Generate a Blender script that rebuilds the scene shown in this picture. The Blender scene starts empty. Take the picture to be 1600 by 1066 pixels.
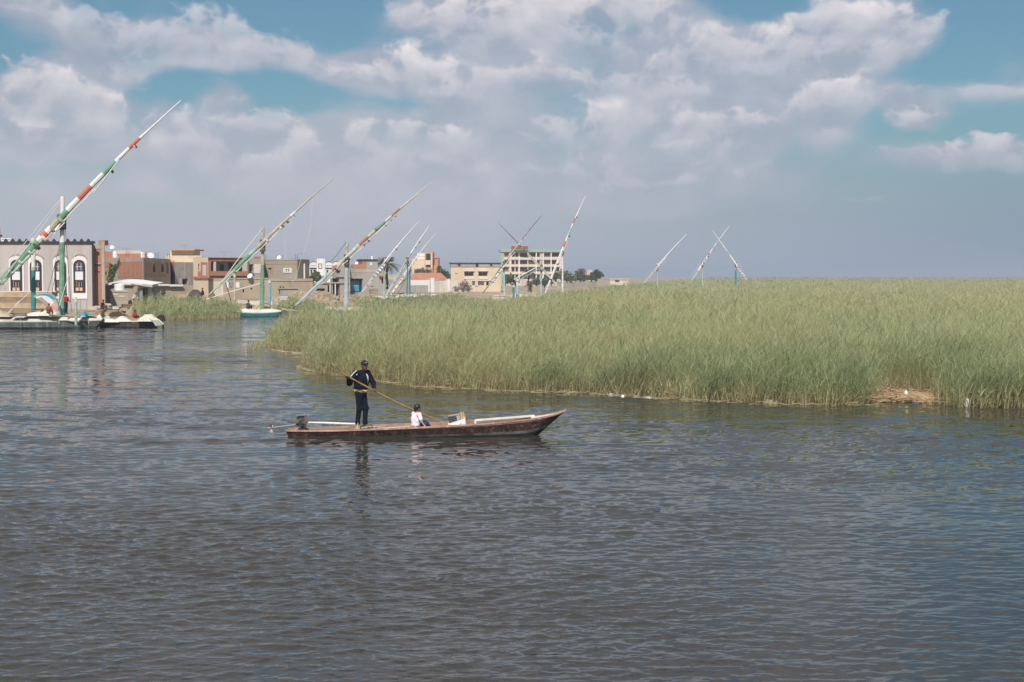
import bpy, math, random
import numpy as np
from mathutils import Vector
R = math.radians
random.seed(7); rng = np.random.default_rng(7)
SC = bpy.context.scene
COL = SC.collection

# ------------------------------------------------------------------ camera
CAMH = 4.1
FPX = 2222.2            # focal length in pixels of the 1600 px wide photograph (50 mm)
HOR = 431.0             # row of the horizon
TH = math.atan((533 - HOR) / FPX)
cam_d = bpy.data.cameras.new('camera'); cam_d.lens = 50; cam_d.sensor_width = 36
cam_d.clip_start = 0.1; cam_d.clip_end = 20000
cam = bpy.data.objects.new('camera', cam_d); COL.objects.link(cam)
cam.location = (0, 0, CAMH); cam.rotation_euler = (math.pi/2 - TH, 0, 0)
SC.camera = cam

def ray(px, py):
    x = (px - 800) / FPX; y = -(py - 533) / FPX
    return Vector((x, math.cos(TH) + y*math.sin(TH), -math.sin(TH) + y*math.cos(TH)))
def at(px, py, Y):
    d = ray(px, py); t = Y / d.y
    return Vector((d.x*t, Y, CAMH + d.z*t))
def gnd(px, py, z=0.0):
    d = ray(px, py); t = (z - CAMH) / d.z
    return Vector((d.x*t, d.y*t, z))
def wx(px, Y):
    return (px - 800) / FPX * Y            # world x of a column at depth Y (near the horizon rows)
def wz(py, Y):
    return at(800, py, Y).z

# ------------------------------------------------------------------ materials
MATS = {}
def nt_new(name):
    m = bpy.data.materials.new(name); m.use_nodes = True
    nt = m.node_tree; nt.nodes.clear()
    out = nt.nodes.new('ShaderNodeOutputMaterial')
    return m, nt, out
def N(nt, t, **kw):
    n = nt.nodes.new(t)
    for k, v in kw.items():
        if hasattr(n, k): setattr(n, k, v)
        else: n.inputs[k.replace('_', ' ')].default_value = v
    return n
def L(nt, a, b): nt.links.new(a, b)
def c4(c): return (c[0], c[1], c[2], 1)
def srgb(r, g, b):
    f = lambda v: ((v/255 + .055)/1.055)**2.4 if v > 10 else v/255/12.92
    return (f(r), f(g), f(b))
def mat(name, c=None, c2=None, scale=1.0, rough=.8, bump=0.0, detail=5, streak=False, metal=0.0, stain=0.0, lo=.35, hi=.65, speck=None):
    """weathered surface: two colours mixed by noise, optional vertical streaks and dark stains"""
    if name in MATS: return MATS[name]
    m, nt, out = nt_new(name)
    b = N(nt, 'ShaderNodeBsdfPrincipled'); b.inputs['Roughness'].default_value = rough; b.inputs['Metallic'].default_value = metal
    if rough >= .75: b.inputs['Specular IOR Level'].default_value = .18
    L(nt, b.outputs[0], out.inputs[0])
    tc = N(nt, 'ShaderNodeTexCoord')
    mp = N(nt, 'ShaderNodeMapping'); L(nt, tc.outputs['Object'], mp.inputs[0])
    if streak: mp.inputs['Scale'].default_value = (1, 1, .22)
    n1 = N(nt, 'ShaderNodeTexNoise', Scale=scale, Detail=detail); n1.inputs['Roughness'].default_value = .62
    L(nt, mp.outputs[0], n1.inputs['Vector'])
    r = N(nt, 'ShaderNodeValToRGB'); r.color_ramp.elements[0].position = lo; r.color_ramp.elements[1].position = hi
    c2 = c2 or tuple(v*.78 for v in c)
    r.color_ramp.elements[0].color = c4(c2); r.color_ramp.elements[1].color = c4(c)
    L(nt, n1.outputs['Fac'], r.inputs[0]); col = r.outputs[0]
    if stain or speck:
        n2 = N(nt, 'ShaderNodeTexNoise', Scale=scale*3.7, Detail=6); n2.inputs['Roughness'].default_value = .7
        L(nt, mp.outputs[0], n2.inputs['Vector'])
        r2 = N(nt, 'ShaderNodeValToRGB'); r2.color_ramp.elements[0].position = .52; r2.color_ramp.elements[1].position = .7
        mx = N(nt, 'ShaderNodeMixRGB'); mx.inputs[2].default_value = c4(speck or tuple(v*.45 for v in c))
        ml = N(nt, 'ShaderNodeMath', operation='MULTIPLY'); ml.inputs[1].default_value = stain or .8
        L(nt, n2.outputs['Fac'], r2.inputs[0]); L(nt, r2.outputs[0], ml.inputs[0]); L(nt, ml.outputs[0], mx.inputs[0])
        L(nt, col, mx.inputs[1]); col = mx.outputs[0]
    L(nt, col, b.inputs['Base Color'])
    if bump:
        bp = N(nt, 'ShaderNodeBump'); bp.inputs['Strength'].default_value = bump; bp.inputs['Distance'].default_value = .05
        L(nt, n1.outputs['Fac'], bp.inputs['Height']); L(nt, bp.outputs[0], b.inputs['Normal'])
    MATS[name] = m
    return m
def brick(name, c, c2, mortar, scale=1.0):
    if name in MATS: return MATS[name]
    m, nt, out = nt_new(name)
    b = N(nt, 'ShaderNodeBsdfPrincipled'); b.inputs['Roughness'].default_value = .9; L(nt, b.outputs[0], out.inputs[0])
    tc = N(nt, 'ShaderNodeTexCoord'); sp = N(nt, 'ShaderNodeSeparateXYZ'); L(nt, tc.outputs['Object'], sp.inputs[0])
    ad = N(nt, 'ShaderNodeMath', operation='ADD'); L(nt, sp.outputs[0], ad.inputs[0]); L(nt, sp.outputs[1], ad.inputs[1])
    cb = N(nt, 'ShaderNodeCombineXYZ'); L(nt, ad.outputs[0], cb.inputs[0]); L(nt, sp.outputs[2], cb.inputs[1])
    bt = N(nt, 'ShaderNodeTexBrick'); bt.inputs['Color1'].default_value = c4(c); bt.inputs['Color2'].default_value = c4(c2)
    bt.inputs['Mortar'].default_value = c4(mortar); bt.inputs['Scale'].default_value = scale
    bt.inputs['Brick Width'].default_value = .25; bt.inputs['Row Height'].default_value = .13; bt.inputs['Mortar Size'].default_value = .012
    L(nt, cb.outputs[0], bt.inputs['Vector'])
    n1 = N(nt, 'ShaderNodeTexNoise', Scale=.8, Detail=7); n1.inputs['Roughness'].default_value = .7; L(nt, tc.outputs['Object'], n1.inputs['Vector'])
    r = N(nt, 'ShaderNodeValToRGB'); r.color_ramp.elements[0].position = .55; r.color_ramp.elements[1].position = .80
    L(nt, n1.outputs['Fac'], r.inputs[0])
    mx = N(nt, 'ShaderNodeMixRGB'); mx.inputs[2].default_value = c4(mortar); L(nt, r.outputs[0], mx.inputs[0]); L(nt, bt.outputs[0], mx.inputs[1])
    L(nt, mx.outputs[0], b.inputs['Base Color'])
    MATS[name] = m
    return m

# ------------------------------------------------------------------ objects
def tag(o, label=None, cat=None, group=None, kind=None):
    if label: o['label'] = label
    if cat: o['category'] = cat
    if group: o['group'] = group
    if kind: o['kind'] = kind
    return o
def thing(name, loc, label, cat, group=None):
    o = bpy.data.objects.new(name, None); COL.objects.link(o); o.location = loc; o.empty_display_size = .3
    return tag(o, label, cat, group)
def world_loc(o):
    p = Vector(o.location)
    while o.parent: o = o.parent; p += Vector(o.location)
    return p
class MB:
    def __init__(s): s.v = []; s.f = []; s.m = []; s.mi = 0
    def quad(s, *p):
        i = len(s.v); s.v += [tuple(q) for q in p]; s.f.append(tuple(range(i, i+len(p)))); s.m.append(s.mi); return s
    def raw(s, vs, fs):
        i = len(s.v); s.v += [tuple(q) for q in vs]
        for f in fs: s.f.append(tuple(i+k for k in f)); s.m.append(s.mi)
        return s
    def obox(s, c, ax, ay, az):
        """box with centre c and half axes"""
        c, ax, ay, az = Vector(c), Vector(ax), Vector(ay), Vector(az)
        vs = [c + a*ax + b*ay + d*az for d in (-1, 1) for b in (-1, 1) for a in (-1, 1)]
        return s.raw(vs, [(0,2,3,1),(4,5,7,6),(0,1,5,4),(2,6,7,3),(0,4,6,2),(1,3,7,5)])
    def box(s, x0, x1, y0, y1, z0, z1):
        return s.obox(((x0+x1)/2,(y0+y1)/2,(z0+z1)/2), ((x1-x0)/2,0,0), (0,(y1-y0)/2,0), (0,0,(z1-z0)/2))
    def tube(s, pts, rad, n=8, cap=True, mids=None):
        pts = [Vector(p) for p in pts]
        if not hasattr(rad, '__len__'): rad = [rad]*len(pts)
        i0 = len(s.v); up = Vector((0,0,1))
        for k, p in enumerate(pts):
            t = (pts[min(k+1, len(pts)-1)] - pts[max(k-1, 0)]).normalized()
            a = t.cross(up)
            if a.length < .05: a = t.cross(Vector((1,0,0)))
            a.normalize(); b = a.cross(t)
            for q in range(n):
                an = 2*math.pi*q/n
                s.v.append(tuple(p + (a*math.cos(an) + b*math.sin(an))*rad[k]))
        for k in range(len(pts)-1):
            for q in range(n):
                q2 = (q+1) % n
                s.f.append((i0+k*n+q, i0+k*n+q2, i0+(k+1)*n+q2, i0+(k+1)*n+q)); s.m.append(mids[k] if mids else s.mi)
        if cap:
            s.f.append(tuple(i0+q for q in range(n))[::-1]); s.m.append(mids[0] if mids else s.mi)
            s.f.append(tuple(i0+(len(pts)-1)*n+q for q in range(n))); s.m.append(mids[-1] if mids else s.mi)
        return s
    def ball(s, c, r, n=10, m=7, jit=0.0, sd=0):
        c = Vector(c); rr = r if hasattr(r, '__len__') else (r, r, r); rd = random.Random(sd)
        vs = [c + Vector((0,0,-rr[2]))]
        for j in range(1, m):
            ph = -math.pi/2 + math.pi*j/m
            for q in range(n):
                a = 2*math.pi*q/n; k = 1 + rd.uniform(-jit, jit)
                vs.append(c + Vector((rr[0]*math.cos(a)*math.cos(ph)*k, rr[1]*math.sin(a)*math.cos(ph)*k, rr[2]*math.sin(ph)*k)))
        vs.append(c + Vector((0,0,rr[2])))
        fs = [(0, 1+(q+1)%n, 1+q) for q in range(n)]
        for j in range(m-2):
            for q in range(n):
                q2 = (q+1)%n; a = 1+j*n
                fs.append((a+q, a+q2, a+n+q2, a+n+q))
        t = len(vs)-1; a = 1+(m-2)*n
        fs += [(a+q, a+(q+1)%n, t) for q in range(n)]
        return s.raw(vs, fs)
    def prism(s, pts2, O, U, W, Nn, n0, n1):
        """polygon (u,w) in the plane O,U,W extruded along Nn from n0 to n1"""
        O, U, W, Nn = Vector(O), Vector(U), Vector(W), Vector(Nn); k = len(pts2)
        a = [O + U*u + W*w + Nn*n0 for u, w in pts2]; b = [O + U*u + W*w + Nn*n1 for u, w in pts2]
        fs = [tuple(range(k)), tuple(range(2*k-1, k-1, -1))]
        fs += [(q, k+q, k+(q+1)%k, (q+1)%k) for q in range(k)]
        return s.raw(a+b, fs)
    def build(s, name, mats, parent=None, smooth=False, base=None, **tags):
        me = bpy.data.meshes.new(name)
        o = bpy.data.objects.new(name, me); COL.objects.link(o)
        if parent:
            o.parent = parent; off = world_loc(parent)
        else:
            if base is None:
                A = np.array(s.v); base = (float(A[:,0].mean()), float(A[:,1].mean()), float(A[:,2].min()))
            o.location = base; off = Vector(base)
        me.from_pydata([(x-off.x, y-off.y, z-off.z) for x, y, z in s.v], [], s.f)
        for mm in (mats if isinstance(mats, (list, tuple)) else [mats]): me.materials.append(mm)
        if isinstance(mats, (list, tuple)): me.polygons.foreach_set('material_index', s.m)
        if smooth: me.polygons.foreach_set('use_smooth', [True]*len(me.polygons))
        me.validate(); me.update()
        return tag(o, **tags)
def np_mesh(name, V, Q, mats, parent=None, smooth=False, attr=None, base=(0,0,0)):
    """V (n,3) float array, Q (m,4) int array of quads"""
    me = bpy.data.meshes.new(name); V = np.asarray(V, np.float32) - np.array(base, np.float32)
    me.vertices.add(len(V)); me.vertices.foreach_set('co', V.ravel())
    Q = np.asarray(Q, np.int32); k = Q.shape[1]
    me.loops.add(Q.size); me.loops.foreach_set('vertex_index', Q.ravel())
    me.polygons.add(len(Q)); me.polygons.foreach_set('loop_start', np.arange(0, Q.size, k, dtype=np.int32))
    me.polygons.foreach_set('loop_total', np.full(len(Q), k, np.int32))
    if smooth: me.polygons.foreach_set('use_smooth', np.ones(len(Q), bool))
    for mm in (mats if isinstance(mats, (list, tuple)) else [mats]): me.materials.append(mm)
    if attr is not None:
        for an, av in attr.items():
            a = me.attributes.new(an, 'FLOAT', 'POINT'); a.data.foreach_set('value', np.asarray(av, np.float32).ravel())
    me.update(calc_edges=True); me.validate()
    o = bpy.data.objects.new(name, me); COL.objects.link(o); o.location = base
    if parent: o.parent = parent
    return o

# ------------------------------------------------------------------ light and sky
SUN_EL, SUN_AZ = R(45), R(185)       # compass-style azimuth measured from +Y towards +X: behind the camera, to the left
sd_dir = Vector((math.sin(SUN_AZ)*math.cos(SUN_EL), math.cos(SUN_AZ)*math.cos(SUN_EL), math.sin(SUN_EL)))
sl = bpy.data.lights.new('sun', 'SUN'); sl.energy = 4.7; sl.angle = R(.53); sl.color = (1, .955, .89)
so = bpy.data.objects.new('sun', sl); COL.objects.link(so); so.rotation_euler = sd_dir.to_track_quat('Z', 'Y').to_euler()
so.location = (0, 0, 60)

def build_world():
    w = bpy.data.worlds.new('World'); SC.world = w; w.use_nodes = True
    nt = w.node_tree; nt.nodes.clear()
    out = nt.nodes.new('ShaderNodeOutputWorld'); bg = nt.nodes.new('ShaderNodeBackground'); L(nt, bg.outputs[0], out.inputs[0])
    sky = nt.nodes.new('ShaderNodeTexSky'); sky.sky_type = 'NISHITA'; sky.sun_disc = False
    sky.sun_elevation = SUN_EL; sky.sun_rotation = SUN_AZ; sky.air_density = 1.0; sky.dust_density = 1.4; sky.ozone_density = 2.0
    bg.inputs['Strength'].default_value = .092
    tint = N(nt, 'ShaderNodeMixRGB', blend_type='MULTIPLY'); tint.inputs[0].default_value = 1; tint.inputs[2].default_value = SKY_TINT
    L(nt, sky.outputs[0], tint.inputs[1])
    tc = N(nt, 'ShaderNodeTexCoord'); sp = N(nt, 'ShaderNodeSeparateXYZ'); L(nt, tc.outputs['Generated'], sp.inputs[0])
    def M(op, a, b=None, c=None, clamp=False):
        n = N(nt, 'ShaderNodeMath', operation=op); n.use_clamp = clamp
        for i, v in enumerate((a, b, c)):
            if v is None: continue
            if isinstance(v, (int, float)): n.inputs[i].default_value = v
            else: L(nt, v, n.inputs[i])
        return n.outputs[0]
    az = M('ARCTAN2', sp.outputs[0], sp.outputs[1])          # 0 straight ahead, + to the right
    el = M('ARCSINE', sp.outputs[2])
    P = N(nt, 'ShaderNodeCombineXYZ'); L(nt, az, P.inputs[0]); L(nt, el, P.inputs[1])
    def V(op, a, b=None, c=None):
        n = N(nt, 'ShaderNodeVectorMath', operation=op)
        for i, v in enumerate((a, b, c)):
            if v is None: continue
            if isinstance(v, tuple): n.inputs[i].default_value = v
            else: L(nt, v, n.inputs[i])
        return n
    def noise(vec, sc, det, rough=.55, off=(0,0,0), st=(1,1.25,1)):
        mp = N(nt, 'ShaderNodeMapping'); mp.inputs['Scale'].default_value = st; mp.inputs['Location'].default_value = off
        L(nt, vec, mp.inputs[0])
        n = N(nt, 'ShaderNodeTexNoise', Scale=sc, Detail=det); n.noise_dimensions = '2D'; n.inputs['Roughness'].default_value = rough
        L(nt, mp.outputs[0], n.inputs['Vector']); return n
    warp = noise(P.outputs[0], 9, 3)
    wv = V('SUBTRACT', warp.outputs['Color'], (.5,.5,.5)); wv = V('MULTIPLY', wv.outputs[0], (.034,.024,0)); PW = V('ADD', P.outputs[0], wv.outputs[0])
    # where the cloud stands: cover read row by row (rows of equal elevation) from curves over the bearing,
    # red = closeness to the nearest puff, green = how solid that puff is there, blue = veil
    A0, A1, E1, NR, NP = -.46, .46, .224, 31, 110
    azs = np.linspace(A0, A1, NP); els = np.linspace(0, E1, NR); AZ, EL = np.meshgrid(azs, els)
    best = np.full(AZ.shape, -9.); sol = np.zeros(AZ.shape); veil = np.zeros(AZ.shape)
    for px, py, rx, ry, wgt in CLOUDS:
        d = ((AZ-math.atan((px-800)/FPX))*FPX/rx)**2 + ((EL-math.atan((HOR-py)/FPX))*FPX/ry)**2; veil += wgt*np.exp(-.9*d*d)
    for px, py, rx, ry, wgt in PUFFS:
        vx = (AZ-math.atan((px-800)/FPX))*FPX/rx/1.12; vy = (EL-math.atan((HOR-py)/FPX))*FPX/ry/1.12
        q = 1-(vx*vx+vy*vy); sv = wgt*np.clip(.62+.62*vy, 0, 1); k = q*(.6+.4*wgt) > best; best = np.where(k, q*(.6+.4*wgt), best); sol = np.where(k, sv, sol)
    tabs = (np.clip((best+1.5)/2.5, 0, 1), np.clip(sol, 0, 1), np.clip(veil, 0, 1.15)/1.2)
    spw = N(nt, 'ShaderNodeSeparateXYZ'); L(nt, PW.outputs[0], spw.inputs[0])
    tt = M('MULTIPLY_ADD', spw.outputs[0], 1/(A1-A0), -A0/(A1-A0)); ej0 = M('MULTIPLY', spw.outputs[1], (NR-1)/E1)
    T3 = N(nt, 'ShaderNodeCombineXYZ'); [L(nt, tt, T3.inputs[i]) for i in range(3)]; acv = None; ej = ej0
    for j in range(NR):
        if j % 6 == 5: 
            sq = N(nt, 'ShaderNodeSeparateXYZ'); L(nt, acv, sq.inputs[0]); ej = M('MULTIPLY_ADD', sq.outputs[0], 1e-7, ej0)
        wj = M('SUBTRACT', 1.0, M('ABSOLUTE', M('SUBTRACT', ej, float(j))), clamp=True)
        cn = N(nt, 'ShaderNodeRGBCurve'); mp_ = cn.mapping
        for ch in range(3):
            cv = mp_.curves[ch]; yv = tabs[ch][j]; keep = [0] + [i for i in range(1, NP-1) if not (abs(yv[i]-yv[i-1]) < 1e-5 and abs(yv[i+1]-yv[i]) < 1e-5)] + [NP-1]
            cv.points[0].location = (0, yv[0]); cv.points[1].location = (1, yv[-1])
            for i in keep[1:-1]: cv.points.new(i/(NP-1), float(yv[i]))
            for p_ in cv.points: p_.handle_type = 'VECTOR'
        mp_.update(); L(nt, T3.outputs[0], cn.inputs['Color'])
        wv3 = N(nt, 'ShaderNodeCombineXYZ'); [L(nt, wj, wv3.inputs[i]) for i in range(3)]
        acv = V('MULTIPLY', cn.outputs[0], wv3.outputs[0]).outputs[0] if acv is None else V('MULTIPLY_ADD', cn.outputs[0], wv3.outputs[0], acv).outputs[0]
    sac = N(nt, 'ShaderNodeSeparateXYZ'); L(nt, acv, sac.inputs[0])
    acc = M('MULTIPLY', sac.outputs[2], 1.2); near = M('MULTIPLY_ADD', sac.outputs[0], 2.5, -1.5); solid = sac.outputs[1]
    # clouds over the rest of the dome, above what the photograph shows
    gen = noise(P.outputs[0], 3.2, 4, off=(1.7,.4,0))
    up = N(nt, 'ShaderNodeMapRange'); up.interpolation_type = 'SMOOTHSTEP'; up.inputs[1].default_value = .20; up.inputs[2].default_value = .34
    L(nt, el, up.inputs[0])
    side = M('ABSOLUTE', az); sm = N(nt, 'ShaderNodeMapRange'); sm.inputs[1].default_value = .40; sm.inputs[2].default_value = .6; L(nt, side, sm.inputs[0])
    wide = M('MAXIMUM', up.outputs[0], sm.outputs[0])
    # a blue gap high on the right
    hv = V('MULTIPLY', V('SUBTRACT', P.outputs[0], (.42,.26,0)).outputs[0], (1/.15, 1/.08, 0)); hole = M('EXPONENT', M('MULTIPLY', V('DOT_PRODUCT', hv.outputs[0], hv.outputs[0]).outputs['Value'], -1.0))
    genv = M('MULTIPLY', M('ADD', M('MULTIPLY_ADD', gen.outputs['Fac'], 3.2, -.55), M('MULTIPLY', hole, -1.6)), wide)
    acc = M('ADD', acc, M('MAXIMUM', genv, 0.0))
    n1 = noise(PW.outputs[0], 30, 6, .50); n2 = noise(V('ADD', PW.outputs[0], (-.003,.008,0)).outputs[0], 30, 6, .50)
    # soft mauve veil behind
    nv = noise(PW.outputs[0], 11, 5, .5)
    dens = M('MULTIPLY_ADD', M('SUBTRACT', nv.outputs['Fac'], .5), 2.2, M('MINIMUM', acc, 1.15))
    al = N(nt, 'ShaderNodeMapRange'); al.interpolation_type = 'SMOOTHSTEP'; al.inputs[1].default_value = .15; al.inputs[2].default_value = 1.05; al.inputs[4].default_value = .74
    L(nt, dens, al.inputs[0])
    vt = N(nt, 'ShaderNodeMapRange'); vt.inputs[1].default_value = .3; vt.inputs[2].default_value = .7; L(nt, n1.outputs['Fac'], vt.inputs[0])
    vc = N(nt, 'ShaderNodeMixRGB'); vc.inputs[1].default_value = c4(tuple(v*10 for v in CL_DARK)); vc.inputs[2].default_value = c4(tuple(v*10 for v in CL_MID)); L(nt, vt.outputs[0], vc.inputs[0])
    vu = N(nt, 'ShaderNodeMixRGB'); vu.inputs[2].default_value = c4(tuple(v*10 for v in srgb(178, 175, 177))); L(nt, wide, vu.inputs[0]); L(nt, vc.outputs[0], vu.inputs[1]); vc = vu
    alw = M('MULTIPLY', al.outputs[0], M('MULTIPLY_ADD', wide, .32, 1.0), clamp=True)
    mx0 = N(nt, 'ShaderNodeMixRGB'); L(nt, alw, mx0.inputs[0]); L(nt, tint.outputs[0], mx0.inputs[1]); L(nt, vc.outputs[0], mx0.inputs[2])
    # heaped white puffs in front: ragged round tops, bases that melt away
    mpv = N(nt, 'ShaderNodeMapping'); mpv.inputs['Scale'].default_value = (1,1.3,1); L(nt, PW.outputs[0], mpv.inputs[0])
    bn = N(nt, 'ShaderNodeTexNoise', Scale=44, Detail=2); bn.noise_dimensions = '2D'; L(nt, mpv.outputs[0], bn.inputs['Vector'])
    bub = M('SUBTRACT', .17, M('MULTIPLY', M('ABSOLUTE', M('SUBTRACT', bn.outputs['Fac'], .5)), 2.2))
    edge = M('MULTIPLY_ADD', bub, 1.3, M('MULTIPLY', M('SUBTRACT', n1.outputs['Fac'], .5), 2.9))
    sm_ = N(nt, 'ShaderNodeMapRange'); sm_.interpolation_type = 'SMOOTHSTEP'; sm_.inputs[1].default_value = -.1; sm_.inputs[2].default_value = .75; L(nt, M('ADD', edge, near), sm_.inputs[0])
    pa = M('MULTIPLY', sm_.outputs[0], solid)
    rel = M('MULTIPLY', M('SUBTRACT', n1.outputs['Fac'], n2.outputs['Fac']), 1.9)
    br = M('ADD', M('MULTIPLY_ADD', bub, .35, rel), M('MULTIPLY_ADD', pa, .45, .17), clamp=True)
    cr = N(nt, 'ShaderNodeMixRGB'); cr.inputs[1].default_value = c4(tuple(v*10 for v in CL_MID)); cr.inputs[2].default_value = c4(tuple(v*10 for v in CL_LITE)); L(nt, br, cr.inputs[0])
    mx = N(nt, 'ShaderNodeMixRGB'); L(nt, M('MULTIPLY', pa, .97), mx.inputs[0]); L(nt, mx0.outputs[0], mx.inputs[1]); L(nt, cr.outputs[0], mx.inputs[2])
    # moist air low over the lake
    hz = N(nt, 'ShaderNodeMapRange'); hz.interpolation_type = 'SMOOTHSTEP'; hz.inputs[1].default_value = .135; hz.inputs[2].default_value = .0
    hz.inputs[3].default_value = 0.0; hz.inputs[4].default_value = .93; L(nt, el, hz.inputs[0])
    hr = N(nt, 'ShaderNodeMapRange'); hr.inputs[1].default_value = -.08; hr.inputs[2].default_value = .36; L(nt, az, hr.inputs[0])
    hc = N(nt, 'ShaderNodeMixRGB'); hc.inputs[1].default_value = c4(tuple(v*10 for v in HZ_L)); hc.inputs[2].default_value = c4(tuple(v*10 for v in HZ_R)); L(nt, hr.outputs[0], hc.inputs[0])
    fin = N(nt, 'ShaderNodeMixRGB'); L(nt, hz.outputs[0], fin.inputs[0]); L(nt, mx.outputs[0], fin.inputs[1]); L(nt, hc.outputs[0], fin.inputs[2])
    L(nt, fin.outputs[0], bg.inputs[0])
    w.cycles.sampling_method = 'MANUAL'; w.cycles.sample_map_resolution = 512

SKY_TINT = (.52, .72, .74, 1)
CL_DARK = srgb(172, 174, 189); CL_MID = srgb(196, 194, 204); CL_LITE = srgb(238, 232, 233)
HZ_L = srgb(194, 194, 206); HZ_R = srgb(136, 155, 176)
CLOUDS = [ # x, y, radius x, radius y (photograph pixels), weight
 (52,28,52,26,.9),(150,70,110,34,.55),(300,72,130,36,.75),(400,95,100,28,.6),(462,85,42,30,.65),(215,115,150,18,.6),
 (75,165,95,42,.95),(60,215,110,36,.9),(190,180,90,36,.8),(190,135,70,18,.6),(360,168,52,22,.62),
 (260,225,130,45,.9),(400,235,120,42,.95),(478,228,48,34,.6),(330,290,250,30,.55),(110,250,140,16,.5),
 (620,118,120,38,1.1),(760,130,110,30,.9),(555,120,60,22,.5),(690,215,170,46,1.05),(600,220,80,36,.7),(850,190,190,60,1.0),(640,270,260,36,.9),
 (900,262,230,46,1.0),(1080,225,180,60,.9),(820,40,240,52,1.3),(690,18,80,36,.8),(1010,40,120,42,1.0),(1000,130,210,62,1.1),
 (1240,95,190,52,1.2),(1350,45,120,46,1.2),(1120,165,180,50,.8),(1310,165,75,30,.7),(1400,155,90,18,.5),(1230,110,90,60,.5),
 (1446,198,42,24,1.0),(1540,262,120,26,1.15),(1560,165,60,14,.45),(1440,262,100,18,.5),(1295,222,34,18,.5),(1240,285,40,14,.35),(1345,315,70,16,.3),
 (620,318,560,44,.62),(1050,300,260,40,.5),(-60,200,90,70,.7),(870,-60,420,80,.7),(120,-90,200,40,.6)]
PUFFS = [(50,34,40,28,.75),(112,54,50,28,.6),(190,62,62,30,.6),(262,62,72,34,.62),(335,62,60,40,.66),(398,88,52,30,.6),(457,84,36,30,.62),(230,112,90,16,.4),
 (66,158,64,40,.85),(24,186,52,32,.7),(118,172,42,30,.7),(180,180,27,18,.9),(205,134,52,14,.45),(52,226,74,16,.8),(130,214,60,20,.55),(362,168,42,18,.5),(232,205,60,26,.6),(300,238,72,24,.62),(289,206,16,30,.8),
 (410,204,60,24,.62),(474,226,34,30,.95),(446,262,62,18,.6),(360,262,80,16,.5),(634,112,84,34,1.0),(560,124,54,20,.75),(722,142,62,18,.7),(692,216,42,28,.8),(622,212,50,24,.75),(560,228,34,26,.9),(664,250,70,18,.6),(610,262,80,14,.5),
 (832,118,48,18,.9),(764,126,40,18,.7),(752,26,120,44,.85),(868,36,140,50,1.0),(968,22,100,40,.85),(690,52,62,28,.7),(650,30,50,30,.6),(930,192,62,40,.85),(860,214,64,32,.7),(985,186,52,26,.7),(1068,206,52,22,.85),(1150,206,62,26,.75),(1100,240,72,16,.6),
 (900,268,92,18,.7),(1000,284,120,15,.85),(772,302,66,12,.5),(1020,150,80,26,.5),(940,140,70,30,.5),(1214,72,50,38,.95),(1290,50,72,40,.8),(1372,44,74,46,.95),(1300,84,110,34,.8),(1182,96,62,38,.75),(1112,86,62,36,.7),(1056,98,54,28,.6),
 (1312,158,52,28,.8),(1268,176,52,18,.6),(1412,150,54,13,.5),(1445,198,37,22,1.0),(1548,250,50,24,1.0),(1500,264,64,20,.9),(1596,266,54,20,.9),(1430,256,46,13,.5),(1562,166,42,11,.5),(1530,170,26,12,.4),(1294,222,22,13,.55),(1240,285,24,8,.5),(1345,314,50,9,.45),(1180,262,40,10,.4),(720,272,50,12,.5),(340,300,60,10,.35),(170,290,40,10,.3),(60,262,40,10,.35)]
build_world()
SC.view_settings.view_transform = 'Standard'; SC.view_settings.look = 'None'; SC.view_settings.exposure = 0.15; SC.view_settings.gamma = 1
SC.cycles.max_bounces = 6; SC.cycles.diffuse_bounces = 2; SC.cycles.glossy_bounces = 3; SC.cycles.transmission_bounces = 3; SC.cycles.volume_bounces = 0
SC.cycles.use_denoising = True
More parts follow.
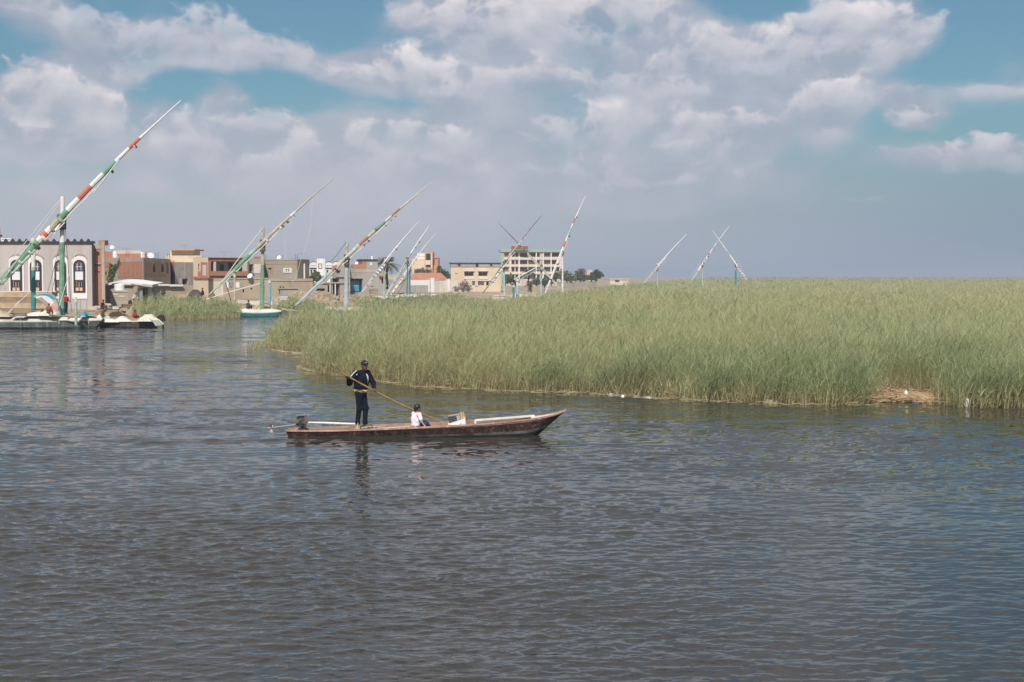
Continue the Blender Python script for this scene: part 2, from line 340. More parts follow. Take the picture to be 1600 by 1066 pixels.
# ------------------------------------------------------------------ water
WAKE = [gnd(442, 687), gnd(330, 688.5), gnd(225, 691.5)]
def water():
    m, nt, out = nt_new('lake_water')
    b = N(nt, 'ShaderNodeBsdfPrincipled'); L(nt, b.outputs[0], out.inputs[0])
    b.inputs['Base Color'].default_value = (.035, .034, .029, 1); b.inputs['Roughness'].default_value = .06; b.inputs['IOR'].default_value = 1.333
    geo = N(nt, 'ShaderNodeNewGeometry'); tc = N(nt, 'ShaderNodeTexCoord')
    nrm = geo.outputs['Normal']
    def slope(scale, stretch, amp, det):
        mp = N(nt, 'ShaderNodeMapping'); mp.inputs['Scale'].default_value = stretch; L(nt, tc.outputs['Object'], mp.inputs[0])
        n = N(nt, 'ShaderNodeTexNoise', Scale=scale, Detail=det); L(nt, mp.outputs[0], n.inputs['Vector'])
        s = N(nt, 'ShaderNodeVectorMath', operation='SUBTRACT'); s.inputs[1].default_value = (.5,.5,.5); L(nt, n.outputs['Color'], s.inputs[0])
        k = N(nt, 'ShaderNodeVectorMath', operation='MULTIPLY'); k.inputs[1].default_value = amp; L(nt, s.outputs[0], k.inputs[0])
        return k.outputs[0]
    # unresolved ripples as slopes; patches of breeze make them stronger or weaker
    s1 = slope(1.3, (.42, 1, 1), (.13, .31, 0), 3); s2 = slope(5.0, (.5, 1, 1), (.09, .20, 0), 2)
    gp = N(nt, 'ShaderNodeMapping'); gp.inputs['Scale'].default_value = (.35, 1, 1); L(nt, tc.outputs['Object'], gp.inputs[0])
    gn = N(nt, 'ShaderNodeTexNoise', Scale=.10, Detail=3); L(nt, gp.outputs[0], gn.inputs['Vector'])
    gr = N(nt, 'ShaderNodeMapRange'); gr.inputs[1].default_value = .35; gr.inputs[2].default_value = .68; gr.inputs[3].default_value = .55; gr.inputs[4].default_value = 1.25; L(nt, gn.outputs['Fac'], gr.inputs[0])
    ca = N(nt, 'ShaderNodeAttribute'); ca.attribute_name = 'breeze'
    gm = N(nt, 'ShaderNodeMath', operation='MULTIPLY'); L(nt, gr.outputs[0], gm.inputs[0]); L(nt, ca.outputs['Fac'], gm.inputs[1])
    a1 = N(nt, 'ShaderNodeVectorMath', operation='ADD'); L(nt, s1, a1.inputs[0]); L(nt, s2, a1.inputs[1])
    a2 = N(nt, 'ShaderNodeVectorMath', operation='SCALE'); L(nt, a1.outputs[0], a2.inputs[0]); L(nt, gm.outputs[0], a2.inputs['Scale'])
    a3 = N(nt, 'ShaderNodeVectorMath', operation='ADD'); L(nt, a2.outputs[0], a3.inputs[0]); L(nt, nrm, a3.inputs[1])
    a4 = N(nt, 'ShaderNodeVectorMath', operation='NORMALIZE'); L(nt, a3.outputs[0], a4.inputs[0]); L(nt, a4.outputs[0], b.inputs['Normal'])
    # rows by depth, columns by bearing: fine near the shore one stands on, coarse far away
    ys = [2.0]
    while ys[-1] < 5000:
        y = ys[-1]
        d = y*y/(CAMH*1422)*.36 if y > 12.5 else .5
        ys.append(y + min(max(d, .016), max(.5, y*.02)))
    ys = np.array(ys)
    core = np.arange(-150, 1751, 2.4); left = -150 - np.geomspace(6, 5000, 70)[::-1]; right = 1750 + np.geomspace(6, 5000, 70)
    cs = (np.concatenate([left, core, right]) - 800) / FPX
    X = ys[:,None]*cs[None,:]; Y = np.repeat(ys[:,None], len(cs), 1)
    dY = np.gradient(ys)[:,None]
    nw = 130; lam = np.exp(rng.uniform(np.log(.07), np.log(.62), nw)); ang = R(90) + rng.normal(R(8), R(35), nw)
    # breeze: long irregular lanes, calm in the near right corner
    br = .82 + .28*np.sin(X*.21+1.3*np.sin(Y*.13)+Y*.11) * np.sin(Y*.31-X*.07+.6) + .12*np.sin(X*.55+Y*.8)
    calm = 1/(1+np.exp(-((X - 1.2) - (Y - 13)*.30)/1.0)) * 1/(1+np.exp((Y-23)/2.2))
    br = br * (1 - .70*calm)
    lost = np.zeros_like(dY); Z = np.zeros_like(X); DX = np.zeros_like(X); DY = np.zeros_like(X)
    for l, a in zip(lam, ang):
        k = 2*math.pi/l; sl_ = .180*math.sqrt(2/nw)*(1.0 if l < .3 else .9)
        amp = sl_/k; w = np.clip((l*abs(math.sin(a))/ (2.2*dY)) - .6, 0, 1)
        lost = lost + ((1-w)*sl_)**2/2
        if w.max() <= 0: continue
        ph = k*(math.cos(a)*X + math.sin(a)*Y) + rng.uniform(0, 6.28)
        Z += w*amp*np.cos(ph); s_ = np.sin(ph)*w*amp*.9
        DX -= s_*math.cos(a); DY -= s_*math.sin(a)
    Z *= br; DX *= br; DY *= br
    # the thin wake drawn out astern of the boat
    for a, bb in zip(WAKE[:-1], WAKE[1:]):
        ex, ey = bb.x-a.x, bb.y-a.y; ll = ex*ex+ey*ey
        t = np.clip(((X-a.x)*ex + (Y-a.y)*ey)/ll, 0, 1); d = np.hypot(X-a.x-t*ex, Y-a.y-t*ey)
        Z += (.028*np.exp(-(d/.22)**2) - .014*np.exp(-((d-.4)/.2)**2))*np.clip((Y-20)/5, 0, 1)
    edge = np.clip((ys[:,None]-6)/6, 0, 1)
    V = np.stack([X+DX*edge, Y+DY*edge, Z*edge], -1).reshape(-1, 3)
    nr, nc = X.shape; idx = np.arange(nr*nc).reshape(nr, nc)
    Q = np.stack([idx[:-1,:-1], idx[:-1,1:], idx[1:,1:], idx[1:,:-1]], -1).reshape(-1, 4)
    brz = np.clip(br, .25, 1.3)*np.minimum(4.6, np.sqrt(1 + lost/.05**2))
    o = np_mesh('lake_water', V, Q, m, smooth=True, attr={'breeze': brz})
    tag(o, kind='structure')
    return o
water()

# ------------------------------------------------------------------ ground
def P2(px, Y): return (wx(px, Y), Y)
LAND = [P2(-1600,119), P2(-60,122), P2(0,123), P2(100,124), P2(190,131), P2(300,141), P2(376,146), P2(440,158), P2(520,165), P2(560,190), P2(600,225), P2(640,246),
        P2(735,260), P2(800,272), P2(880,290), P2(930,400), P2(1000,560), P2(1150,1300), P2(4000,2600), P2(4000,6000), P2(-3000,6000), P2(-3000,119)]
g2 = lambda px, py: tuple(gnd(px, py)[:2])
REED = [g2(2100,652), g2(1700,640), g2(1600,637.5), g2(1550,637), g2(1500,636.5), g2(1479,634), g2(1474,615), g2(1382,615), g2(1374,631), g2(1300,631.5), g2(1250,631), g2(1160,629), g2(1100,627), g2(1040,623.5), g2(1000,620), g2(950,616), g2(900,613), g2(860,613),
        g2(800,611), g2(750,609), g2(700,606), g2(640,603), g2(585,595), g2(545,588), g2(500,581), g2(478,578), g2(470,571), g2(486,556), g2(478,551), g2(440,547), g2(423,541), g2(420,533),
        P2(429,97), P2(448,104), P2(480,112), P2(540,118), P2(620,127), P2(700,140), P2(760,158), P2(850,200), P2(905,262), P2(960,380), P2(1000,520), P2(1080,1200), P2(1120,2600), P2(2600,2600), P2(3000,400), P2(2600,60)]
def sdist(X, Y, poly):
    p = np.array(poly); q = np.roll(p, -1, 0); D = np.full(X.shape, 1e9); ins = np.zeros(X.shape, bool)
    for (ax, ay), (bx, by) in zip(p, q):
        ex, ey = bx-ax, by-ay; t = np.clip(((X-ax)*ex+(Y-ay)*ey)/(ex*ex+ey*ey+1e-9), 0, 1)
        D = np.minimum(D, np.hypot(X-ax-t*ex, Y-ay-t*ey))
        c = (ay > Y) != (by > Y)
        xi = ax + (Y-ay)/(by-ay if abs(by-ay) > 1e-9 else 1e-9)*ex
        ins ^= c & (X < xi)
    return np.where(ins, D, -D)
def wnoise(X, Y, f, seed):
    r = np.random.default_rng(seed); Z = np.zeros_like(X)
    for k in range(14):
        a = r.uniform(0, 6.28); ff = f*np.exp(r.uniform(-.8, .9)); Z += np.sin(ff*(math.cos(a)*X+math.sin(a)*Y)+r.uniform(0, 6.28))/14**.5
    return Z
MOUNDS = [(478,178,9,5,.9),(520,184,8,5,1.0),(555,196,8,5,.8),(330,158,6,4,.4),(180,136,8,4,.25)]
def gheight(X, Y):
    d = sdist(X, Y, LAND); h = np.clip(d*.16, -1.4, .7)
    far = np.clip((Y-300)/1200, 0, 1)
    h = np.where(d > 0, h + np.clip(d/8, 0, 1)*(.10*wnoise(X, Y, .55, 3) + .05*wnoise(X, Y, 2.2, 4))*(1-far), h)
    for px, y, rx, ry, a in MOUNDS:
        h += a*np.exp(-((X-wx(px, y))/rx)**2 - ((Y-y)/ry)**2)*np.clip(d/3, 0, 1)
    dr = sdist(X, Y, REED); return np.maximum(h, np.clip(np.where(dr > 0, -.05, dr*.4-.06), -1.4, -.05) + np.where(dr > 6, .08, 0))
def gh(x, y): return float(gheight(np.array([float(x)]), np.array([float(y)]))[0])
def ground():
    m, nt, out = nt_new('bare_earth')
    b = N(nt, 'ShaderNodeBsdfPrincipled'); b.inputs['Roughness'].default_value = .95; L(nt, b.outputs[0], out.inputs[0])
    tc = N(nt, 'ShaderNodeTexCoord')
    n1 = N(nt, 'ShaderNodeTexNoise', Scale=.16, Detail=8); n1.inputs['Roughness'].default_value = .65; L(nt, tc.outputs['Object'], n1.inputs['Vector'])
    r = N(nt, 'ShaderNodeValToRGB'); e = r.color_ramp.elements
    e[0].position = .33; e[0].color = (.17,.15,.095,1); e[1].position = .66; e[1].color = (.40,.315,.21,1)
    x = r.color_ramp.elements.new(.48); x.color = (.30,.245,.165,1)
    L(nt, n1.outputs['Fac'], r.inputs[0])
    n2 = N(nt, 'ShaderNodeTexNoise', Scale=2.4, Detail=6); L(nt, tc.outputs['Object'], n2.inputs['Vector'])
    mx = N(nt, 'ShaderNodeMixRGB', blend_type='OVERLAY'); mx.inputs[0].default_value = .7; L(nt, r.outputs[0], mx.inputs[1]); L(nt, n2.outputs['Fac'], mx.inputs[2])
    L(nt, mx.outputs[0], b.inputs['Base Color'])
    bp = N(nt, 'ShaderNodeBump'); bp.inputs['Strength'].default_value = .6; bp.inputs['Distance'].default_value = .15; L(nt, n2.outputs['Fac'], bp.inputs['Height']); L(nt, bp.outputs[0], b.inputs['Normal'])
    ys = [28.0]
    while ys[-1] < 5200: ys.append(ys[-1]*1.0065 + (.02 if ys[-1] < 320 else ys[-1]*.03))
    ys = np.array(ys); cs = (np.concatenate([np.linspace(-4000,-260,30), np.arange(-250,1900,6), np.linspace(1910,5500,30)])-800)/FPX
    X = ys[:,None]*cs[None,:]; Y = np.repeat(ys[:,None], len(cs), 1); Z = gheight(X, Y)
    V = np.stack([X, Y, Z], -1).reshape(-1, 3); nr, nc = X.shape; idx = np.arange(nr*nc).reshape(nr, nc)
    Q = np.stack([idx[:-1,:-1], idx[:-1,1:], idx[1:,1:], idx[1:,:-1]], -1).reshape(-1, 4)
    tag(np_mesh('ground', V, Q, m, smooth=True), kind='structure')
ground()

# ------------------------------------------------------------------ reeds
def leaf_material(name, stops, trans=.54, rough=.5):
    m, nt, out = nt_new(name)
    at_ = N(nt, 'ShaderNodeAttribute'); at_.attribute_name = 'tone'
    r = N(nt, 'ShaderNodeValToRGB'); e = r.color_ramp.elements
    e[0].position, e[0].color = stops[0][0], c4(stops[0][1]); e[1].position, e[1].color = stops[-1][0], c4(stops[-1][1])
    for p, c in stops[1:-1]: q = e.new(p); q.color = c4(c)
    L(nt, at_.outputs['Fac'], r.inputs[0])
    b = N(nt, 'ShaderNodeBsdfPrincipled'); b.inputs['Roughness'].default_value = rough; b.inputs['Specular IOR Level'].default_value = .35
    t = N(nt, 'ShaderNodeBsdfTranslucent'); ms = N(nt, 'ShaderNodeMixShader'); ms.inputs[0].default_value = trans
    L(nt, r.outputs[0], b.inputs['Base Color']); L(nt, r.outputs[0], t.inputs[0]); L(nt, b.outputs[0], ms.inputs[1]); L(nt, t.outputs[0], ms.inputs[2]); L(nt, ms.outputs[0], out.inputs[0])
    return m
REED_M = leaf_material('reed_leaves', [(0, (.40,.30,.17)), (.14, (.58,.49,.29)), (.26, (.53,.51,.265)), (.5, (.43,.475,.245)), (.75, (.50,.55,.33)), (.9,(.27,.32,.14)), (1, (.14,.19,.08))])
def ribbons(base, dirs, length, width, face, bend, seg, tone0, tone1):
    """curved tapering blades. base (n,3), dirs (n,3) unit start direction, bend (n,3) added along the way"""
    n = len(base); t = np.linspace(0, 1, seg+1)
    pts = base[:,None,:] + dirs[:,None,:]*(length[:,None]*t)[:,:,None] + bend[:,None,:]*(t**2)[None,:,None]
    wv = (width[:,None]*(1-.85*t**1.6)[None,:])[:,:,None]*.5*face[:,None,:]
    V = np.stack([pts-wv, pts+wv], 2).reshape(n, (seg+1)*2, 3)
    i = np.arange(seg)*2; q = np.stack([i, i+1, i+3, i+2], -1)
    Q = (np.arange(n)*(seg+1)*2)[:,None,None] + q[None]
    tone = tone0[:,None] + (tone1-tone0)[:,None]*t[None,:]
    return V.reshape(-1, 3), Q.reshape(-1, 4), np.repeat(tone, 2, 1).ravel()
def join(parts):
    Vs, Qs, Ts, o = [], [], [], 0
    for V, Q, T in parts: Vs.append(V); Qs.append(Q+o); Ts.append(T); o += len(V)
    return np.concatenate(Vs), np.concatenate(Qs), np.concatenate(Ts)
def scatter(poly, y0, y1, px0, px1, dens):
    area = (px1-px0)/FPX*(y1*y1-y0*y0)/2; n = int(area*dens)
    Y = np.sqrt(rng.uniform(y0*y0, y1*y1, n)); X = (rng.uniform(px0, px1, n)-800)/FPX*Y
    d = sdist(X, Y, poly); d = d + np.clip((140-y1)/80, 0, 1)*(.42*wnoise(X, Y, 1.5, 71) + .30*wnoise(X, Y, .5, 72)); k = d > 0
    return X[k], Y[k], d[k]
def unit(a): return a/np.maximum(np.linalg.norm(a, axis=-1, keepdims=True), 1e-9)
def culms(X, Y, Zb, H, wmul, nleaf, tone, lean=.10, seg=3, leafscale=1.0):
    n = len(X); a = rng.uniform(0, 6.28, n)
    base = np.stack([X, Y, Zb], -1); wind = np.array([.10, -.02, 0])
    d = unit(np.stack([rng.normal(0, lean, n)+wind[0], rng.normal(0, lean, n), np.ones(n)], -1))
    face = np.stack([np.cos(a), np.sin(a)*.6, np.zeros(n)], -1)
    bend = np.stack([rng.normal(.10, .14, n), rng.normal(0, .12, n), -.06*np.ones(n)], -1)*H[:,None]
    dry = rng.uniform(0, .16, n)
    out = [ribbons(base, d, H, .022*wmul*rng.uniform(.7, 1.3, n), face, bend, seg, np.minimum(dry, tone), tone)]
    for k in range(nleaf):
        f = rng.uniform(.12, .85, n); p = base + d*(H*f)[:,None] + bend*(f**2)[:,None]
        a = rng.uniform(0, 6.28, n); out_ = np.stack([np.cos(a), np.sin(a), np.zeros(n)], -1)
        el = rng.uniform(.2, 2.2, n); ld = unit(out_ + np.stack([np.zeros(n), np.zeros(n), el], -1))
        ll = rng.uniform(.35, .8, n)*np.minimum(1, H/1.6)*leafscale
        fc = np.stack([-np.sin(a), np.cos(a), np.zeros(n)], -1); fc = unit(fc + rng.normal(0, .35, (n,3)))
        bd = (out_*.18 + np.array([.08,0,-.16]))*ll[:,None]*rng.uniform(.3, 1.6, n)[:,None]
        tl = np.clip(tone + rng.normal(0, .17, n), 0, 1); tl = np.where(rng.random(n) < .09, rng.uniform(.9, 1, n), tl); tl = np.where((f < .3) & (rng.random(n) < .6), rng.uniform(0, .2, n), tl)  # some leaves coloured dark, standing in for shaded gaps between leaves
        out.append(ribbons(p, ld, ll, .026*wmul*rng.uniform(.7, 1.3, n), fc, bd, 2, tl, tl))
    return out
def field_tone(X, Y, seed=21):
    return np.clip(.56 + .10*wnoise(X, Y, .35, seed) + .08*wnoise(X, Y, .11, seed+1) + .12*wnoise(X, Y, 1.5, seed+2) + .07*wnoise(X, Y, .8, seed+3) + rng.normal(0, .17, len(X)), .1, 1)
def reed_height(X, Y, d, h0):
    h = h0*(1 + .12*wnoise(X, Y, .4, 31) + .20*wnoise(X, Y, 1.7, 32))*np.clip(rng.normal(1, .10, len(X)), .6, 1.25)
    return h*np.clip(.62 + d*.22, 0, 1)
def reed_bed():
    parts = []
    for y0, y1, px0, px1, den, wm, nl, sg in [(36,52,330,1900,52,.52,6,3),(52,66,330,1850,38,.60,7,3),(66,90,330,1830,19,.85,6,3),(90,130,330,1800,8,1.25,6,2),(130,200,400,1780,3.4,1.9,5,2),(200,330,600,1780,1.3,3.2,3,2),(330,600,800,1780,.40,5.2,3,2),(600,1100,850,1760,.055,13,3,2),(1100,2500,950,1760,.010,28,3,2)]:
        X, Y, d = scatter(REED, y0, y1, px0, px1, den)
        H = reed_height(X, Y, d, 1.95); tone = field_tone(X, Y)
        Zb = np.full(len(X), -.07)
        parts += culms(X, Y, Zb, H, wm, nl, tone, seg=sg, leafscale=1 + .06*max(0, wm-1))
    # a dense fringe of short dry stalks along the water's edge
    X, Y, d = scatter(REED, 40, 100, 330, 1900, 60); k = d < .45; X, Y, d = X[k], Y[k], d[k]
    n = len(X); parts += culms(X, Y, np.full(n, -.06), rng.uniform(.25, 1.1, n), 1.0, 3, rng.uniform(.05, .95, n), lean=.32)
    V, Q, T = join(parts)
    o = np_mesh('reed_bed', V, Q, REED_M, attr={'tone': T}, base=(10, 60, 0))
    tag(o, 'wide bed of tall sage green reeds filling the right side beyond the boat', 'reeds', kind='stuff')
    print('reed faces', len(Q))
def reed_patch(poly, y0, y1, px0, px1, dens, h0, wm, label, tshift=.0):
    X, Y, d = scatter(poly, y0, y1, px0, px1, dens); n = len(X)
    H = reed_height(X, Y, d*1.6, h0); tone = np.clip(field_tone(X, Y, 55)+tshift, .1, 1)
    Zb = np.maximum(gheight(X, Y), -.05) - .05
    V, Q, T = join(culms(X, Y, Zb, H, wm, 4, tone, seg=2))
    o = np_mesh('reed_bed', V, Q, REED_M, attr={'tone': T}, base=(float(X.mean()), float(Y.mean()), 0))
    tag(o, label, 'reeds', kind='stuff')
reed_bed()
reed_patch([P2(206,131.5), P2(240,130), P2(300,131), P2(350,133), P2(373,136), P2(376,150), P2(330,152), P2(250,148), P2(206,140)], 126, 156, 190, 390, 9, 1.45, 2.2, 'green strip of reeds along the far bank between the white net boat and the teal boat', .26)
reed_patch([P2(418,150), P2(500,150), P2(510,168), P2(440,168)], 148, 170, 410, 515, 6, 1.05, 2.6, 'low green growth on the bank behind the teal hulled sailing boat', .24)
reed_patch([P2(540,196), P2(600,222), P2(690,250), P2(730,262), P2(720,240), P2(640,205), P2(560,186)], 184, 266, 535, 735, 1.6, 1.15, 4.2, 'low green marsh growth in front of the house with the blue doors', .2)
# ------------------------------------------------------------------ buildings
M_ = {}
M_['grey_plaster'] = mat('grey_plaster', (.43,.385,.375), (.36,.32,.315), .35, streak=True, stain=.25)
M_['white_paint'] = mat('white_paint', (.72,.70,.70), (.58,.56,.55), .6, streak=True, stain=.25)
M_['white_panel'] = mat('white_panel', (.66,.65,.67), (.56,.55,.57), .8)
M_['dark_trim'] = mat('dark_trim', (.045,.04,.045), (.03,.027,.03), 1.5)
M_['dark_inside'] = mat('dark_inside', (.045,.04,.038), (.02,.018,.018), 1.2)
M_['glass'] = mat('window_glass', (.10,.10,.115), (.04,.04,.05), 1.1, rough=.2)
M_['tan_cloth'] = mat('tan_cloth', (.62,.42,.27), (.5,.34,.22), 2)
M_['red_brick'] = brick('red_brick', (.38,.145,.085), (.31,.11,.065), (.36,.25,.18))
M_['dull_brick'] = brick('dull_brick', (.35,.17,.105), (.29,.135,.085), (.34,.27,.20))
M_['concrete'] = mat('concrete', (.40,.345,.275), (.30,.255,.205), .5, streak=True, stain=.35)
M_['concrete_grey'] = mat('concrete_grey', (.36,.335,.31), (.26,.24,.22), .45, streak=True, stain=.4)
M_['block_wall'] = brick('block_wall', (.33,.29,.235), (.29,.25,.20), (.38,.335,.27), .5)
M_['beige_block'] = brick('beige_block', (.35,.305,.245), (.31,.265,.21), (.29,.25,.20), .55)
M_['cement_wall'] = mat('cement_wall', (.38,.315,.24), (.29,.24,.18), .4, streak=True, stain=.35)
M_['pale_plaster'] = mat('pale_plaster', (.58,.52,.46), (.44,.38,.33), .5, streak=True, stain=.35)
M_['cream'] = mat('cream_paint', (.62,.50,.37), (.54,.42,.31), .5, streak=True, stain=.15)
M_['cream_pale'] = mat('pale_cream_paint', (.66,.58,.46), (.57,.49,.38), .5, streak=True, stain=.2)
M_['orange'] = mat('orange_paint', (.54,.28,.16), (.45,.22,.125), .6, streak=True, stain=.15)
M_['terracotta'] = mat('terracotta_paint', (.40,.185,.12), (.31,.145,.095), .6, streak=True, stain=.25)
M_['roof_tile'] = mat('roof_tile', (.44,.20,.13), (.34,.14,.09), 1.3, stain=.3)
M_['pink'] = mat('pink_plaster', (.57,.465,.40), (.49,.40,.345), .6, streak=True)
M_['blue_door'] = mat('blue_paint', (.035,.25,.42), (.03,.19,.33), 1.2, rough=.5)
M_['sky_blue'] = mat('light_blue_paint', (.12,.40,.52), (.10,.32,.43), 1.2, rough=.55, stain=.2)
M_['green_roof'] = mat('pale_green_paint', (.30,.44,.34), (.24,.36,.28), .8, stain=.2)
M_['wood'] = mat('weathered_wood', (.30,.21,.13), (.19,.13,.085), 1.4, stain=.4, bump=.3)
M_['wood_pale'] = mat('pale_wood', (.46,.35,.24), (.33,.24,.16), 1.5, stain=.3)
M_['plastic_white'] = mat('white_plastic', (.78,.78,.80), (.70,.70,.72), 1.0, rough=.4)
M_['metal'] = mat('dull_metal', (.42,.42,.43), (.3,.3,.31), 1.5, rough=.45, metal=.4)
M_['rust'] = mat('rusty_red', (.34,.12,.08), (.24,.08,.055), 1.5)

class House:
    def __init__(s, name, label, cat, pts, ytop, wall, z0=.3, depth=9, ref=0, group=None):
        """pts: front corners left to right as (photo column, depth); ytop: photo row of the wall top at corner ref"""
        s.P = [Vector((wx(px, Y), Y, 0)) for px, Y in pts]
        s.z0 = z0; s.z1 = wz(ytop, pts[ref][1]); s.wall = wall; s.ops = {}
        yb = max(p.y for p in s.P) + depth      # side walls run straight away from the river bank
        s.back = [s.P[-1]*(yb/s.P[-1].y), s.P[0]*(yb/s.P[0].y)]
        c = sum((p for p in s.P + s.back), Vector()) / (len(s.P)+2)
        s.root = thing(name, (c.x, c.y, z0), label, cat, group); s.todo = []
    def face(s, k):
        a, b = s.P[k], s.P[k+1]; Ln = (b-a).length; U = (b-a)/Ln
        return a, U, Vector((U.y, -U.x, 0)), Ln
    def uz(s, k, px, py):
        a, U, n, Ln = s.face(k); d = ray(px, py)
        # cam + t d = a + u U
        det = d.x*(-U.y) - d.y*(-U.x); t = (a.x*(-U.y) - a.y*(-U.x))/det
        u = (Vector((d.x*t - a.x, d.y*t - a.y, 0))).dot(U)
        return u, CAMH + d.z*t
    def rect(s, k, x0, x1, y0, y1):
        u0, za = s.uz(k, x0, y0); u1, zb = s.uz(k, x1, y1)
        return u0, u1, zb, za
    def open(s, k, x0, x1, y0, y1, pane='glass', frame=None, depth=.25, name='window', sub='frame', mull=0, label=None):
        r = s.rect(k, x0, x1, y0, y1); u0, u1, za, zb = r
        _, _, _, Ln = s.face(k); u0 = max(u0, .05); u1 = min(u1, Ln-.05); za = max(za, s.z0+.02); zb = min(zb, s.z1-.03)
        s.ops.setdefault(k, []).append((u0, u1, za, zb, depth))
        a, U, n, _ = s.face(k); W = Vector((0,0,1))
        mb = MB(); mb.prism([(u0-.02,za-.02),(u1+.02,za-.02),(u1+.02,zb+.02),(u0-.02,zb+.02)], a, U, W, n, -depth-.06, -depth+.01)
        o = mb.build(name, M_[pane], s.root)
        if label: o['label'] = label
        if frame:
            f = MB(); t = min(.09, (u1-u0)*.12)
            for q in ([(u0,za),(u0+t,za),(u0+t,zb),(u0,zb)], [(u1-t,za),(u1,za),(u1,zb),(u1-t,zb)]): f.prism(q, a, U, W, n, -depth+.012, -depth+.09)
            for q in ([(u0+t,za),(u1-t,za),(u1-t,za+t),(u0+t,za+t)], [(u0+t,zb-t),(u1-t,zb-t),(u1-t,zb),(u0+t,zb)]): f.prism(q, a, U, W, n, -depth+.012, -depth+.085)
            for m in range(mull):
                um = u0 + (u1-u0)*(m+1)/(mull+1); f.prism([(um-.035,za+t),(um+.035,za+t),(um+.035,zb-t),(um-.035,zb-t)], a, U, W, n, -depth+.012, -depth+.075)
            f.build(sub, M_[frame], o)
        return o
    def panel(s, k, x0, x1, y0, y1, m, out=.06, name='panel', inn=.03, parent=None):
        u0, u1, za, zb = s.rect(k, x0, x1, y0, y1); a, U, n, _ = s.face(k)
        return MB().prism([(u0,za),(u1,za),(u1,zb),(u0,zb)], a, U, Vector((0,0,1)), n, -inn, out).build(name, M_[m], parent or s.root)
    def panels(s, k, rects, m, out, name, inn=.03, parent=None):
        a, U, n, _ = s.face(k)
        for i, (x0, x1, y0, y1) in enumerate(rects):
            u0, u1, za, zb = s.rect(k, x0, x1, y0, y1)
            o = MB().prism([(u0,za),(u1,za),(u1,zb),(u0,zb)], a, U, Vector((0,0,1)), n, -inn, out + .003*(i % 7)).build(name, M_[m], parent or s.root)
        return o
    def arch(s, k, x0, x1, y0, y1, m, out, inn=.03, name='arch', parent=None, seg=10, flat=1.0):
        u0, u1, za, zb = s.rect(k, x0, x1, y0, y1); a, U, n, _ = s.face(k); r = (u1-u0)/2; h = min(r*flat, (zb-za)*.6)
        pts = [(u0, za), (u1, za)] + [(u0+r+r*math.cos(t), zb-h+h*math.sin(t)) for t in np.linspace(0, math.pi, seg+1)]
        return MB().prism(pts, a, U, Vector((0,0,1)), n, -inn, out).build(name, M_[m], parent or s.root)
    def done(s, parapet=.0, roof_m=None):
        mb = MB(); W = Vector((0,0,1))
        for k in range(len(s.P)-1):
            a, U, n, Ln = s.face(k); ops = s.ops.get(k, [])
            us = sorted({0, Ln, *[v for o in ops for v in o[:2]]}); zs = sorted({s.z0-.6, s.z1, *[v for o in ops for v in o[2:4]]})
            for i in range(len(us)-1):
                for j in range(len(zs)-1):
                    uc, zc = (us[i]+us[i+1])/2, (zs[j]+zs[j+1])/2
                    if any(o[0] < uc < o[1] and o[2] < zc < o[3] for o in ops): continue
                    mb.quad(a+U*us[i]+W*zs[j], a+U*us[i+1]+W*zs[j], a+U*us[i+1]+W*zs[j+1], a+U*us[i]+W*zs[j+1])
            for u0, u1, z0, z1, d in ops:
                c = [a+U*u0+W*z0, a+U*u1+W*z0, a+U*u1+W*z1, a+U*u0+W*z1]; e = [p - n*d for p in c]
                for q in range(4): mb.quad(c[q], e[q], e[(q+1)%4], c[(q+1)%4])
        ring = [p.copy() for p in s.P] + s.back
        for a, b in ((s.P[-1], s.back[0]), (s.back[0], s.back[1]), (s.back[1], s.P[0])):
            mb.quad(a+W*(s.z0-.6), b+W*(s.z0-.6), b+W*s.z1, a+W*s.z1)
        if parapet:
            mb.build('wall', M_[s.wall], s.root)
            r = MB(); r.quad(*[p + W*(s.z1-parapet) for p in ring]); r.build('roof', M_[roof_m or 'concrete_grey'], s.root)
        else:
            mb.quad(*[p + W*s.z1 for p in ring]); mb.build('wall', M_[s.wall], s.root)
        return s.root
    def slab(s, z, t, over, m, name='roof_slab', pts=None):
        ring = s.P + s.back; c = sum(ring, Vector())/len(ring)
        q = [(c + (p-c)*(1 + over/max(1, (p-c).length))) for p in ring]
        mb = MB(); mb.prism([(p.x, p.y) for p in q], (0,0,0), (1,0,0), (0,1,0), (0,0,1), z, z+t)
        return mb.build(name, M_[m], s.root)

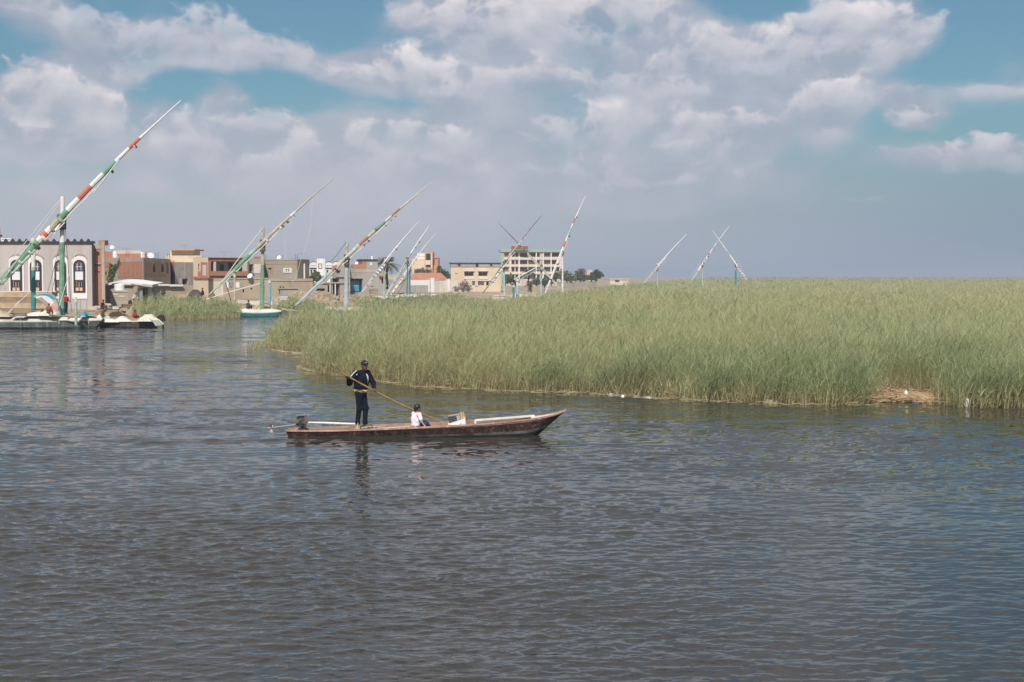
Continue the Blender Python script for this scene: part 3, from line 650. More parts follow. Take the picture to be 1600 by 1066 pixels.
# 1 the grey hall on the left -------------------------------------------------
def hall():
    h = House('hall', 'grey plastered hall with tall white arched windows and a spiked dark roof edge', 'building', [(-70,140),(147.5,140)], 379, 'grey_plaster', z0=.3, depth=16)
    for cx in (-12, 26, 56.5, 95, 124.5):
        sur = h.arch(0, cx-12.2, cx+12.2, 400.5, 467, 'white_paint', .07, name='window_surround', flat=.62)
        w = h.arch(0, cx-9.5, cx+9.5, 406, 457, 'dark_trim', .15, inn=-.071, name='window', parent=sur)
        # panes and the things standing in them are pieces of the window
        h.arch(0, cx-5.8, cx+5.8, 409.5, 423, 'glass', .175, inn=-.151, name='fanlight', parent=sur)
        h.panels(0, [(cx-6.2, cx+6.2, 424.5, 437.5)], 'white_panel', .17, 'blind', inn=-.151, parent=sur)
        h.panels(0, [(cx-5.4, cx-.7, 449.5, 454.5), (cx+.7, cx+5.4, 449.5, 454.5), (cx-.6, cx+.3, 441, 449), (cx-4, cx-3.4, 439, 448), (cx+3.6, cx+4.2, 441, 448)], 'tan_cloth', .17, 'shelf', inn=-.151, parent=sur)
        h.panels(0, [(cx-3.4, cx-2.6, 411, 423), (cx+2.6, cx+3.4, 411, 423), (cx-5, cx+5, 416.5, 417.2)], 'white_paint', .19, 'glazing_bar', inn=-.176, parent=sur)
        a, U, n, Ln = h.face(0); u0, za = h.uz(0, cx-13, 400); u1, zb = h.uz(0, cx+13, 400); r = (u1-u0)/2
        arc = [(u0+r+(r+.0)*math.cos(t), za-.55+.78*math.sin(t)) for t in np.linspace(.35, math.pi-.35, 12)]
        inn_ = [(u0+r+(r-.12)*math.cos(t), za-.55+.66*math.sin(t)) for t in np.linspace(.35, math.pi-.35, 12)]
        mb = MB()
        for i in range(11): mb.prism([arc[i], inn_[i], inn_[i+1], arc[i+1]], a, U, Vector((0,0,1)), n, -.03, .05)
        mb.build('hood_mould', M_['concrete_grey'], h.root)
    h.panels(0, [(-70, 149, 377.4, 380.4)], 'dark_trim', .18, 'parapet_band')
    a, U, n, Ln = h.face(0); mb = MB(); zt = wz(377.5, 140); x = -66
    while x < 148:
        u, _ = h.uz(0, x, 378); mb.prism([(u-.21, zt), (u+.21, zt), (u+.03, zt+.27), (u-.03, zt+.27)], a, U, Vector((0,0,1)), n, -.1, .1); x += 10.75
        mb.build('spike', M_['dark_trim'], h.root); mb = MB()
    h.panels(0, [(143.6, 147.9, 376.5, 486)], 'dark_trim', .10, 'corner_pilaster')
    h.panels(0, [(125, 126, 467, 484), (135, 136, 467, 484), (106, 106.8, 467, 484)], 'concrete_grey', .05, 'joint')
    h.panels(0, [(-70, 143, 482, 487)], 'concrete_grey', .09, 'plinth')
    h.done()
    t = House('stair_tower', 'dark red stair head rising at the picture edge behind the grey hall', 'tower', [(-18,158),(2.5,158)], 356, 'rust', z0=.3, depth=4); t.panels(0, [(-18,3.5,367,370)], 'dark_trim', .2, 'cornice'); t.done()
    r = House('rooftop_room', 'small white rooftop room showing above the spiked edge of the grey hall', 'building', [(3,152),(17,152)], 373.4, 'white_paint', z0=4, depth=4); r.panels(0, [(2,18,372.4,374)], 'white_panel', .12, 'roof_edge'); r.done()
hall()

# 2 the brick houses right of the hall -----------------------------------------
h = House('brick_house', 'narrow unfinished brick house squeezed beside the grey hall', 'building', [(148,141),(165,141)], 383, 'red_brick', z0=.4, depth=2.5)
h.panels(0, [(158.5,164.6,378,486)], 'concrete', .08, 'column'); h.panels(0, [(148,158.5,383,389),(148,158.4,411,413)], 'concrete', .06, 'floor_band')
h.panels(0, [(154,164,375.5,383.2)], 'red_brick', .03, 'parapet_stub', inn=1.2); h.panels(0, [(149,157,413,415),(149,156,424,425)], 'dark_trim', .07, 'ledge'); h.done()

h = House('brick_house', 'brick infill house on a tan concrete frame with a creeper on its wall', 'building', [(163,170),(225,162),(267,176)], 402.8, 'concrete', z0=.4, depth=11, ref=1)
h.panels(0, [(161.5,172,409.5,418),(183.5,222.5,409.5,434.5),(161,171,421,425)], 'red_brick', .035, 'brick_infill')
h.panels(1, [(227.5,260,409.5,434)], 'dull_brick', .035, 'brick_infill')
h.open(0, 204.5, 211, 413.2, 420.5, 'white_panel', 'dark_trim'); h.open(0, 181, 184.4, 413.4, 418.4, 'dark_inside'); h.open(0, 163.3, 167, 426, 436.5, 'dark_inside', None)
h.open(0, 213, 215.4, 409, 411.4, 'dark_inside')
for x in (237, 250):
    h.arch(1, x-.6, x+6.1, 409.8, 427, 'concrete', .07, name='window_surround'); h.arch(1, x+.6, x+5, 412, 425.5, 'dark_inside', .085, inn=-.071, name='window')
h.open(1, 259, 263.4, 411, 428, 'dark_inside'); h.panels(1, [(227,264,434,437)], 'concrete', .06, 'floor_band')
a, U, n, Ln = h.face(0)
p0 = Vector((wx(163,172), 172, h.z1)); mb = MB()
mb.obox((wx(196,173), 173, h.z1+.28), (wx(230,173)-wx(196,173)+.2,-.7,0), (0,.15,0), (0,0,.36)); mb.obox((wx(173,175), 175, h.z1+.4), (.9,-.1,0), (0,.15,0), (0,0,.55)); mb.build('parapet', M_['red_brick'], h.root)
mb = MB(); mb.obox((wx(196,178), 178, h.z1+.6), (wx(225,178)-wx(196,178),-.7,0), (0,.15,0), (0,0,.5)); mb.build('parapet', M_['pale_plaster'], h.root)
h.done(); BRICK = h

h = House('shed', 'low cement shed with a blue door under a sagging white roof sheet', 'shed', [(161,156),(214.5,154),(237.5,156)], 446.5, 'cement_wall', z0=.4, depth=5)
h.open(1, 214.8, 222, 450, 473, 'sky_blue', 'concrete', .18, 'door', 'door_frame'); h.open(1, 223, 232, 449.5, 472, 'dark_inside', None, .5, 'doorway')
mb = MB()
pts = [(160,446.8),(166,443),(175,441),(188,440.3),(205,441),(222,443.5),(238,445.2)]
for i in range(len(pts)-1):
    ya = [float(np.interp(p[0], [161,214.5,237.5], [156,154,156]))-.55 for p in pts]; a, b = at(*pts[i], ya[i]), at(*pts[i+1], ya[i+1]); q = Vector((0,5,.25)); d = Vector((0,0,-.16 - .1*(i % 2)))
    mb.quad(a, b, b+q, a+q); mb.quad(a+d, b+d, b, a); mb.quad(a+d, a+q+d, b+q+d, b+d)
mb.build('roof_sheet', M_['white_paint'], h.root); h.done()
h = House('walled_yard', 'long low cement yard wall with a light blue door and pale sheet on top', 'wall', [(237.8,158),(302,161)], 447, 'cement_wall', z0=.4, depth=5)
h.open(0, 238.2, 241.5, 450, 472, 'sky_blue', None, .08, 'door'); h.panels(0, [(233.5,238.6,450,472.5)], 'sky_blue', .12, 'door')
h.panels(0, [(236,262,444.2,446.8),(263,284,444.8,447.6)], 'white_paint', .4, 'roof_sheet', inn=3); h.panels(0, [(261,262,448,474)], 'concrete_grey', .03, 'crack'); h.done()
h = House('tank_plinth', 'squat cement block plinth carrying the large white water tank', 'plinth', [(173,151),(200.5,151)], 455, 'block_wall', z0=.35, depth=2.4)
h.panels(0, [(172,201.4,454,456.4)], 'concrete', .06, 'coping'); h.panels(0, [(176,184,459,461.5),(186,195,462,464)], 'pale_plaster', .03, 'plaster_patch'); h.done()

# 3 yellow and orange houses ------------------------------------------------------
h = House('cream_house', 'cream upper house with an orange trim over grey block and brick walls', 'building', [(261,186),(274,181),(303,184)], 409.6, 'concrete_grey', z0=.4, depth=10, ref=1)
h.panels(0, [(261.6,272.4,410.5,434)], 'red_brick', .04, 'brick_infill'); h.panels(1, [(288.5,291,410,434)], 'concrete', .06, 'column'); h.panels(1, [(281,287,413,420)], 'concrete', .03, 'repair_patch')
h.open(1, 281,294, 436, 444, 'dark_inside', None, 1.2, 'opening'); h.open(0, 266,272.5, 435, 444, 'dark_inside', None, 1.0, 'opening')
mb = MB(); z0 = h.z1; zt = wz(399.5, 187); zt2 = wz(391.6, 189)
mb.box(wx(262,187), wx(304,187), 186.5, 193, z0-.05, zt); mb.build('upper_storey', M_['cream'], h.root)
mb = MB(); mb.box(wx(268,189), wx(303,189), 188.6, 193, zt-.02, zt2); mb.build('upper_storey', M_['cream_pale'], h.root)
mb = MB(); mb.box(wx(267,188), wx(306,188), 187.6, 193.5, zt2-.01, zt2+.16); mb.box(wx(255,184), wx(266,184), 186.2, 187, z0-.1, z0+.25); mb.build('roof_trim', M_['orange'], h.root); h.done()
h = House('cream_house', 'narrow cream house with orange brick patches beside the long terracotta house', 'building', [(302.5,183),(326,184.5)], 402, 'cream', z0=.4, depth=9)
h.panels(0, [(313.5,324,410,432)], 'red_brick', .04, 'brick_infill'); h.panels(0, [(309,313,424,432)], 'terracotta', .05, 'painted_panel'); h.open(0, 309.8, 312, 412, 423, 'dark_inside'); h.panels(0, [(316,322,414,431)], 'pale_plaster', .07, 'plaster_patch')
h.panels(0, [(302,326,432,435)], 'terracotta', .2, 'floor_band'); h.panels(0, [(306,316,399.3,402.4)], 'cream_pale', .02, 'parapet_stub', inn=2); h.done()

h = House('terracotta_house', 'terracotta house with a long recessed loggia and grey back wall', 'building', [(324,197),(388,201)], 402.4, 'terracotta', z0=.4, depth=12)
h.open(0, 329.5, 386, 408.2, 424, 'concrete_grey', None, 1.6, 'loggia')
for x0, x1, y0, y1 in ((338,345,412,424),(352,358,413,423),(365.5,371.5,411,421)):
    u0, u1, za, zb = h.rect(0, x0, x1, y0, y1); a, U, n, _ = h.face(0); MB().prism([(u0,za),(u1,za),(u1,zb),(u0,zb)], a, U, (0,0,1), n, -1.62, -1.5).build('window', M_['dark_inside'], h.root)
h.panels(0, [(334.5,337.5,409,424),(380,386,408.4,424)], 'pale_plaster', .02, 'column', inn=.3); h.panels(0, [(323,389,402,403.4)], 'orange', .25, 'roof_edge'); h.panels(0, [(328,388,431,434)], 'dark_inside', .02, 'painted_shadow_strip')  # last strip is flat dark colour painted as shade under the loggia parapet
h.done()
h = House('block_house', 'grey block house part with a dark window left of the green mast', 'building', [(388.5,203),(413,204)], 404.5, 'beige_block', z0=.4, depth=10)
h.open(0, 390, 396, 413, 424, 'dark_inside', 'concrete'); h.panels(0, [(396.5,408,413,427)], 'pale_plaster', .05, 'plaster_patch'); h.panels(0, [(401,408,401,404.6)], 'red_brick', .02, 'parapet_stub', inn=1.5); h.done()
h = House('block_house', 'tan block house with a white sign on its blank front wall', 'building', [(412.5,207),(465,203),(484,209)], 405.6, 'beige_block', z0=.4, depth=11, ref=1)
sg = h.panel(0, 443, 456.2, 419, 426.4, 'white_panel', .08, 'sign')
tx = MB(); a, U, n, _ = h.face(0)
for x in (448.1, 451.6):
    for r in ((x-1.1, x+1.1, 420.6, 421.6), (x-.45, x+.45, 421.6, 424.6)):
        u0, u1, za, zb = h.rect(0, *r); tx.prism([(u0,za),(u1,za),(u1,zb),(u0,zb)], a, U, (0,0,1), n, .078, .10)
tx.build('sign_mark', M_['dark_trim'], sg)
h.panels(0, [(417.5,419,417,427),(425,426.5,417,427),(419,425,417,418.6)], 'orange', .09, 'window_frame'); h.open(0, 419.2, 424.8, 418.8, 427, 'concrete_grey', None, .12)
h.panels(0, [(412.6,464.5,405,407),(412.6,464.5,411.4,412.2)], 'concrete', .05, 'floor_band'); h.panels(1, [(465.6,483.6,405,407)], 'concrete', .05, 'floor_band'); h.panels(1, [(474.4,475.6,412,440)], 'white_paint', .18, 'drainpipe'); h.panels(0, [(450,462,438,439.2)], 'pale_plaster', .9, 'ledge')
h.done(); TAN = h
h = House('compound_wall', 'long grey cement wall running below the terracotta and tan houses', 'wall', [(290,186),(350,187),(420,189),(489,192)], 435.5, 'cement_wall', z0=.4, depth=3, ref=1)
h.panels(0, [(292,322,441,466)], 'pale_plaster', .05, 'plaster_patch'); h.panels(0, [(325.5,349,440,464)], 'pale_plaster', .05, 'plaster_patch')
h.panels(1, [(351,419,434.4,436.4)], 'concrete', .08, 'coping'); h.panels(2, [(421,488,437.6,439.4)], 'concrete', .08, 'coping')
for k, r in ((1,(379,381.6,452,457)), (1,(391.5,394.5,450,452.5)), (1,(361,363,448,450)), (2,(437,439.5,447.5,450.5)), (2,(441.5,444,448,450.5))): h.open(k, *r, 'dark_inside', None, .2, 'vent')
h.done()
h = House('shed', 'small grey block shed with a flat grey front below the tan house', 'shed', [(435,178),(466,179)], 450.5, 'concrete_grey', z0=.4, depth=4); h.panels(0, [(434,467,450,451.4)], 'concrete', .15, 'roof_slab'); h.open(0, 436, 437.4, 453, 460, 'dark_inside'); h.done()
h = House('low_building', 'low unfinished building with dark openings left of the thick blue mast', 'building', [(470,222),(546,226)], 441.5, 'cement_wall', z0=.5, depth=8)
for r in ((473,479.5,449,461),(483,487,451,457),(494.5,508,451,463),(512,518,446,462),(520,531,437,462)): h.open(0, *r, 'dark_inside', None, .6, 'opening')
h.panels(0, [(485,546,441,443)], 'concrete', .2, 'roof_slab'); h.panels(0, [(514.8,516,443,463),(523,524.2,443,463)], 'white_paint', .15, 'pillar'); h.done()
h = House('unfinished_house', 'unfinished grey house with one small dark window behind the leaning yard', 'building', [(519,254),(547,256)], 416, 'concrete_grey', z0=.5, depth=8); h.open(0, 526, 532.4, 422.5, 428, 'dark_inside', 'concrete'); h.panels(0, [(524,547,431,433)], 'concrete', .3, 'floor_band'); h.open(0, 519.6, 530, 435, 446, 'dark_inside', None, .8, 'opening'); h.done()

h = House('white_villa', 'white villa with a scalloped dark edged roofline and a square central tower', 'building', [(484,300),(546,302)], 413.5, 'white_paint', z0=.5, depth=12)
h.panels(0, [(494.8,508,404.4,436)], 'white_paint', .25, 'tower', inn=3.5); h.panels(0, [(497.2,503,412,420)], 'dark_trim', .31, 'window', inn=-.24); h.panels(0, [(498.3,502,413,419.2)], 'white_panel', .34, 'pane', inn=-.30)
for cx in (489.6, 514, 525, 536):
    h.arch(0, cx-5.1, cx+5.1, 409.8, 415, 'white_paint', .12, name='scalloped_parapet'); 
    u0, u1, za, zb = h.rect(0, cx-5.3, cx+5.3, 409.4, 413); a, U, n, _ = h.face(0); r = (u1-u0)/2; mb = MB()
    ts = np.linspace(.1, math.pi-.1, 8)
    for i in range(7): mb.prism([(u0+r+r*math.cos(t), za+.1+(zb-za)*math.sin(t)*f) for t, f in ((ts[i],.82),(ts[i+1],.82),(ts[i+1],1.05),(ts[i],1.05))], a, U, (0,0,1), n, .02, .2)
    mb.build('dark_edge', M_['dark_trim'], h.root)
h.panels(0, [(484,494.6,418.4,420.4),(508.2,546,418.4,420.4)], 'dark_trim', .1, 'cornice')
for r in ((485,488.5,421.5,428),(489.5,493.5,421.5,428),(510,513.5,422,429),(516,519.6,422,429)): h.open(0, *r, 'dark_inside', 'white_panel')
h.done()
h = House('grey_house', 'grey rendered house with bright blue double doors set in a dark recess', 'building', [(545.5,262),(603,264)], 419.5, 'concrete_grey', z0=.6, depth=10)
h.open(0, 547.5, 566, 435.5, 457, 'dark_inside', None, .9, 'porch')
u0, u1, za, zb = h.rect(0, 550, 562.2, 439, 455.5); a, U, n, _ = h.face(0); um = (u0+u1)/2; zm = (za+zb)/2
for q0, q1 in ((u0, um-.02), (um+.02, u1)):
    d = MB().prism([(q0,za),(q1,za),(q1,zb),(q0,zb)], a, U, (0,0,1), n, -.85, -.74).build('door', M_['blue_door'], h.root)
    MB().prism([(q0+.05,zm-.05),(q1-.05,zm-.05),(q1-.05,zm+.12),(q0+.05,zm+.12)], a, U, (0,0,1), n, -.745, -.70).build('door_band', M_['sky_blue'], d)
h.panels(0, [(546,602,420.5,426)], 'concrete', .04, 'floor_band'); h.panels(0, [(545.6,566,433,435.4)], 'concrete', .35, 'lintel')
h.panels(0, [(551,569.5,413,420)], 'red_brick', .02, 'parapet', inn=1.4); h.panels(0, [(566,572,406.5,420)], 'red_brick', .03, 'upper_storey', inn=5); h.panels(0, [(572,590,406.5,420)], 'concrete_grey', .025, 'upper_storey', inn=5)
h.panels(0, [(565,591,405.2,407)], 'dark_trim', .25, 'roof_edge', inn=5.2); h.panels(0, [(578,581.5,410.5,414.5)], 'white_panel', .06, 'window', inn=-.02)
h.panels(0, [(592,602,431,433)], 'rust', .5, 'awning'); h.open(0, 596, 600.5, 434, 443, 'dark_inside'); h.panels(0, [(579,583,447,448)], 'dark_trim', .04, 'vent'); h.done(); GREY = h
h = House('rubble_wall', 'rough dark block wall behind the cluster of pale leaning yards', 'wall', [(603,290),(640,292)], 437, 'concrete_grey', z0=.6, depth=4); h.panels(0, [(605,618,429,437.2)], 'pale_plaster', .02, 'parapet', inn=3); h.done()

h = House('orange_villa', 'tall cream and orange villa with a dark balcony window on top', 'building', [(644,400),(664,400)], 404.5, 'cream', z0=.6, depth=10)
a = h.P[0]; mb = MB(); z = lambda py: wz(py, 400)
mb.box(wx(664.5,400), wx(676.8,400), 398.6, 408, .2, z(394)); mb.build('tower', M_['orange'], h.root)
mb = MB(); mb.box(wx(676.8,400), wx(684.5,400), 400.5, 409, .2, z(402)); mb.box(wx(675.6,400), wx(683,400), 400.2, 400.6, z(403.5), z(402.4)); mb.build('wing', M_['orange'], h.root)
mb = MB(); mb.box(wx(666,400), wx(673.3,400), 398.5, 398.75, z(406.6), z(396.6)); mb.build('window', M_['dark_inside'], h.root)
mb = MB(); mb.box(wx(665.6,400), wx(673.6,400), 398.2, 399.3, z(414), z(406.8)); mb.build('balcony', M_['cream_pale'], h.root)
mb = MB(); mb.box(wx(666,400), wx(673.3,400), 398.52, 398.72, z(417.6), z(414.1)); mb.build('window', M_['dark_inside'], h.root)
mb = MB(); mb.box(wx(674,400), wx(676.2,400), 398.4, 398.8, z(420), z(395)); mb.box(wx(648,400), wx(664,400), 399.6, 400.05, z(402), z(400.2)); mb.build('trim', M_['cream'], h.root)
mb = MB(); mb.box(wx(651,400), wx(663,400), 403, 407, z(404.4), z(395.5)); mb.build('rooftop_room', M_['white_paint'], h.root)
mb = MB(); mb.box(wx(677.5,400), wx(679,400), 400.4, 400.55, z(414), z(406)); mb.build('window', M_['dark_inside'], h.root)
h.done()
h = House('tiled_house', 'long low house under a faded red tile roof in front of the orange villa', 'building', [(642,335),(697,335)], 437, 'pale_plaster', z0=.6, depth=9)
a, b = h.P[0], h.P[1]; z0, z1 = h.z1, wz(426.5, 339); mb = MB()
mb.quad((a.x-.4,334.4,z0-.1),(b.x+.4,334.4,z0-.1),(b.x-1.4,339,z1),(a.x+.4,339,z1)); mb.quad((a.x+.4,339,z1),(b.x-1.4,339,z1),(b.x+.4,344.6,z0-.1),(a.x-.4,344.6,z0-.1)); mb.quad((b.x+.4,334.4,z0-.1),(b.x+.4,344.6,z0-.1),(b.x-1.4,339,z1)); mb.quad((a.x-.4,344.6,z0-.1),(a.x-.4,334.4,z0-.1),(a.x+.4,339,z1))
mb.build('roof', M_['roof_tile'], h.root); h.open(0, 672, 674.5, 438, 440.5, 'dark_inside'); h.done()
h = House('compound_wall', 'whitewashed compound wall with white gate pillars below the tiled roof', 'wall', [(640,290),(738,294)], 438.6, 'pale_plaster', z0=.6, depth=1.2)
h.panels(0, [(641,672,437.8,446)], 'white_paint', .05, 'plaster_band'); h.panels(0, [(641,671,446.4,461)], 'concrete_grey', .04, 'plaster_band')
for x0, x1, y0 in ((672.6,678.4,434.5),(698.5,702.5,436.5),(668.6,671,437)): h.panels(0, [(x0,x1,y0,459)], 'white_paint', .3, 'pillar', inn=1.3)
h.done()
h = House('yellow_house', 'two storey pale yellow house with paired balconies and arched ground floor openings', 'building', [(704.5,300),(782.5,302)], 416.5, 'cream', z0=.4, depth=11)
h.panels(0, [(704.2,782.4,411.6,417.2)], 'concrete_grey', .12, 'roof_parapet', inn=1); h.panels(0, [(703,783,410.6,412)], 'dark_trim', .3, 'roof_edge', inn=2)
h.panels(0, [(715.5,719,412.6,415.6),(743,747.4,412,416.8),(765.5,769,412.4,416)], 'dark_inside', .18, 'vent')
for x0, x1 in ((725.6,740.2),(747.6,761.8)):
    o = h.open(0, x0, x1, 424.6, 432, 'glass', 'pink', .7, 'balcony', 'frame', 1); h.panels(0, [(x0-.8,x1+.8,421.4,424)], 'cream_pale', .3, 'lintel'); h.panels(0, [(x0-.8,x1+.8,432.4,436.6)], 'cream_pale', .28, 'parapet')
h.panels(0, [(742,746.6,418,447)], 'pink', .15, 'pilaster')
for x0, x1 in ((731.6,742),(745.8,756.6),(759.8,764)): h.open(0, x0, x1, 440, 446.8, 'pink' if x1 < 757 else 'dark_inside', 'white_paint', .8)
h.panels(0, [(728,768,437,439)], 'cream_pale', .2, 'floor_band'); h.panels(0, [(711,714.4,427,428)], 'dark_trim', .03, 'vent'); h.done()

h = House('apartment_block', 'five storey pink and cream apartment block with a pale green roof edge', 'building', [(782,480),(878,484)], 391, 'pink', z0=.4, depth=16)
zz = lambda py: wz(py, 480)
for y0, y1 in ((395.5,401.5),(407,413),(418,424.5),(429.5,436)):
    for x0, x1, mm in ((788,795,'rust'),(799.5,804,'dark_inside'),(805.5,809.5,'dark_inside'),(812.5,824,'dark_inside'),(825.5,837,'dark_inside'),(838.5,843.5,'dark_inside'),(850,860,'glass'),(862,874,'dark_inside')):
        if y0 > 405 and 815 < x0 < 840: mm = 'glass'
        h.open(0, x0, x1, y0, y1, mm, None, .6)
h.panels(0, [(781,879,390,394)], 'green_roof', .6, 'roof_edge', inn=2)
for y0, y1 in ((402.6,406),(413.8,417),(425.2,428.6)): h.panels(0, [(787,877,y0,y1)], 'cream_pale', .25, 'floor_band')
h.panels(0, [(x, x+1.3, 394, 447) for x in (796.5, 810.5, 837.2, 848, 860.4, 875.5)], 'white_paint', .33, 'column')
h.panels(0, [(782,787.4,391.5,447)], 'green_roof', .2, 'stair_strip')
mb = MB(); mb.box(wx(799,480), wx(824.5,480), 479, 486, zz(391), zz(384.2)); mb.build('rooftop_room', M_['cream_pale'], h.root)
mb = MB()
for y in (384.6, 387.6): mb.box(wx(798.6,480), wx(824.9,480), 478.6, 486.2, zz(y+1.1), zz(y))
mb.build('red_stripe', M_['rust'], h.root); h.done()
h = House('low_wall', 'low grey wall running right of the apartment block toward the reeds', 'wall', [(870,440),(932,450)], 439.4, 'concrete_grey', z0=.4, depth=3); h.panels(0, [(870,898,438.6,441.4)], 'pale_plaster', .1, 'coping'); h.done()
h = House('pink_house', 'small rounded pink house top showing among the dark trees', 'building', [(917,520),(928,520)], 428, 'pink', z0=.4, depth=6)
h.arch(0, 917.4, 926, 421.5, 429, 'pink', .02, inn=4, name='dome'); h.panels(0, [(916.4,929,431,432)], 'cream_pale', .2, 'floor_band'); h.done()
h = House('cream_hut', 'small flat cream hut half sunk behind the reeds at the far end of the village', 'building', [(953,520),(981,522)], 436.4, 'cream_pale', z0=.4, depth=7); h.panels(0, [(952,982,435.6,437)], 'cream', .3, 'roof_slab', inn=6); h.open(0, 961, 968, 438.4, 441, 'dark_inside'); h.done()

# rooftop things ---------------------------------------------------------------
def water_tank(px, ytop, ybot, wpx, Y, label):
    r = wpx/2/FPX*Y; c = Vector((wx(px, Y), Y, wz(ybot, Y))); hgt = wz(ytop, Y) - c.z
    t = thing('water_tank', c, label, 'water tank'); mb = MB(); k = 20
    prof = [(.96,0),(1,.05),(1,.44),(.965,.46),(1,.48),(1,.86),(.9,.94)]
    mb.tube([c + Vector((0,0,hgt*z)) for _, z in prof], [r*p for p, _ in prof], 20); mb.build('tank_body', M_['plastic_white'], t, smooth=False)
    MB().tube([c+Vector((0,0,hgt*.93)), c+Vector((0,0,hgt*.97)), c+Vector((0,0,hgt))], [r*.5, r*.48, r*.3], 14).build('lid', M_['plastic_white'], t)
    MB().tube([c+Vector((r*.9,-.1,hgt*.1)), c+Vector((r+.15,-.1,hgt*.1)), c+Vector((r+.15,-.1,-.3))], .04, 6).build('pipe', M_['metal'], t)
water_tank(187, 443.5, 455, 15.5, 151.8, 'large white water tank on the block plinth beside the low shed')
water_tank(181, 393, 402.9, 7.5, 165.9, 'white water tank on the roof corner of the brick house with the creeper')
water_tank(224, 393.6, 402.7, 6, 168, 'small white water tank on the brick roof above the arched windows')
water_tank(581.5, 400.5, 405.4, 3.6, 266, 'tiny white tank on top of the grey house with blue doors')
def dish(px, py, Y, r, zroof, label, az=R(200)):
    c = at(px, py, Y); t = thing('satellite_dish', (c.x, c.y, zroof), label, 'satellite dish')
    d = Vector((math.sin(az)*.8, math.cos(az)*.8, .55)).normalized(); a = d.cross(Vector((0,0,1))).normalized(); b = a.cross(d); mb = MB(); vs = [c - d*r*.3]; fs = []
    for j in range(1, 4):
        for q in range(14): vs.append(c - d*r*.3*(1-(j/3)**2) + (a*math.cos(q*.4488)+b*math.sin(q*.4488))*r*j/3)
    fs += [(0, 1+q, 1+(q+1)%14) for q in range(14)]
    for j in range(2): fs += [(1+j*14+q, 1+(j+1)*14+q, 1+(j+1)*14+(q+1)%14, 1+j*14+(q+1)%14) for q in range(14)]
    mb.raw(vs, fs); o = mb.build('dish', M_['plastic_white'], t, smooth=True); o.modifiers.new('thick', 'SOLIDIFY').thickness = .03
    MB().tube([(c.x, c.y+.05, zroof-.05), c - d*r*.25], .035, 6).build('stand', M_['metal'], t)
    MB().tube([c - b*r*.8, c + d*r*.7], .02, 5).ball(c + d*r*.72, .06, 6, 4).build('receiver_arm', M_['metal'], t)
dish(175, 386.6, 176, .28, wz(396,176), 'small white satellite dish high above the brick house roof', R(170))
dish(436, 402.4, 206.5, .36, TAN.z1, 'white satellite dish on the roof edge of the tan block house')
dish(390.5, 431.2, 187.6, .38, wz(436,187.6), 'white satellite dish on top of the long grey cement wall')
dish(235.5, 399.3, 172, .4, wz(403,172), 'white satellite dish on the brick roof right of the small water tank', R(150))
dish(557, 411.6, 263.5, .35, wz(414,263.5), 'small white satellite dish on the brick parapet of the grey house')
# ------------------------------------------------------------------ boats
M_['hull_green'] = mat('faded_green_hull', (.125,.15,.135), (.065,.08,.072), 1.0, streak=True, stain=.5, speck=(.38,.40,.36))
M_['hull_teal'] = mat('teal_hull', (.03,.17,.19), (.02,.11,.13), 1.0, stain=.4, speck=(.12,.25,.26))
M_['hull_dark'] = mat('dark_hull', (.07,.06,.05), (.03,.028,.026), 1.4, stain=.5, speck=(.22,.19,.16))
M_['hull_black'] = mat('black_bottom', (.03,.03,.028), (.018,.018,.017), 1.4)
M_['deck_white'] = mat('worn_white_deck', (.64,.62,.57), (.44,.41,.36), .9, stain=.45)
M_['spar_white'] = mat('white_spar', (.72,.70,.68), (.58,.56,.54), 2.2, stain=.3)
M_['spar_red'] = mat('red_spar', (.55,.15,.085), (.44,.13,.08), 2.2, stain=.2)
M_['spar_green'] = mat('green_spar', (.15,.34,.22), (.11,.25,.16), 2.0, stain=.35)
M_['spar_pale'] = mat('grubby_white_spar', (.55,.53,.47), (.38,.36,.31), 2.0, stain=.4)
M_['spar_faded'] = mat('faded_red_spar', (.40,.16,.11), (.30,.14,.10), 2.2, stain=.3)
M_['spar_tan'] = mat('pale_tan_spar', (.46,.44,.32), (.33,.31,.22), 1.8, stain=.35)
M_['spar_sage'] = mat('sage_spar', (.36,.45,.36), (.25,.33,.26), 1.8, stain=.35)
M_['spar_blue'] = mat('pale_blue_spar', (.40,.48,.51), (.29,.36,.39), 1.8, stain=.35)
M_['spar_teal'] = mat('teal_spar', (.04,.23,.24), (.03,.17,.18), 1.8, stain=.2)
M_['spar_dark'] = mat('dark_spar', (.16,.14,.13), (.09,.08,.075), 1.8)
M_['mast_patchy'] = mat('patchy_green_mast', (.20,.36,.25), (.12,.24,.16), 2.2, stain=.8, speck=(.05,.07,.055))
M_['rope'] = mat('rope', (.42,.37,.29), (.33,.29,.22), 6)
M_['rope_white'] = mat('pale_rope', (.62,.60,.58), (.5,.48,.46), 6)
M_['lashing'] = mat('lashing', (.15,.115,.085), (.08,.06,.045), 5)
M_['canvas'] = mat('canvas', (.70,.68,.64), (.54,.52,.48), 1.4, stain=.2)

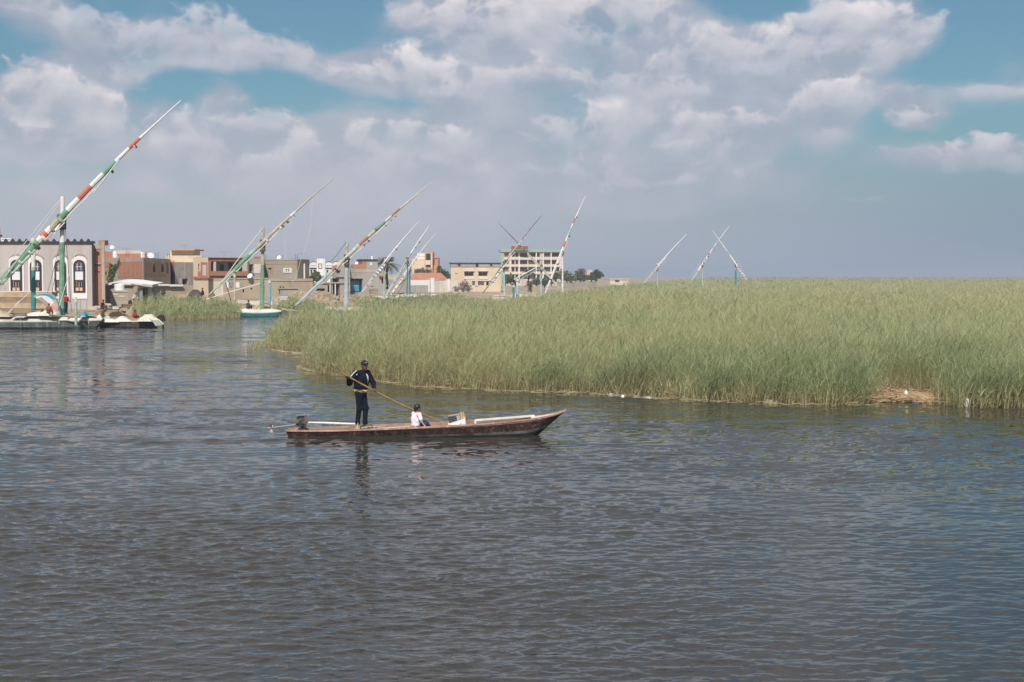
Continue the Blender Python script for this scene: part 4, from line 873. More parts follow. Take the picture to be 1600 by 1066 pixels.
def hull_mesh(O, A, B, st, rows, mats_, nrow_mat, rake=None):
    """loft. st: (x along, half beam, gunwale z, keel z); rows: (height fraction from gunwale 0 to keel 1, beam fraction)"""
    mb = MB(); n = len(st); Rr = len(rows); O, A, B = Vector(O), Vector(A), Vector(B); i0 = 0
    for i, (x, hb, g, k) in enumerate(st):
        for side in (-1, 1):
            for (f, bf) in rows:
                xr = x - (rake[i]*f if rake else 0)
                mb.v.append(tuple(O + A*xr + B*(side*hb*bf) + Vector((0,0,g+(k-g)*f))))
    def idx(i, s, r): return i*2*Rr + s*Rr + r
    for i in range(n-1):
        for r in range(Rr-1):
            mb.f.append((idx(i,0,r), idx(i,0,r+1), idx(i+1,0,r+1), idx(i+1,0,r))); mb.m.append(nrow_mat[r])
            mb.f.append((idx(i,1,r), idx(i+1,1,r), idx(i+1,1,r+1), idx(i,1,r+1))); mb.m.append(nrow_mat[r])
        mb.f.append((idx(i,0,Rr-1), idx(i,1,Rr-1), idx(i+1,1,Rr-1), idx(i+1,0,Rr-1))); mb.m.append(nrow_mat[-1])
    for i in (0, n-1):
        for r in range(Rr-1):
            q = (idx(i,0,r), idx(i,1,r), idx(i,1,r+1), idx(i,0,r+1)); mb.f.append(q if i == 0 else q[::-1]); mb.m.append(nrow_mat[r])
    return mb
def deck_mesh(O, A, B, st, crown=.0, drop=.0, inset=.0, th=.06):
    mb = MB(); O, A, B = Vector(O), Vector(A), Vector(B); m = 5
    for (x, hb, g, k) in st:
        for j in range(m):
            t = -1 + 2*j/(m-1); mb.v.append(tuple(O + A*x + B*(t*max(.01, hb-inset)) + Vector((0,0,g-drop+crown*(1-t*t)*min(1, hb)))))
    for i in range(len(st)-1):
        for j in range(m-1): mb.f.append((i*m+j, (i+1)*m+j, (i+1)*m+j+1, i*m+j+1)); mb.m.append(0)
    return mb
def rail_mesh(O, A, B, st, w=.08, h=.09):
    """one solid rim that follows both gunwales"""
    mb = MB(); O, A, B = Vector(O), Vector(A), Vector(B)
    for side in (-1, 1):
        i0 = len(mb.v)
        for (x, hb, g, k) in st:
            p = O + A*x + Vector((0,0,g))
            for o, z in ((w*.35,-h*.55),(w*.35,h*.45),(-w*.65,h*.45),(-w*.65,-h*.55)): mb.v.append(tuple(p + B*(side*max(.0, hb+o)) + Vector((0,0,z))))
        for i in range(len(st)-1):
            for q in range(4): mb.f.append((i0+i*4+q, i0+i*4+(q+1)%4, i0+i*4+4+(q+1)%4, i0+i*4+4+q)); mb.m.append(0)
        e = len(st)-1; mb.f.append((i0,i0+1,i0+2,i0+3)); mb.m.append(0); mb.f.append((i0+e*4+3,i0+e*4+2,i0+e*4+1,i0+e*4)); mb.m.append(0)
    return mb
FROWS = [(0,1.0),(.12,1.04),(.5,1.0),(.75,.88),(1,.45)]
def felucca_hull(root, Y, px0, px1, beam, zg, side='hull_green', bottom='hull_black', deck='deck_white', rim='deck_white', tilt=0.0, rise=.25):
    x0, x1 = wx(px0, Y), wx(px1, Y); Lh = x1-x0; st = []
    for t in np.linspace(0, 1, 15):
        hb = beam/2*min(1, (math.sin(math.pi*min(max(t*.92+.06, 0), 1)))**.6); g = zg + rise*(2*t-1)**2 + tilt*t
        st.append((t*Lh, max(hb, .12), g, -.35))
    O, A, B = (x0, Y, 0), Vector((1,0,0)), Vector((0,1,0))
    rake = [Lh*.05*(2*t-1)**3 for t in np.linspace(0, 1, 15)]
    hull_mesh(O, A, B, st, FROWS, None, [0,0,0,1,1], rake).build('hull', [M_[side], M_[bottom]], root)
    deck_mesh(O, A, B, st, crown=.38, drop=.03).build('deck', M_[deck], root)
    rail_mesh(O, A, B, st).build('rim', M_[rim], root)
def spar(root, name, p0, p1, prof, segs, sag=0.0, n=9):
    """tapered painted pole. prof: [(t, r)], segs: [(t, material key)] where each colour starts"""
    keys = []; [keys.append(k) for _, k in segs if k not in keys]
    ts = sorted(set([round(t, 4) for t in np.linspace(0, 1, 25)] + [t for t, _ in segs])); p0, p1 = Vector(p0), Vector(p1)
    bd = (p1-p0).length*(.012 if name == 'yard' else .0)
    pts = [p0.lerp(p1, t) + Vector((bd*.5, 0, -bd))*(-math.sin(math.pi*t**1.3)) + Vector((0,0,.01*math.sin(23*t+p0.x))) for t in ts]
    thin = .86 if p0.y > 200 else 1.0
    rr = [thin*float(np.interp(t, [a for a, _ in prof], [b for _, b in prof])) for t in ts]
    rr = [r*(1+.07*math.sin(37*t+len(name))) for r, t in zip(rr, ts)]
    mids = []
    for t in ts[:-1]:
        k = [kk for tt, kk in segs if tt <= t+1e-6][-1]; mids.append(keys.index(k))
    return MB().tube(pts, rr, n, mids=mids).build(name, [M_[k] for k in keys], root, smooth=False)
def rope(root, pts, r=.025, m='rope_white', sag=.0, name='rope'):
    out = []; pts = [Vector(p) for p in pts]
    for a, b in zip(pts[:-1], pts[1:]):
        for t in np.linspace(0, 1, 9)[:-1]: out.append(a.lerp(b, t) + Vector((0,0,-sag*4*t*(1-t))))
    out.append(pts[-1]); return MB().tube(out, r, 5).build(name, M_[m], root)
def lash(root, p, ax, r, ln, m='lashing', name='lashing'):
    p, ax = Vector(p), Vector(ax).normalized(); k = 9
    return MB().tube([p + ax*ln*(i/(k-1)-.5) for i in range(k)], [r*(1+.12*(i % 2)) for i in range(k)], 9).build(name, M_[m], root)
def felucca(label, Y, mast, yard, ysegs, yprof, msegs, mr=.16, hull=None, ropes=(), furl=None, group=None, lashr=.26, dy=.45):
    bx = mast[0]; root = thing('sailing_boat', (wx(bx, Y), Y, 0), label, 'sailing boat', group)
    if hull: felucca_hull(root, Y, **hull)
    p0 = at(mast[0], mast[1], Y); p0.z = min(p0.z, .35); p0.x = wx(mast[0], Y); p1 = at(mast[2], mast[3], Y)
    spar(root, 'mast', p0, p1, [(0, mr*1.25), (.6, mr), (1, mr*.72)], msegs)
    a, b = at(yard[0], yard[1], Y-dy-.3), at(yard[2], yard[3], Y-dy+.6)
    spar(root, 'yard', a, b, yprof, ysegs)
    rl = random.Random(int(Y*7)); ln_ = (b-a).length
    for q in range(7):
        u = rl.uniform(.06, .78); rad = float(np.interp(u, [x for x, _ in yprof], [y for _, y in yprof])); lash(root, a.lerp(b, u), b-a, rad*1.22, rl.uniform(.08,.22), rl.choice(['rope','lashing','canvas']))
    u0, u1 = .05, .55; pts = [a.lerp(b, u0+(u1-u0)*i/16) + Vector((0,-.05,-.12-.10*abs(math.sin(i*1.1+Y)))) for i in range(17)]
    MB().tube(pts, [.035+.03*abs(math.sin(i*1.9+Y)) for i in range(17)], 6).build('gathered_cloth', M_['canvas'], root)
    # where the yard crosses the mast it is lashed
    t = min(1, max(0, (p0.x + (p1.x-p0.x)*.8 - a.x)/(b.x-a.x))); c = a.lerp(b, t); c.y = Y-dy*.5
    lash(root, (c.x, Y-dy*.35, c.z), p1-p0, lashr, 1.2)
    if furl:
        t0, t1, r, m = furl; k = 14
        pts = [a.lerp(b, t0+(t1-t0)*i/k) + Vector((0,-.05,-r*.9-.03*math.sin(i*2.1))) for i in range(k+1)]
        MB().tube(pts, [r*(.25+.75*math.sin(math.pi*min(1,max(.08,i/k)))**.6)*(1+.15*math.sin(i*2.7)) for i in range(k+1)], 8).build('furled_sail', M_[m], root, smooth=False)
        for i in range(2, k, 3): lash(root, pts[i]+Vector((0,0,r*.5)), b-a, r*1.5, .16, 'rope_white', 'sail_tie')
    for q in ropes: rope(root, [at(px, py, Y+dd) for px, py, dd in q['p']], q.get('r', .025), q.get('m', 'rope_white'), q.get('sag', 0))
    return root
bandA = [(0,'spar_green'),(.255,'spar_white'),(.275,'spar_red'),(.30,'spar_white'),(.325,'spar_tan'),(.36,'spar_green'),(.41,'spar_white'),(.47,'spar_red'),(.535,'spar_white'),(.60,'spar_green'),(.665,'spar_white'),(.735,'spar_red'),(.79,'spar_white')]
F1 = felucca('large moored sailing boat with a long green, white and red banded yard at left', 112, (96,492,97.5,307), (-14,456,283,157), bandA,
    [(0,.20),(.2,.30),(.3,.26),(.45,.22),(.6,.19),(.75,.14),(.8,.10),(1,.035)], [(0,'spar_teal'),(.12,'mast_patchy'),(.64,'spar_white'),(.8,'lashing'),(.85,'spar_white')], .20,
    hull=dict(px0=-150, px1=161, beam=4.2, zg=.62, side='hull_green', rise=.10, tilt=-.08),
    furl=(.02,.26,.17,'canvas'), lashr=.34,
    ropes=[dict(p=[(94.5,311,-.1),(0,428,-1.6),(-30,470,-2)]), dict(p=[(96,314,-.1),(4,438,-1.2),(-30,476,-1)]), dict(p=[(100,352,0),(72,466,.6)], m='lashing', r=.02, sag=.15), dict(p=[(98,360,0),(78,478,1)], m='lashing', r=.02),
           dict(p=[(146,302,-.6),(186,250,-.4)], r=.06), dict(p=[(119,392,-.4),(92,480,-.8)], r=.03, m='rope_white'), dict(p=[(101,340,0),(112,487,.4)], r=.02, m='lashing', sag=.2),
           dict(p=[(48,455,-1),(8,493,-1.4)], r=.03), dict(p=[(30,470,-1),(12,492,-1)], r=.03)])
MB().tube([at(92,352.5,111.4), at(87,361,111.3)], .09, 6).tube([at(101,348,111.4), at(84,366,111.3)], .05, 6).build('spreader', M_['spar_white'], F1)
for px in (32, 92, 138): rope(F1, [at(px,499,109.7), at(px+.5,506,109.68), at(px,512.5,109.9)], .035, 'rope', name='fender_rope')
felucca('moored sailing boat with pale mast, sage yard and a small teal hull by the reeds', 143, (409,478,411,356), (327,461,521.5,279), [(0,'spar_tan'),(.13,'spar_sage'),(.20,'spar_green'),(.33,'spar_sage'),(.40,'spar_tan'),(.66,'spar_white'),(.7,'spar_tan')],
    [(0,.09),(.12,.16),(.25,.21),(.36,.20),(.5,.16),(.7,.11),(1,.035)], [(0,'mast_patchy'),(.56,'spar_tan')], .19,
    hull=dict(px0=368, px1=440, beam=2.6, zg=.42, side='hull_teal', bottom='hull_black', rise=.10), lashr=.28,
    ropes=[dict(p=[(409.5,358,-.2),(370,408,-.6),(340,450,-.8)], r=.05), dict(p=[(407,443,-.3),(360,456,-.5),(322,468,-.4)], r=.06), dict(p=[(410,360,.2),(411,395,.2)], m='lashing'),
           dict(p=[(488,310,-.3),(486,350,0),(470,405,0),(456,440,0)], r=.022, sag=.5), dict(p=[(462,335,-.3),(445,362,0),(446,405,0)], r=.018), dict(p=[(352,440,-.5),(361,470,-.6)], m='lashing', r=.05)])
felucca('sailing boat with a pale blue mast and red banded yard rising behind the reed tip', 150, (540.5,473,542,377), (462,478,677,283), [(0,'spar_blue'),(.27,'spar_faded'),(.31,'spar_pale'),(.47,'spar_faded'),(.535,'spar_tan'),(.585,'spar_dark'),(.60,'spar_green'),(.66,'spar_pale'),(.705,'spar_faded'),(.765,'spar_pale')],
    [(0,.14),(.2,.22),(.4,.2),(.6,.16),(.75,.11),(1,.035)], [(0,'spar_blue'),(.72,'spar_pale')], .21,
    hull=dict(px0=507, px1=572, beam=2.8, zg=.42, side='hull_teal', rise=.2), lashr=.27,
    ropes=[dict(p=[(541.5,378,-.2),(526,399,0),(515,411,0)], m='lashing', r=.03), dict(p=[(540,402,-.6),(522,425,-.6),(508,440,-.7)], r=.13, m='spar_tan'), dict(p=[(545,404,0),(547,455,0)], r=.05, m='rope'), dict(p=[(592,362,-.5),(606,348,-.4)], r=.06), dict(p=[(588,366,-.6),(592,361,-.6),(560,388,-.5)], r=.04)])
felucca('sailing boat with a thin pale yard crossing a sage mast beside the palm', 232, (600,458,601,404), (562,460,655,345.5), [(0,'spar_blue'),(.42,'spar_white')], [(0,.10),(.3,.20),(.42,.17),(.6,.15),(1,.04)], [(0,'spar_sage')], .17,
    hull=dict(px0=585, px1=630, beam=2.6, zg=.4, side='hull_green'), furl=(.27,.43,.26,'canvas'), lashr=.24)
felucca('sailing boat with a steep pale yard left of the orange villa', 246, (636,460,637,402), (600,466,672,351), [(0,'spar_blue'),(.3,'spar_tan'),(.6,'spar_white')], [(0,.10),(.3,.20),(.6,.15),(.8,.13),(1,.03)], [(0,'spar_teal'),(.55,'spar_dark')], .13,
    hull=dict(px0=622, px1=662, beam=2.6, zg=.4, side='hull_dark'), ropes=[dict(p=[(637,404,0),(604,462,.5)], r=.05), dict(p=[(630,420,.3),(601,466,.2)], r=.10, m='spar_white'), dict(p=[(668,358,0),(664,455,1)], r=.012)])
felucca('sailing boat with the lowest pale yard of the pair left of the orange villa', 256, (640.5,461,640,412), (606,466,680,365), [(0,'spar_tan'),(.35,'spar_white')], [(0,.12),(.3,.18),(.6,.13),(1,.03)], [(0,'spar_teal')], .17,
    hull=dict(px0=634, px1=684, beam=2.6, zg=.4, side='hull_dark'), furl=(.05,.36,.2,'canvas'), ropes=[dict(p=[(628,430,.3),(612,462,.2)], r=.09, m='spar_tan'), dict(p=[(640,412,.2),(606,466,.6)], r=.06), dict(p=[(634,436,.1),(602,468,.8)], r=.08, m='spar_sage'), dict(p=[(641,424,.4),(620,462,.9)], r=.07, m='spar_white')])
felucca('sailing boat with a dark yard leaning right before the yellow house', 226, (788,461,787.5,409), (754,459,846,337), [(0,'spar_dark'),(.08,'spar_green'),(.26,'spar_dark'),(.42,'spar_tan'),(.68,'spar_dark'),(.74,'spar_red'),(.79,'spar_dark')], [(0,.07),(.2,.20),(.34,.16),(.6,.11),(1,.045)], [(0,'spar_blue')], .20,
    hull=dict(px0=770, px1=826, beam=2.6, zg=.6, side='hull_green'), furl=(.12,.40,.20,'canvas'), lashr=.2)
felucca('sailing boat with a brown yard leaning left across the apartment block', 236, (845,457,846,407), (880,455,779,349), [(0,'spar_tan'),(.2,'spar_sage'),(.35,'spar_tan'),(.55,'spar_dark')], [(0,.08),(.25,.17),(.5,.14),(1,.035)], [(0,'spar_blue'),(.55,'spar_sage')], .19,
    hull=dict(px0=800, px1=862, beam=2.8, zg=.6, side='hull_teal'), lashr=.2, ropes=[dict(p=[(803,437,-.3),(838,418,-.3)], r=.09, m='spar_white'), dict(p=[(806,441,-.4),(842,420,-.4)], r=.07, m='spar_sage')])
felucca('sailing boat with a tall steep white yard banded red beside the apartment block', 224, (879,452,879,388), (852,458,915,306), [(0,'spar_white'),(.46,'spar_red'),(.52,'spar_white'),(.58,'spar_blue'),(.66,'spar_white'),(.70,'spar_red'),(.76,'spar_white')], [(0,.12),(.2,.23),(.4,.2),(.7,.15),(1,.04)], [(0,'spar_white')], .15,
    hull=dict(px0=838, px1=900, beam=2.8, zg=.6, side='hull_green'), lashr=.19)
felucca('faraway sailing boat, leftmost of the three beyond the reeds, one plain white yard', 345, (1027,446,1027,411), (1003,445,1073,366), [(0,'spar_tan'),(.33,'spar_white')], [(0,.08),(.25,.22),(.5,.17),(1,.06)], [(0,'spar_sage'),(.75,'spar_white')], .2,
    hull=dict(px0=1000, px1=1050, beam=2.8, zg=.7, side='hull_green'), lashr=.26, furl=(.25,.40,.22,'canvas'))
felucca('faraway sailing boat with a blue, red and white banded yard in the crossed pair', 352, (1098,446,1097,407), (1077,443,1140,353), [(0,'spar_sage'),(.22,'spar_white'),(.36,'spar_blue'),(.42,'spar_white'),(.47,'spar_red'),(.52,'spar_white'),(.585,'spar_blue'),(.63,'spar_white'),(.68,'spar_blue'),(.76,'spar_white')], [(0,.08),(.25,.20),(.5,.17),(1,.05)], [(0,'spar_sage'),(.6,'spar_tan')], .2,
    hull=dict(px0=1076, px1=1122, beam=2.8, zg=.7, side='hull_teal'), lashr=.26, ropes=[dict(p=[(1096,408,0),(1080,434,.2)], r=.04)])
felucca('faraway sailing boat with a teal mast and yard leaning left, rightmost of all', 348, (1149,447,1150,408), (1169,440,1113,360), [(0,'spar_sage'),(.10,'spar_white'),(.16,'spar_dark'),(.3,'spar_white'),(.5,'spar_sage'),(.58,'spar_white')], [(0,.06),(.2,.23),(.35,.2),(.5,.17),(1,.05)], [(0,'spar_teal'),(.7,'spar_tan')], .24,
    hull=dict(px0=1128, px1=1178, beam=2.8, zg=.7, side='hull_teal'), lashr=.24, furl=(.12,.34,.24,'canvas'), ropes=[dict(p=[(1152,408,0),(1166,436,.2)], r=.04)])
def bare_mast(px, ytop, ybot, Y, m, r, label, segs=None, extra=None):
    p = Vector((wx(px, Y), Y, min(.3, wz(ybot, Y)))); t = thing('mast_pole', p, label, 'mast'); q = at(px, ytop, Y)
    spar(t, 'pole', p, q, [(0, r), (1, r*.75)], segs or [(0, m)]); lash(t, q + Vector((0,0,-.25)), (0,0,1), r*1.0, .3, 'rope_white', 'masthead_fitting')
    if extra: rope(t, [at(*e) for e in extra], .03, 'lashing')
    return t
bare_mast(52, 372, 489, 113.5, 'spar_teal', .20, 'teal painted mast with a bare pale top, left of the patchy green mast', [(0,'spar_teal'),(.62,'spar_tan'),(.66,'spar_white')])
bare_mast(808.5, 436, 466, 215, 'spar_blue', .3, 'short stout blue post with white head standing at the reed edge', [(0,'spar_teal'),(.3,'spar_blue'),(.7,'spar_white')])
bare_mast(802.5, 445, 464, 214, 'spar_teal', .22, 'short dark teal post touching the stout blue post')
bare_mast(366.5, 428, 461, 160, 'spar_tan', .13, 'slim pale pole in front of the long cement wall')
bare_mast(421.5, 437, 466, 158, 'sky_blue', .16, 'short blue pole just right of the green mast')
bare_mast(118.5, 465, 490, 110, 'spar_sage', .12, 'thin sage post standing on the deck below the right hall window')
bare_mast(424.5, 470, 488, 143.5, 'spar_tan', .07, 'pale stake upright on the stern of the teal hull')
bare_mast(871, 436, 456, 232, 'spar_sage', .1, 'thin grey green pole between the two crossing yards and white mast')
bare_mast(817, 425, 458, 240, 'spar_sage', .08, 'very thin pale pole in front of the date palm')

# the two moored hulls at the left ---------------------------------------------
t = thing('work_boat', (wx(200,113), 113, 0), 'low dark work boat moored end on to the large sailing boat', 'boat')
felucca_hull(t, 113.5, 155, 247, 2.0, .50, side='hull_dark', rise=.06, deck='wood', rim='deck_white')
t = thing('beached_boat', (wx(165,121), 121, .2), 'long brown wooden boat drawn up on the bank below the hall', 'boat')
felucca_hull(t, 121, 122, 196, 1.6, .95, side='wood_pale', bottom='hull_dark', deck='wood', rim='wood_pale', rise=.12)
t = thing('beached_boat', (wx(325,150), 150, .3), 'pale green boat lying in the reeds behind the green strip', 'boat')
felucca_hull(t, 150, 285, 350, 1.8, 1.05, side='spar_sage', bottom='hull_green', deck='deck_white', rim='spar_sage', rise=.15)
t = thing('beached_boat', (wx(397,160), 160, .3), 'white boat lying on the bank behind the teal hulled sailing boat', 'boat')
felucca_hull(t, 161, 372, 420, 1.6, 1.25, side='deck_white', bottom='hull_green', deck='wood', rim='deck_white', rise=.12)
t = thing('beached_boat', (wx(658,262), 262, .3), 'low pale boat on the bank in front of the whitewashed compound wall', 'boat')
felucca_hull(t, 258, 618, 690, 1.8, .75, side='deck_white', bottom='hull_dark', deck='wood', rim='deck_white', rise=.12)
t = thing('rowing_boat', (wx(778,212), 212, 0), 'pale rowing boat half hidden in the reeds below the dark yard', 'boat')
felucca_hull(t, 214, 768, 798, 1.4, .85, side='deck_white', bottom='hull_green', deck='wood', rim='deck_white', rise=.15)
# small dinghy tipped up on the deck, showing its painted inside
t = thing('dinghy', at(74, 478, 110.5), 'small dinghy tipped on its side showing blue, white and pink inside', 'dinghy')
O = at(76, 473, 111); ax = Vector((.80,0,-.60)); up = Vector((.60,0,.80)); nn = Vector((0,-1,0))
def bow_poly(s, x0=-1.25, x1=1.35): return [(x0*s, -.3)] + [(x0*s + (x1-x0)*s*k/12, -.30 + .95*s*math.sin(math.pi*(k/12)**.85)) for k in range(1, 12)] + [(x1*s, -.3)]
MB().prism(bow_poly(1.0), O, ax, up, nn, -.35, .05).build('hull', M_['spar_sage'], t)
MB().prism([(u*.93, w*.93) for u, w in bow_poly(1.0)][:8] + [(.1,.45),(-1.0,-.1)], O, ax, up, nn, .05, .08).build('painted_strake', M_['blue_door'], t)
MB().prism([(u*.9, w*.72-.06) for u, w in bow_poly(.98)], O, ax, up, nn, .05, .10).build('inside', M_['white_paint'], t)
MB().prism([(.25,-.25),(1.0,-.25),(.9,.1),(.35,.3)], O, ax, up, nn, .09, .125).build('pink_panel', mat('pink_paint', (.62,.33,.34), None, 2), t)
MB().prism([(-.9,-.26),(.15,-.26),(.1,-.02),(-.7,.05)], O, ax, up, nn, .09, .125).build('grey_panel', M_['concrete_grey'], t)
# canvas, sheets, bundles lying on the decks
def heap(name, px0, px1, ytop, ybot, Y, depth, m, label, cat, seed=0, group=None, sharp=1.0, rough=.18):
    """a lumpy soft heap"""
    x0, x1 = wx(px0, Y), wx(px1, Y); zb, zt = wz(ybot, Y), wz(ytop, Y); nx, ny = 31, 17; rd = np.random.default_rng(seed)
    mb = MB(); ph = rd.uniform(0, 6.28, 8)
    for j in range(ny):
        for i in range(nx):
            u, v = i/(nx-1), j/(ny-1); e = max(0, math.sin(math.pi*u))**(.55/sharp)*max(0, math.sin(math.pi*v))**.5
            k = 1 + rough*(math.sin(7*u+ph[0])*math.sin(5*v+ph[1]) + .6*math.sin(15*u+ph[2]) * math.sin(9*v+ph[3])); 
            mb.v.append((x0+(x1-x0)*u, Y-depth/2+depth*v, zb-.05+(zt-zb+.05)*e*k))
    for j in range(ny-1):
        for i in range(nx-1): mb.f.append((j*nx+i, j*nx+i+1, (j+1)*nx+i+1, (j+1)*nx+i)); mb.m.append(0)
    mb.f.append(tuple(range(nx))[::-1] + tuple(j*nx for j in range(1, ny)) ); mb.m.append(0); mb.f.pop(); mb.m.pop()
    o = mb.build(name, M_[m], smooth=True); tag(o, label, cat, group); return o
M_['net_white'] = mat('pale_net', (.60,.60,.50), (.44,.44,.36), 3.0, bump=.6, stain=.3)
M_['net_dark'] = mat('dark_net', (.085,.065,.05), (.05,.04,.03), 2.0, bump=.6, stain=.4, speck=(.2,.15,.11))
M_['straw'] = mat('straw', (.48,.36,.20), (.34,.25,.14), 2.5, bump=.5, stain=.3)
heap('canvas_sheet', 38, 74, 487.6, 492.6, 111.3, 1.6, 'deck_white', 'white canvas sheet spread on the deck below the teal mast', 'canvas', 1)
heap('folded_cloth', 63, 92, 483, 492.4, 110.8, 1.2, 'net_white', 'cream bundle of cloth and netting piled beside the green mast foot', 'bundle', 2)
heap('canvas_sheet', 20, 42, 489.4, 492.6, 110.4, 1.0, 'spar_dark', 'dark folded sheet lying on the deck near the picture edge', 'canvas', 12)
heap('canvas_sheet', -10, 20, 487.5, 494, 111, 1.4, 'rope', 'tangled brown rope heap on the deck at the picture edge', 'rope heap', 13, rough=.35)
heap('blue_bundle', 126, 136, 487.5, 493.4, 111, 1.0, 'blue_door', 'bright blue bundle on the right end of the large deck', 'bundle', 3)
heap('net_bundle', 217, 246, 490.8, 501, 112.8, 1.5, 'net_white', 'rounded white net bundle on the right end of the work boat', 'net', 4, rough=.1)
heap('white_sheet', 176, 208, 495, 501.4, 113, 1.2, 'deck_white', 'peaked white sheet thrown over gear in the work boat', 'sheet', 5, sharp=.6)
heap('white_sheet', 157, 188, 497.5, 502.4, 112.7, .8, 'deck_white', 'flat white sheet along the near edge of the work boat', 'sheet', 6)
heap('green_sheet', 159, 176, 494, 499.4, 113.6, .7, 'spar_sage', 'pale green folded sheet in the work boat beside the white cushion', 'sheet', 7)
heap('white_cushion', 149, 160, 492, 499.6, 113.2, .8, 'white_paint', 'white cushion where the work boat meets the large deck', 'cushion', 8)
heap('red_bundle', 147.5, 153.5, 490.6, 496, 113.6, .5, 'spar_red', 'small red bundle touching the white cushion', 'bundle', 9)
heap('net_pile', 293, 317, 452.5, 474, 157, 2.0, 'net_dark', 'big dark brown net pile against the cement yard wall', 'net pile', 10, sharp=1.6, rough=.06)
heap('canvas_sheet', 374, 394, 483, 487.6, 142.6, 1.2, 'canvas', 'pale grey sheet on the bow of the teal hull', 'canvas', 11)
heap('rubble_heap', 396, 424, 473.5, 484, 149, 2.4, 'straw', 'brown heap of reeds and rubble behind the teal hull', 'heap', 14, rough=.3)
for i, (x0, y0, x1, y1) in enumerate(((238,497.5,246,508.6),(241,498,250.5,508),(244,497.8,254,507))):
    pass
t = thing('net_tail', at(247, 503, 112), 'trailing white net tails hanging from the bundle over the work boat end', 'net')
for x0, y0, x1, y1 in ((234,497,245,509),(237,497,250,508.4),(240,497.4,254.5,507)): rope(t, [at(x0,y0,112.2), at((x0+x1)/2,(y0+y1)/2-2,112), at(x1,y1,112.1)], .10, 'net_white', name='strand')
t = thing('outboard_motor', at(251, 500, 112.6), 'small black outboard motor at the right tip of the work boat', 'motor')
c = at(251.5, 498, 112.6); MB().obox(c, (.25,0,.05), (0,.2,0), (-.05,0,.22)).ball(c+Vector((.02,0,.2)), (.24,.19,.1), 10, 5).build('cowling', M_['hull_black'], t)
MB().tube([c+Vector((.1,0,-.2)), c+Vector((.2,0,-.95))], .07, 7).build('leg', M_['hull_black'], t)
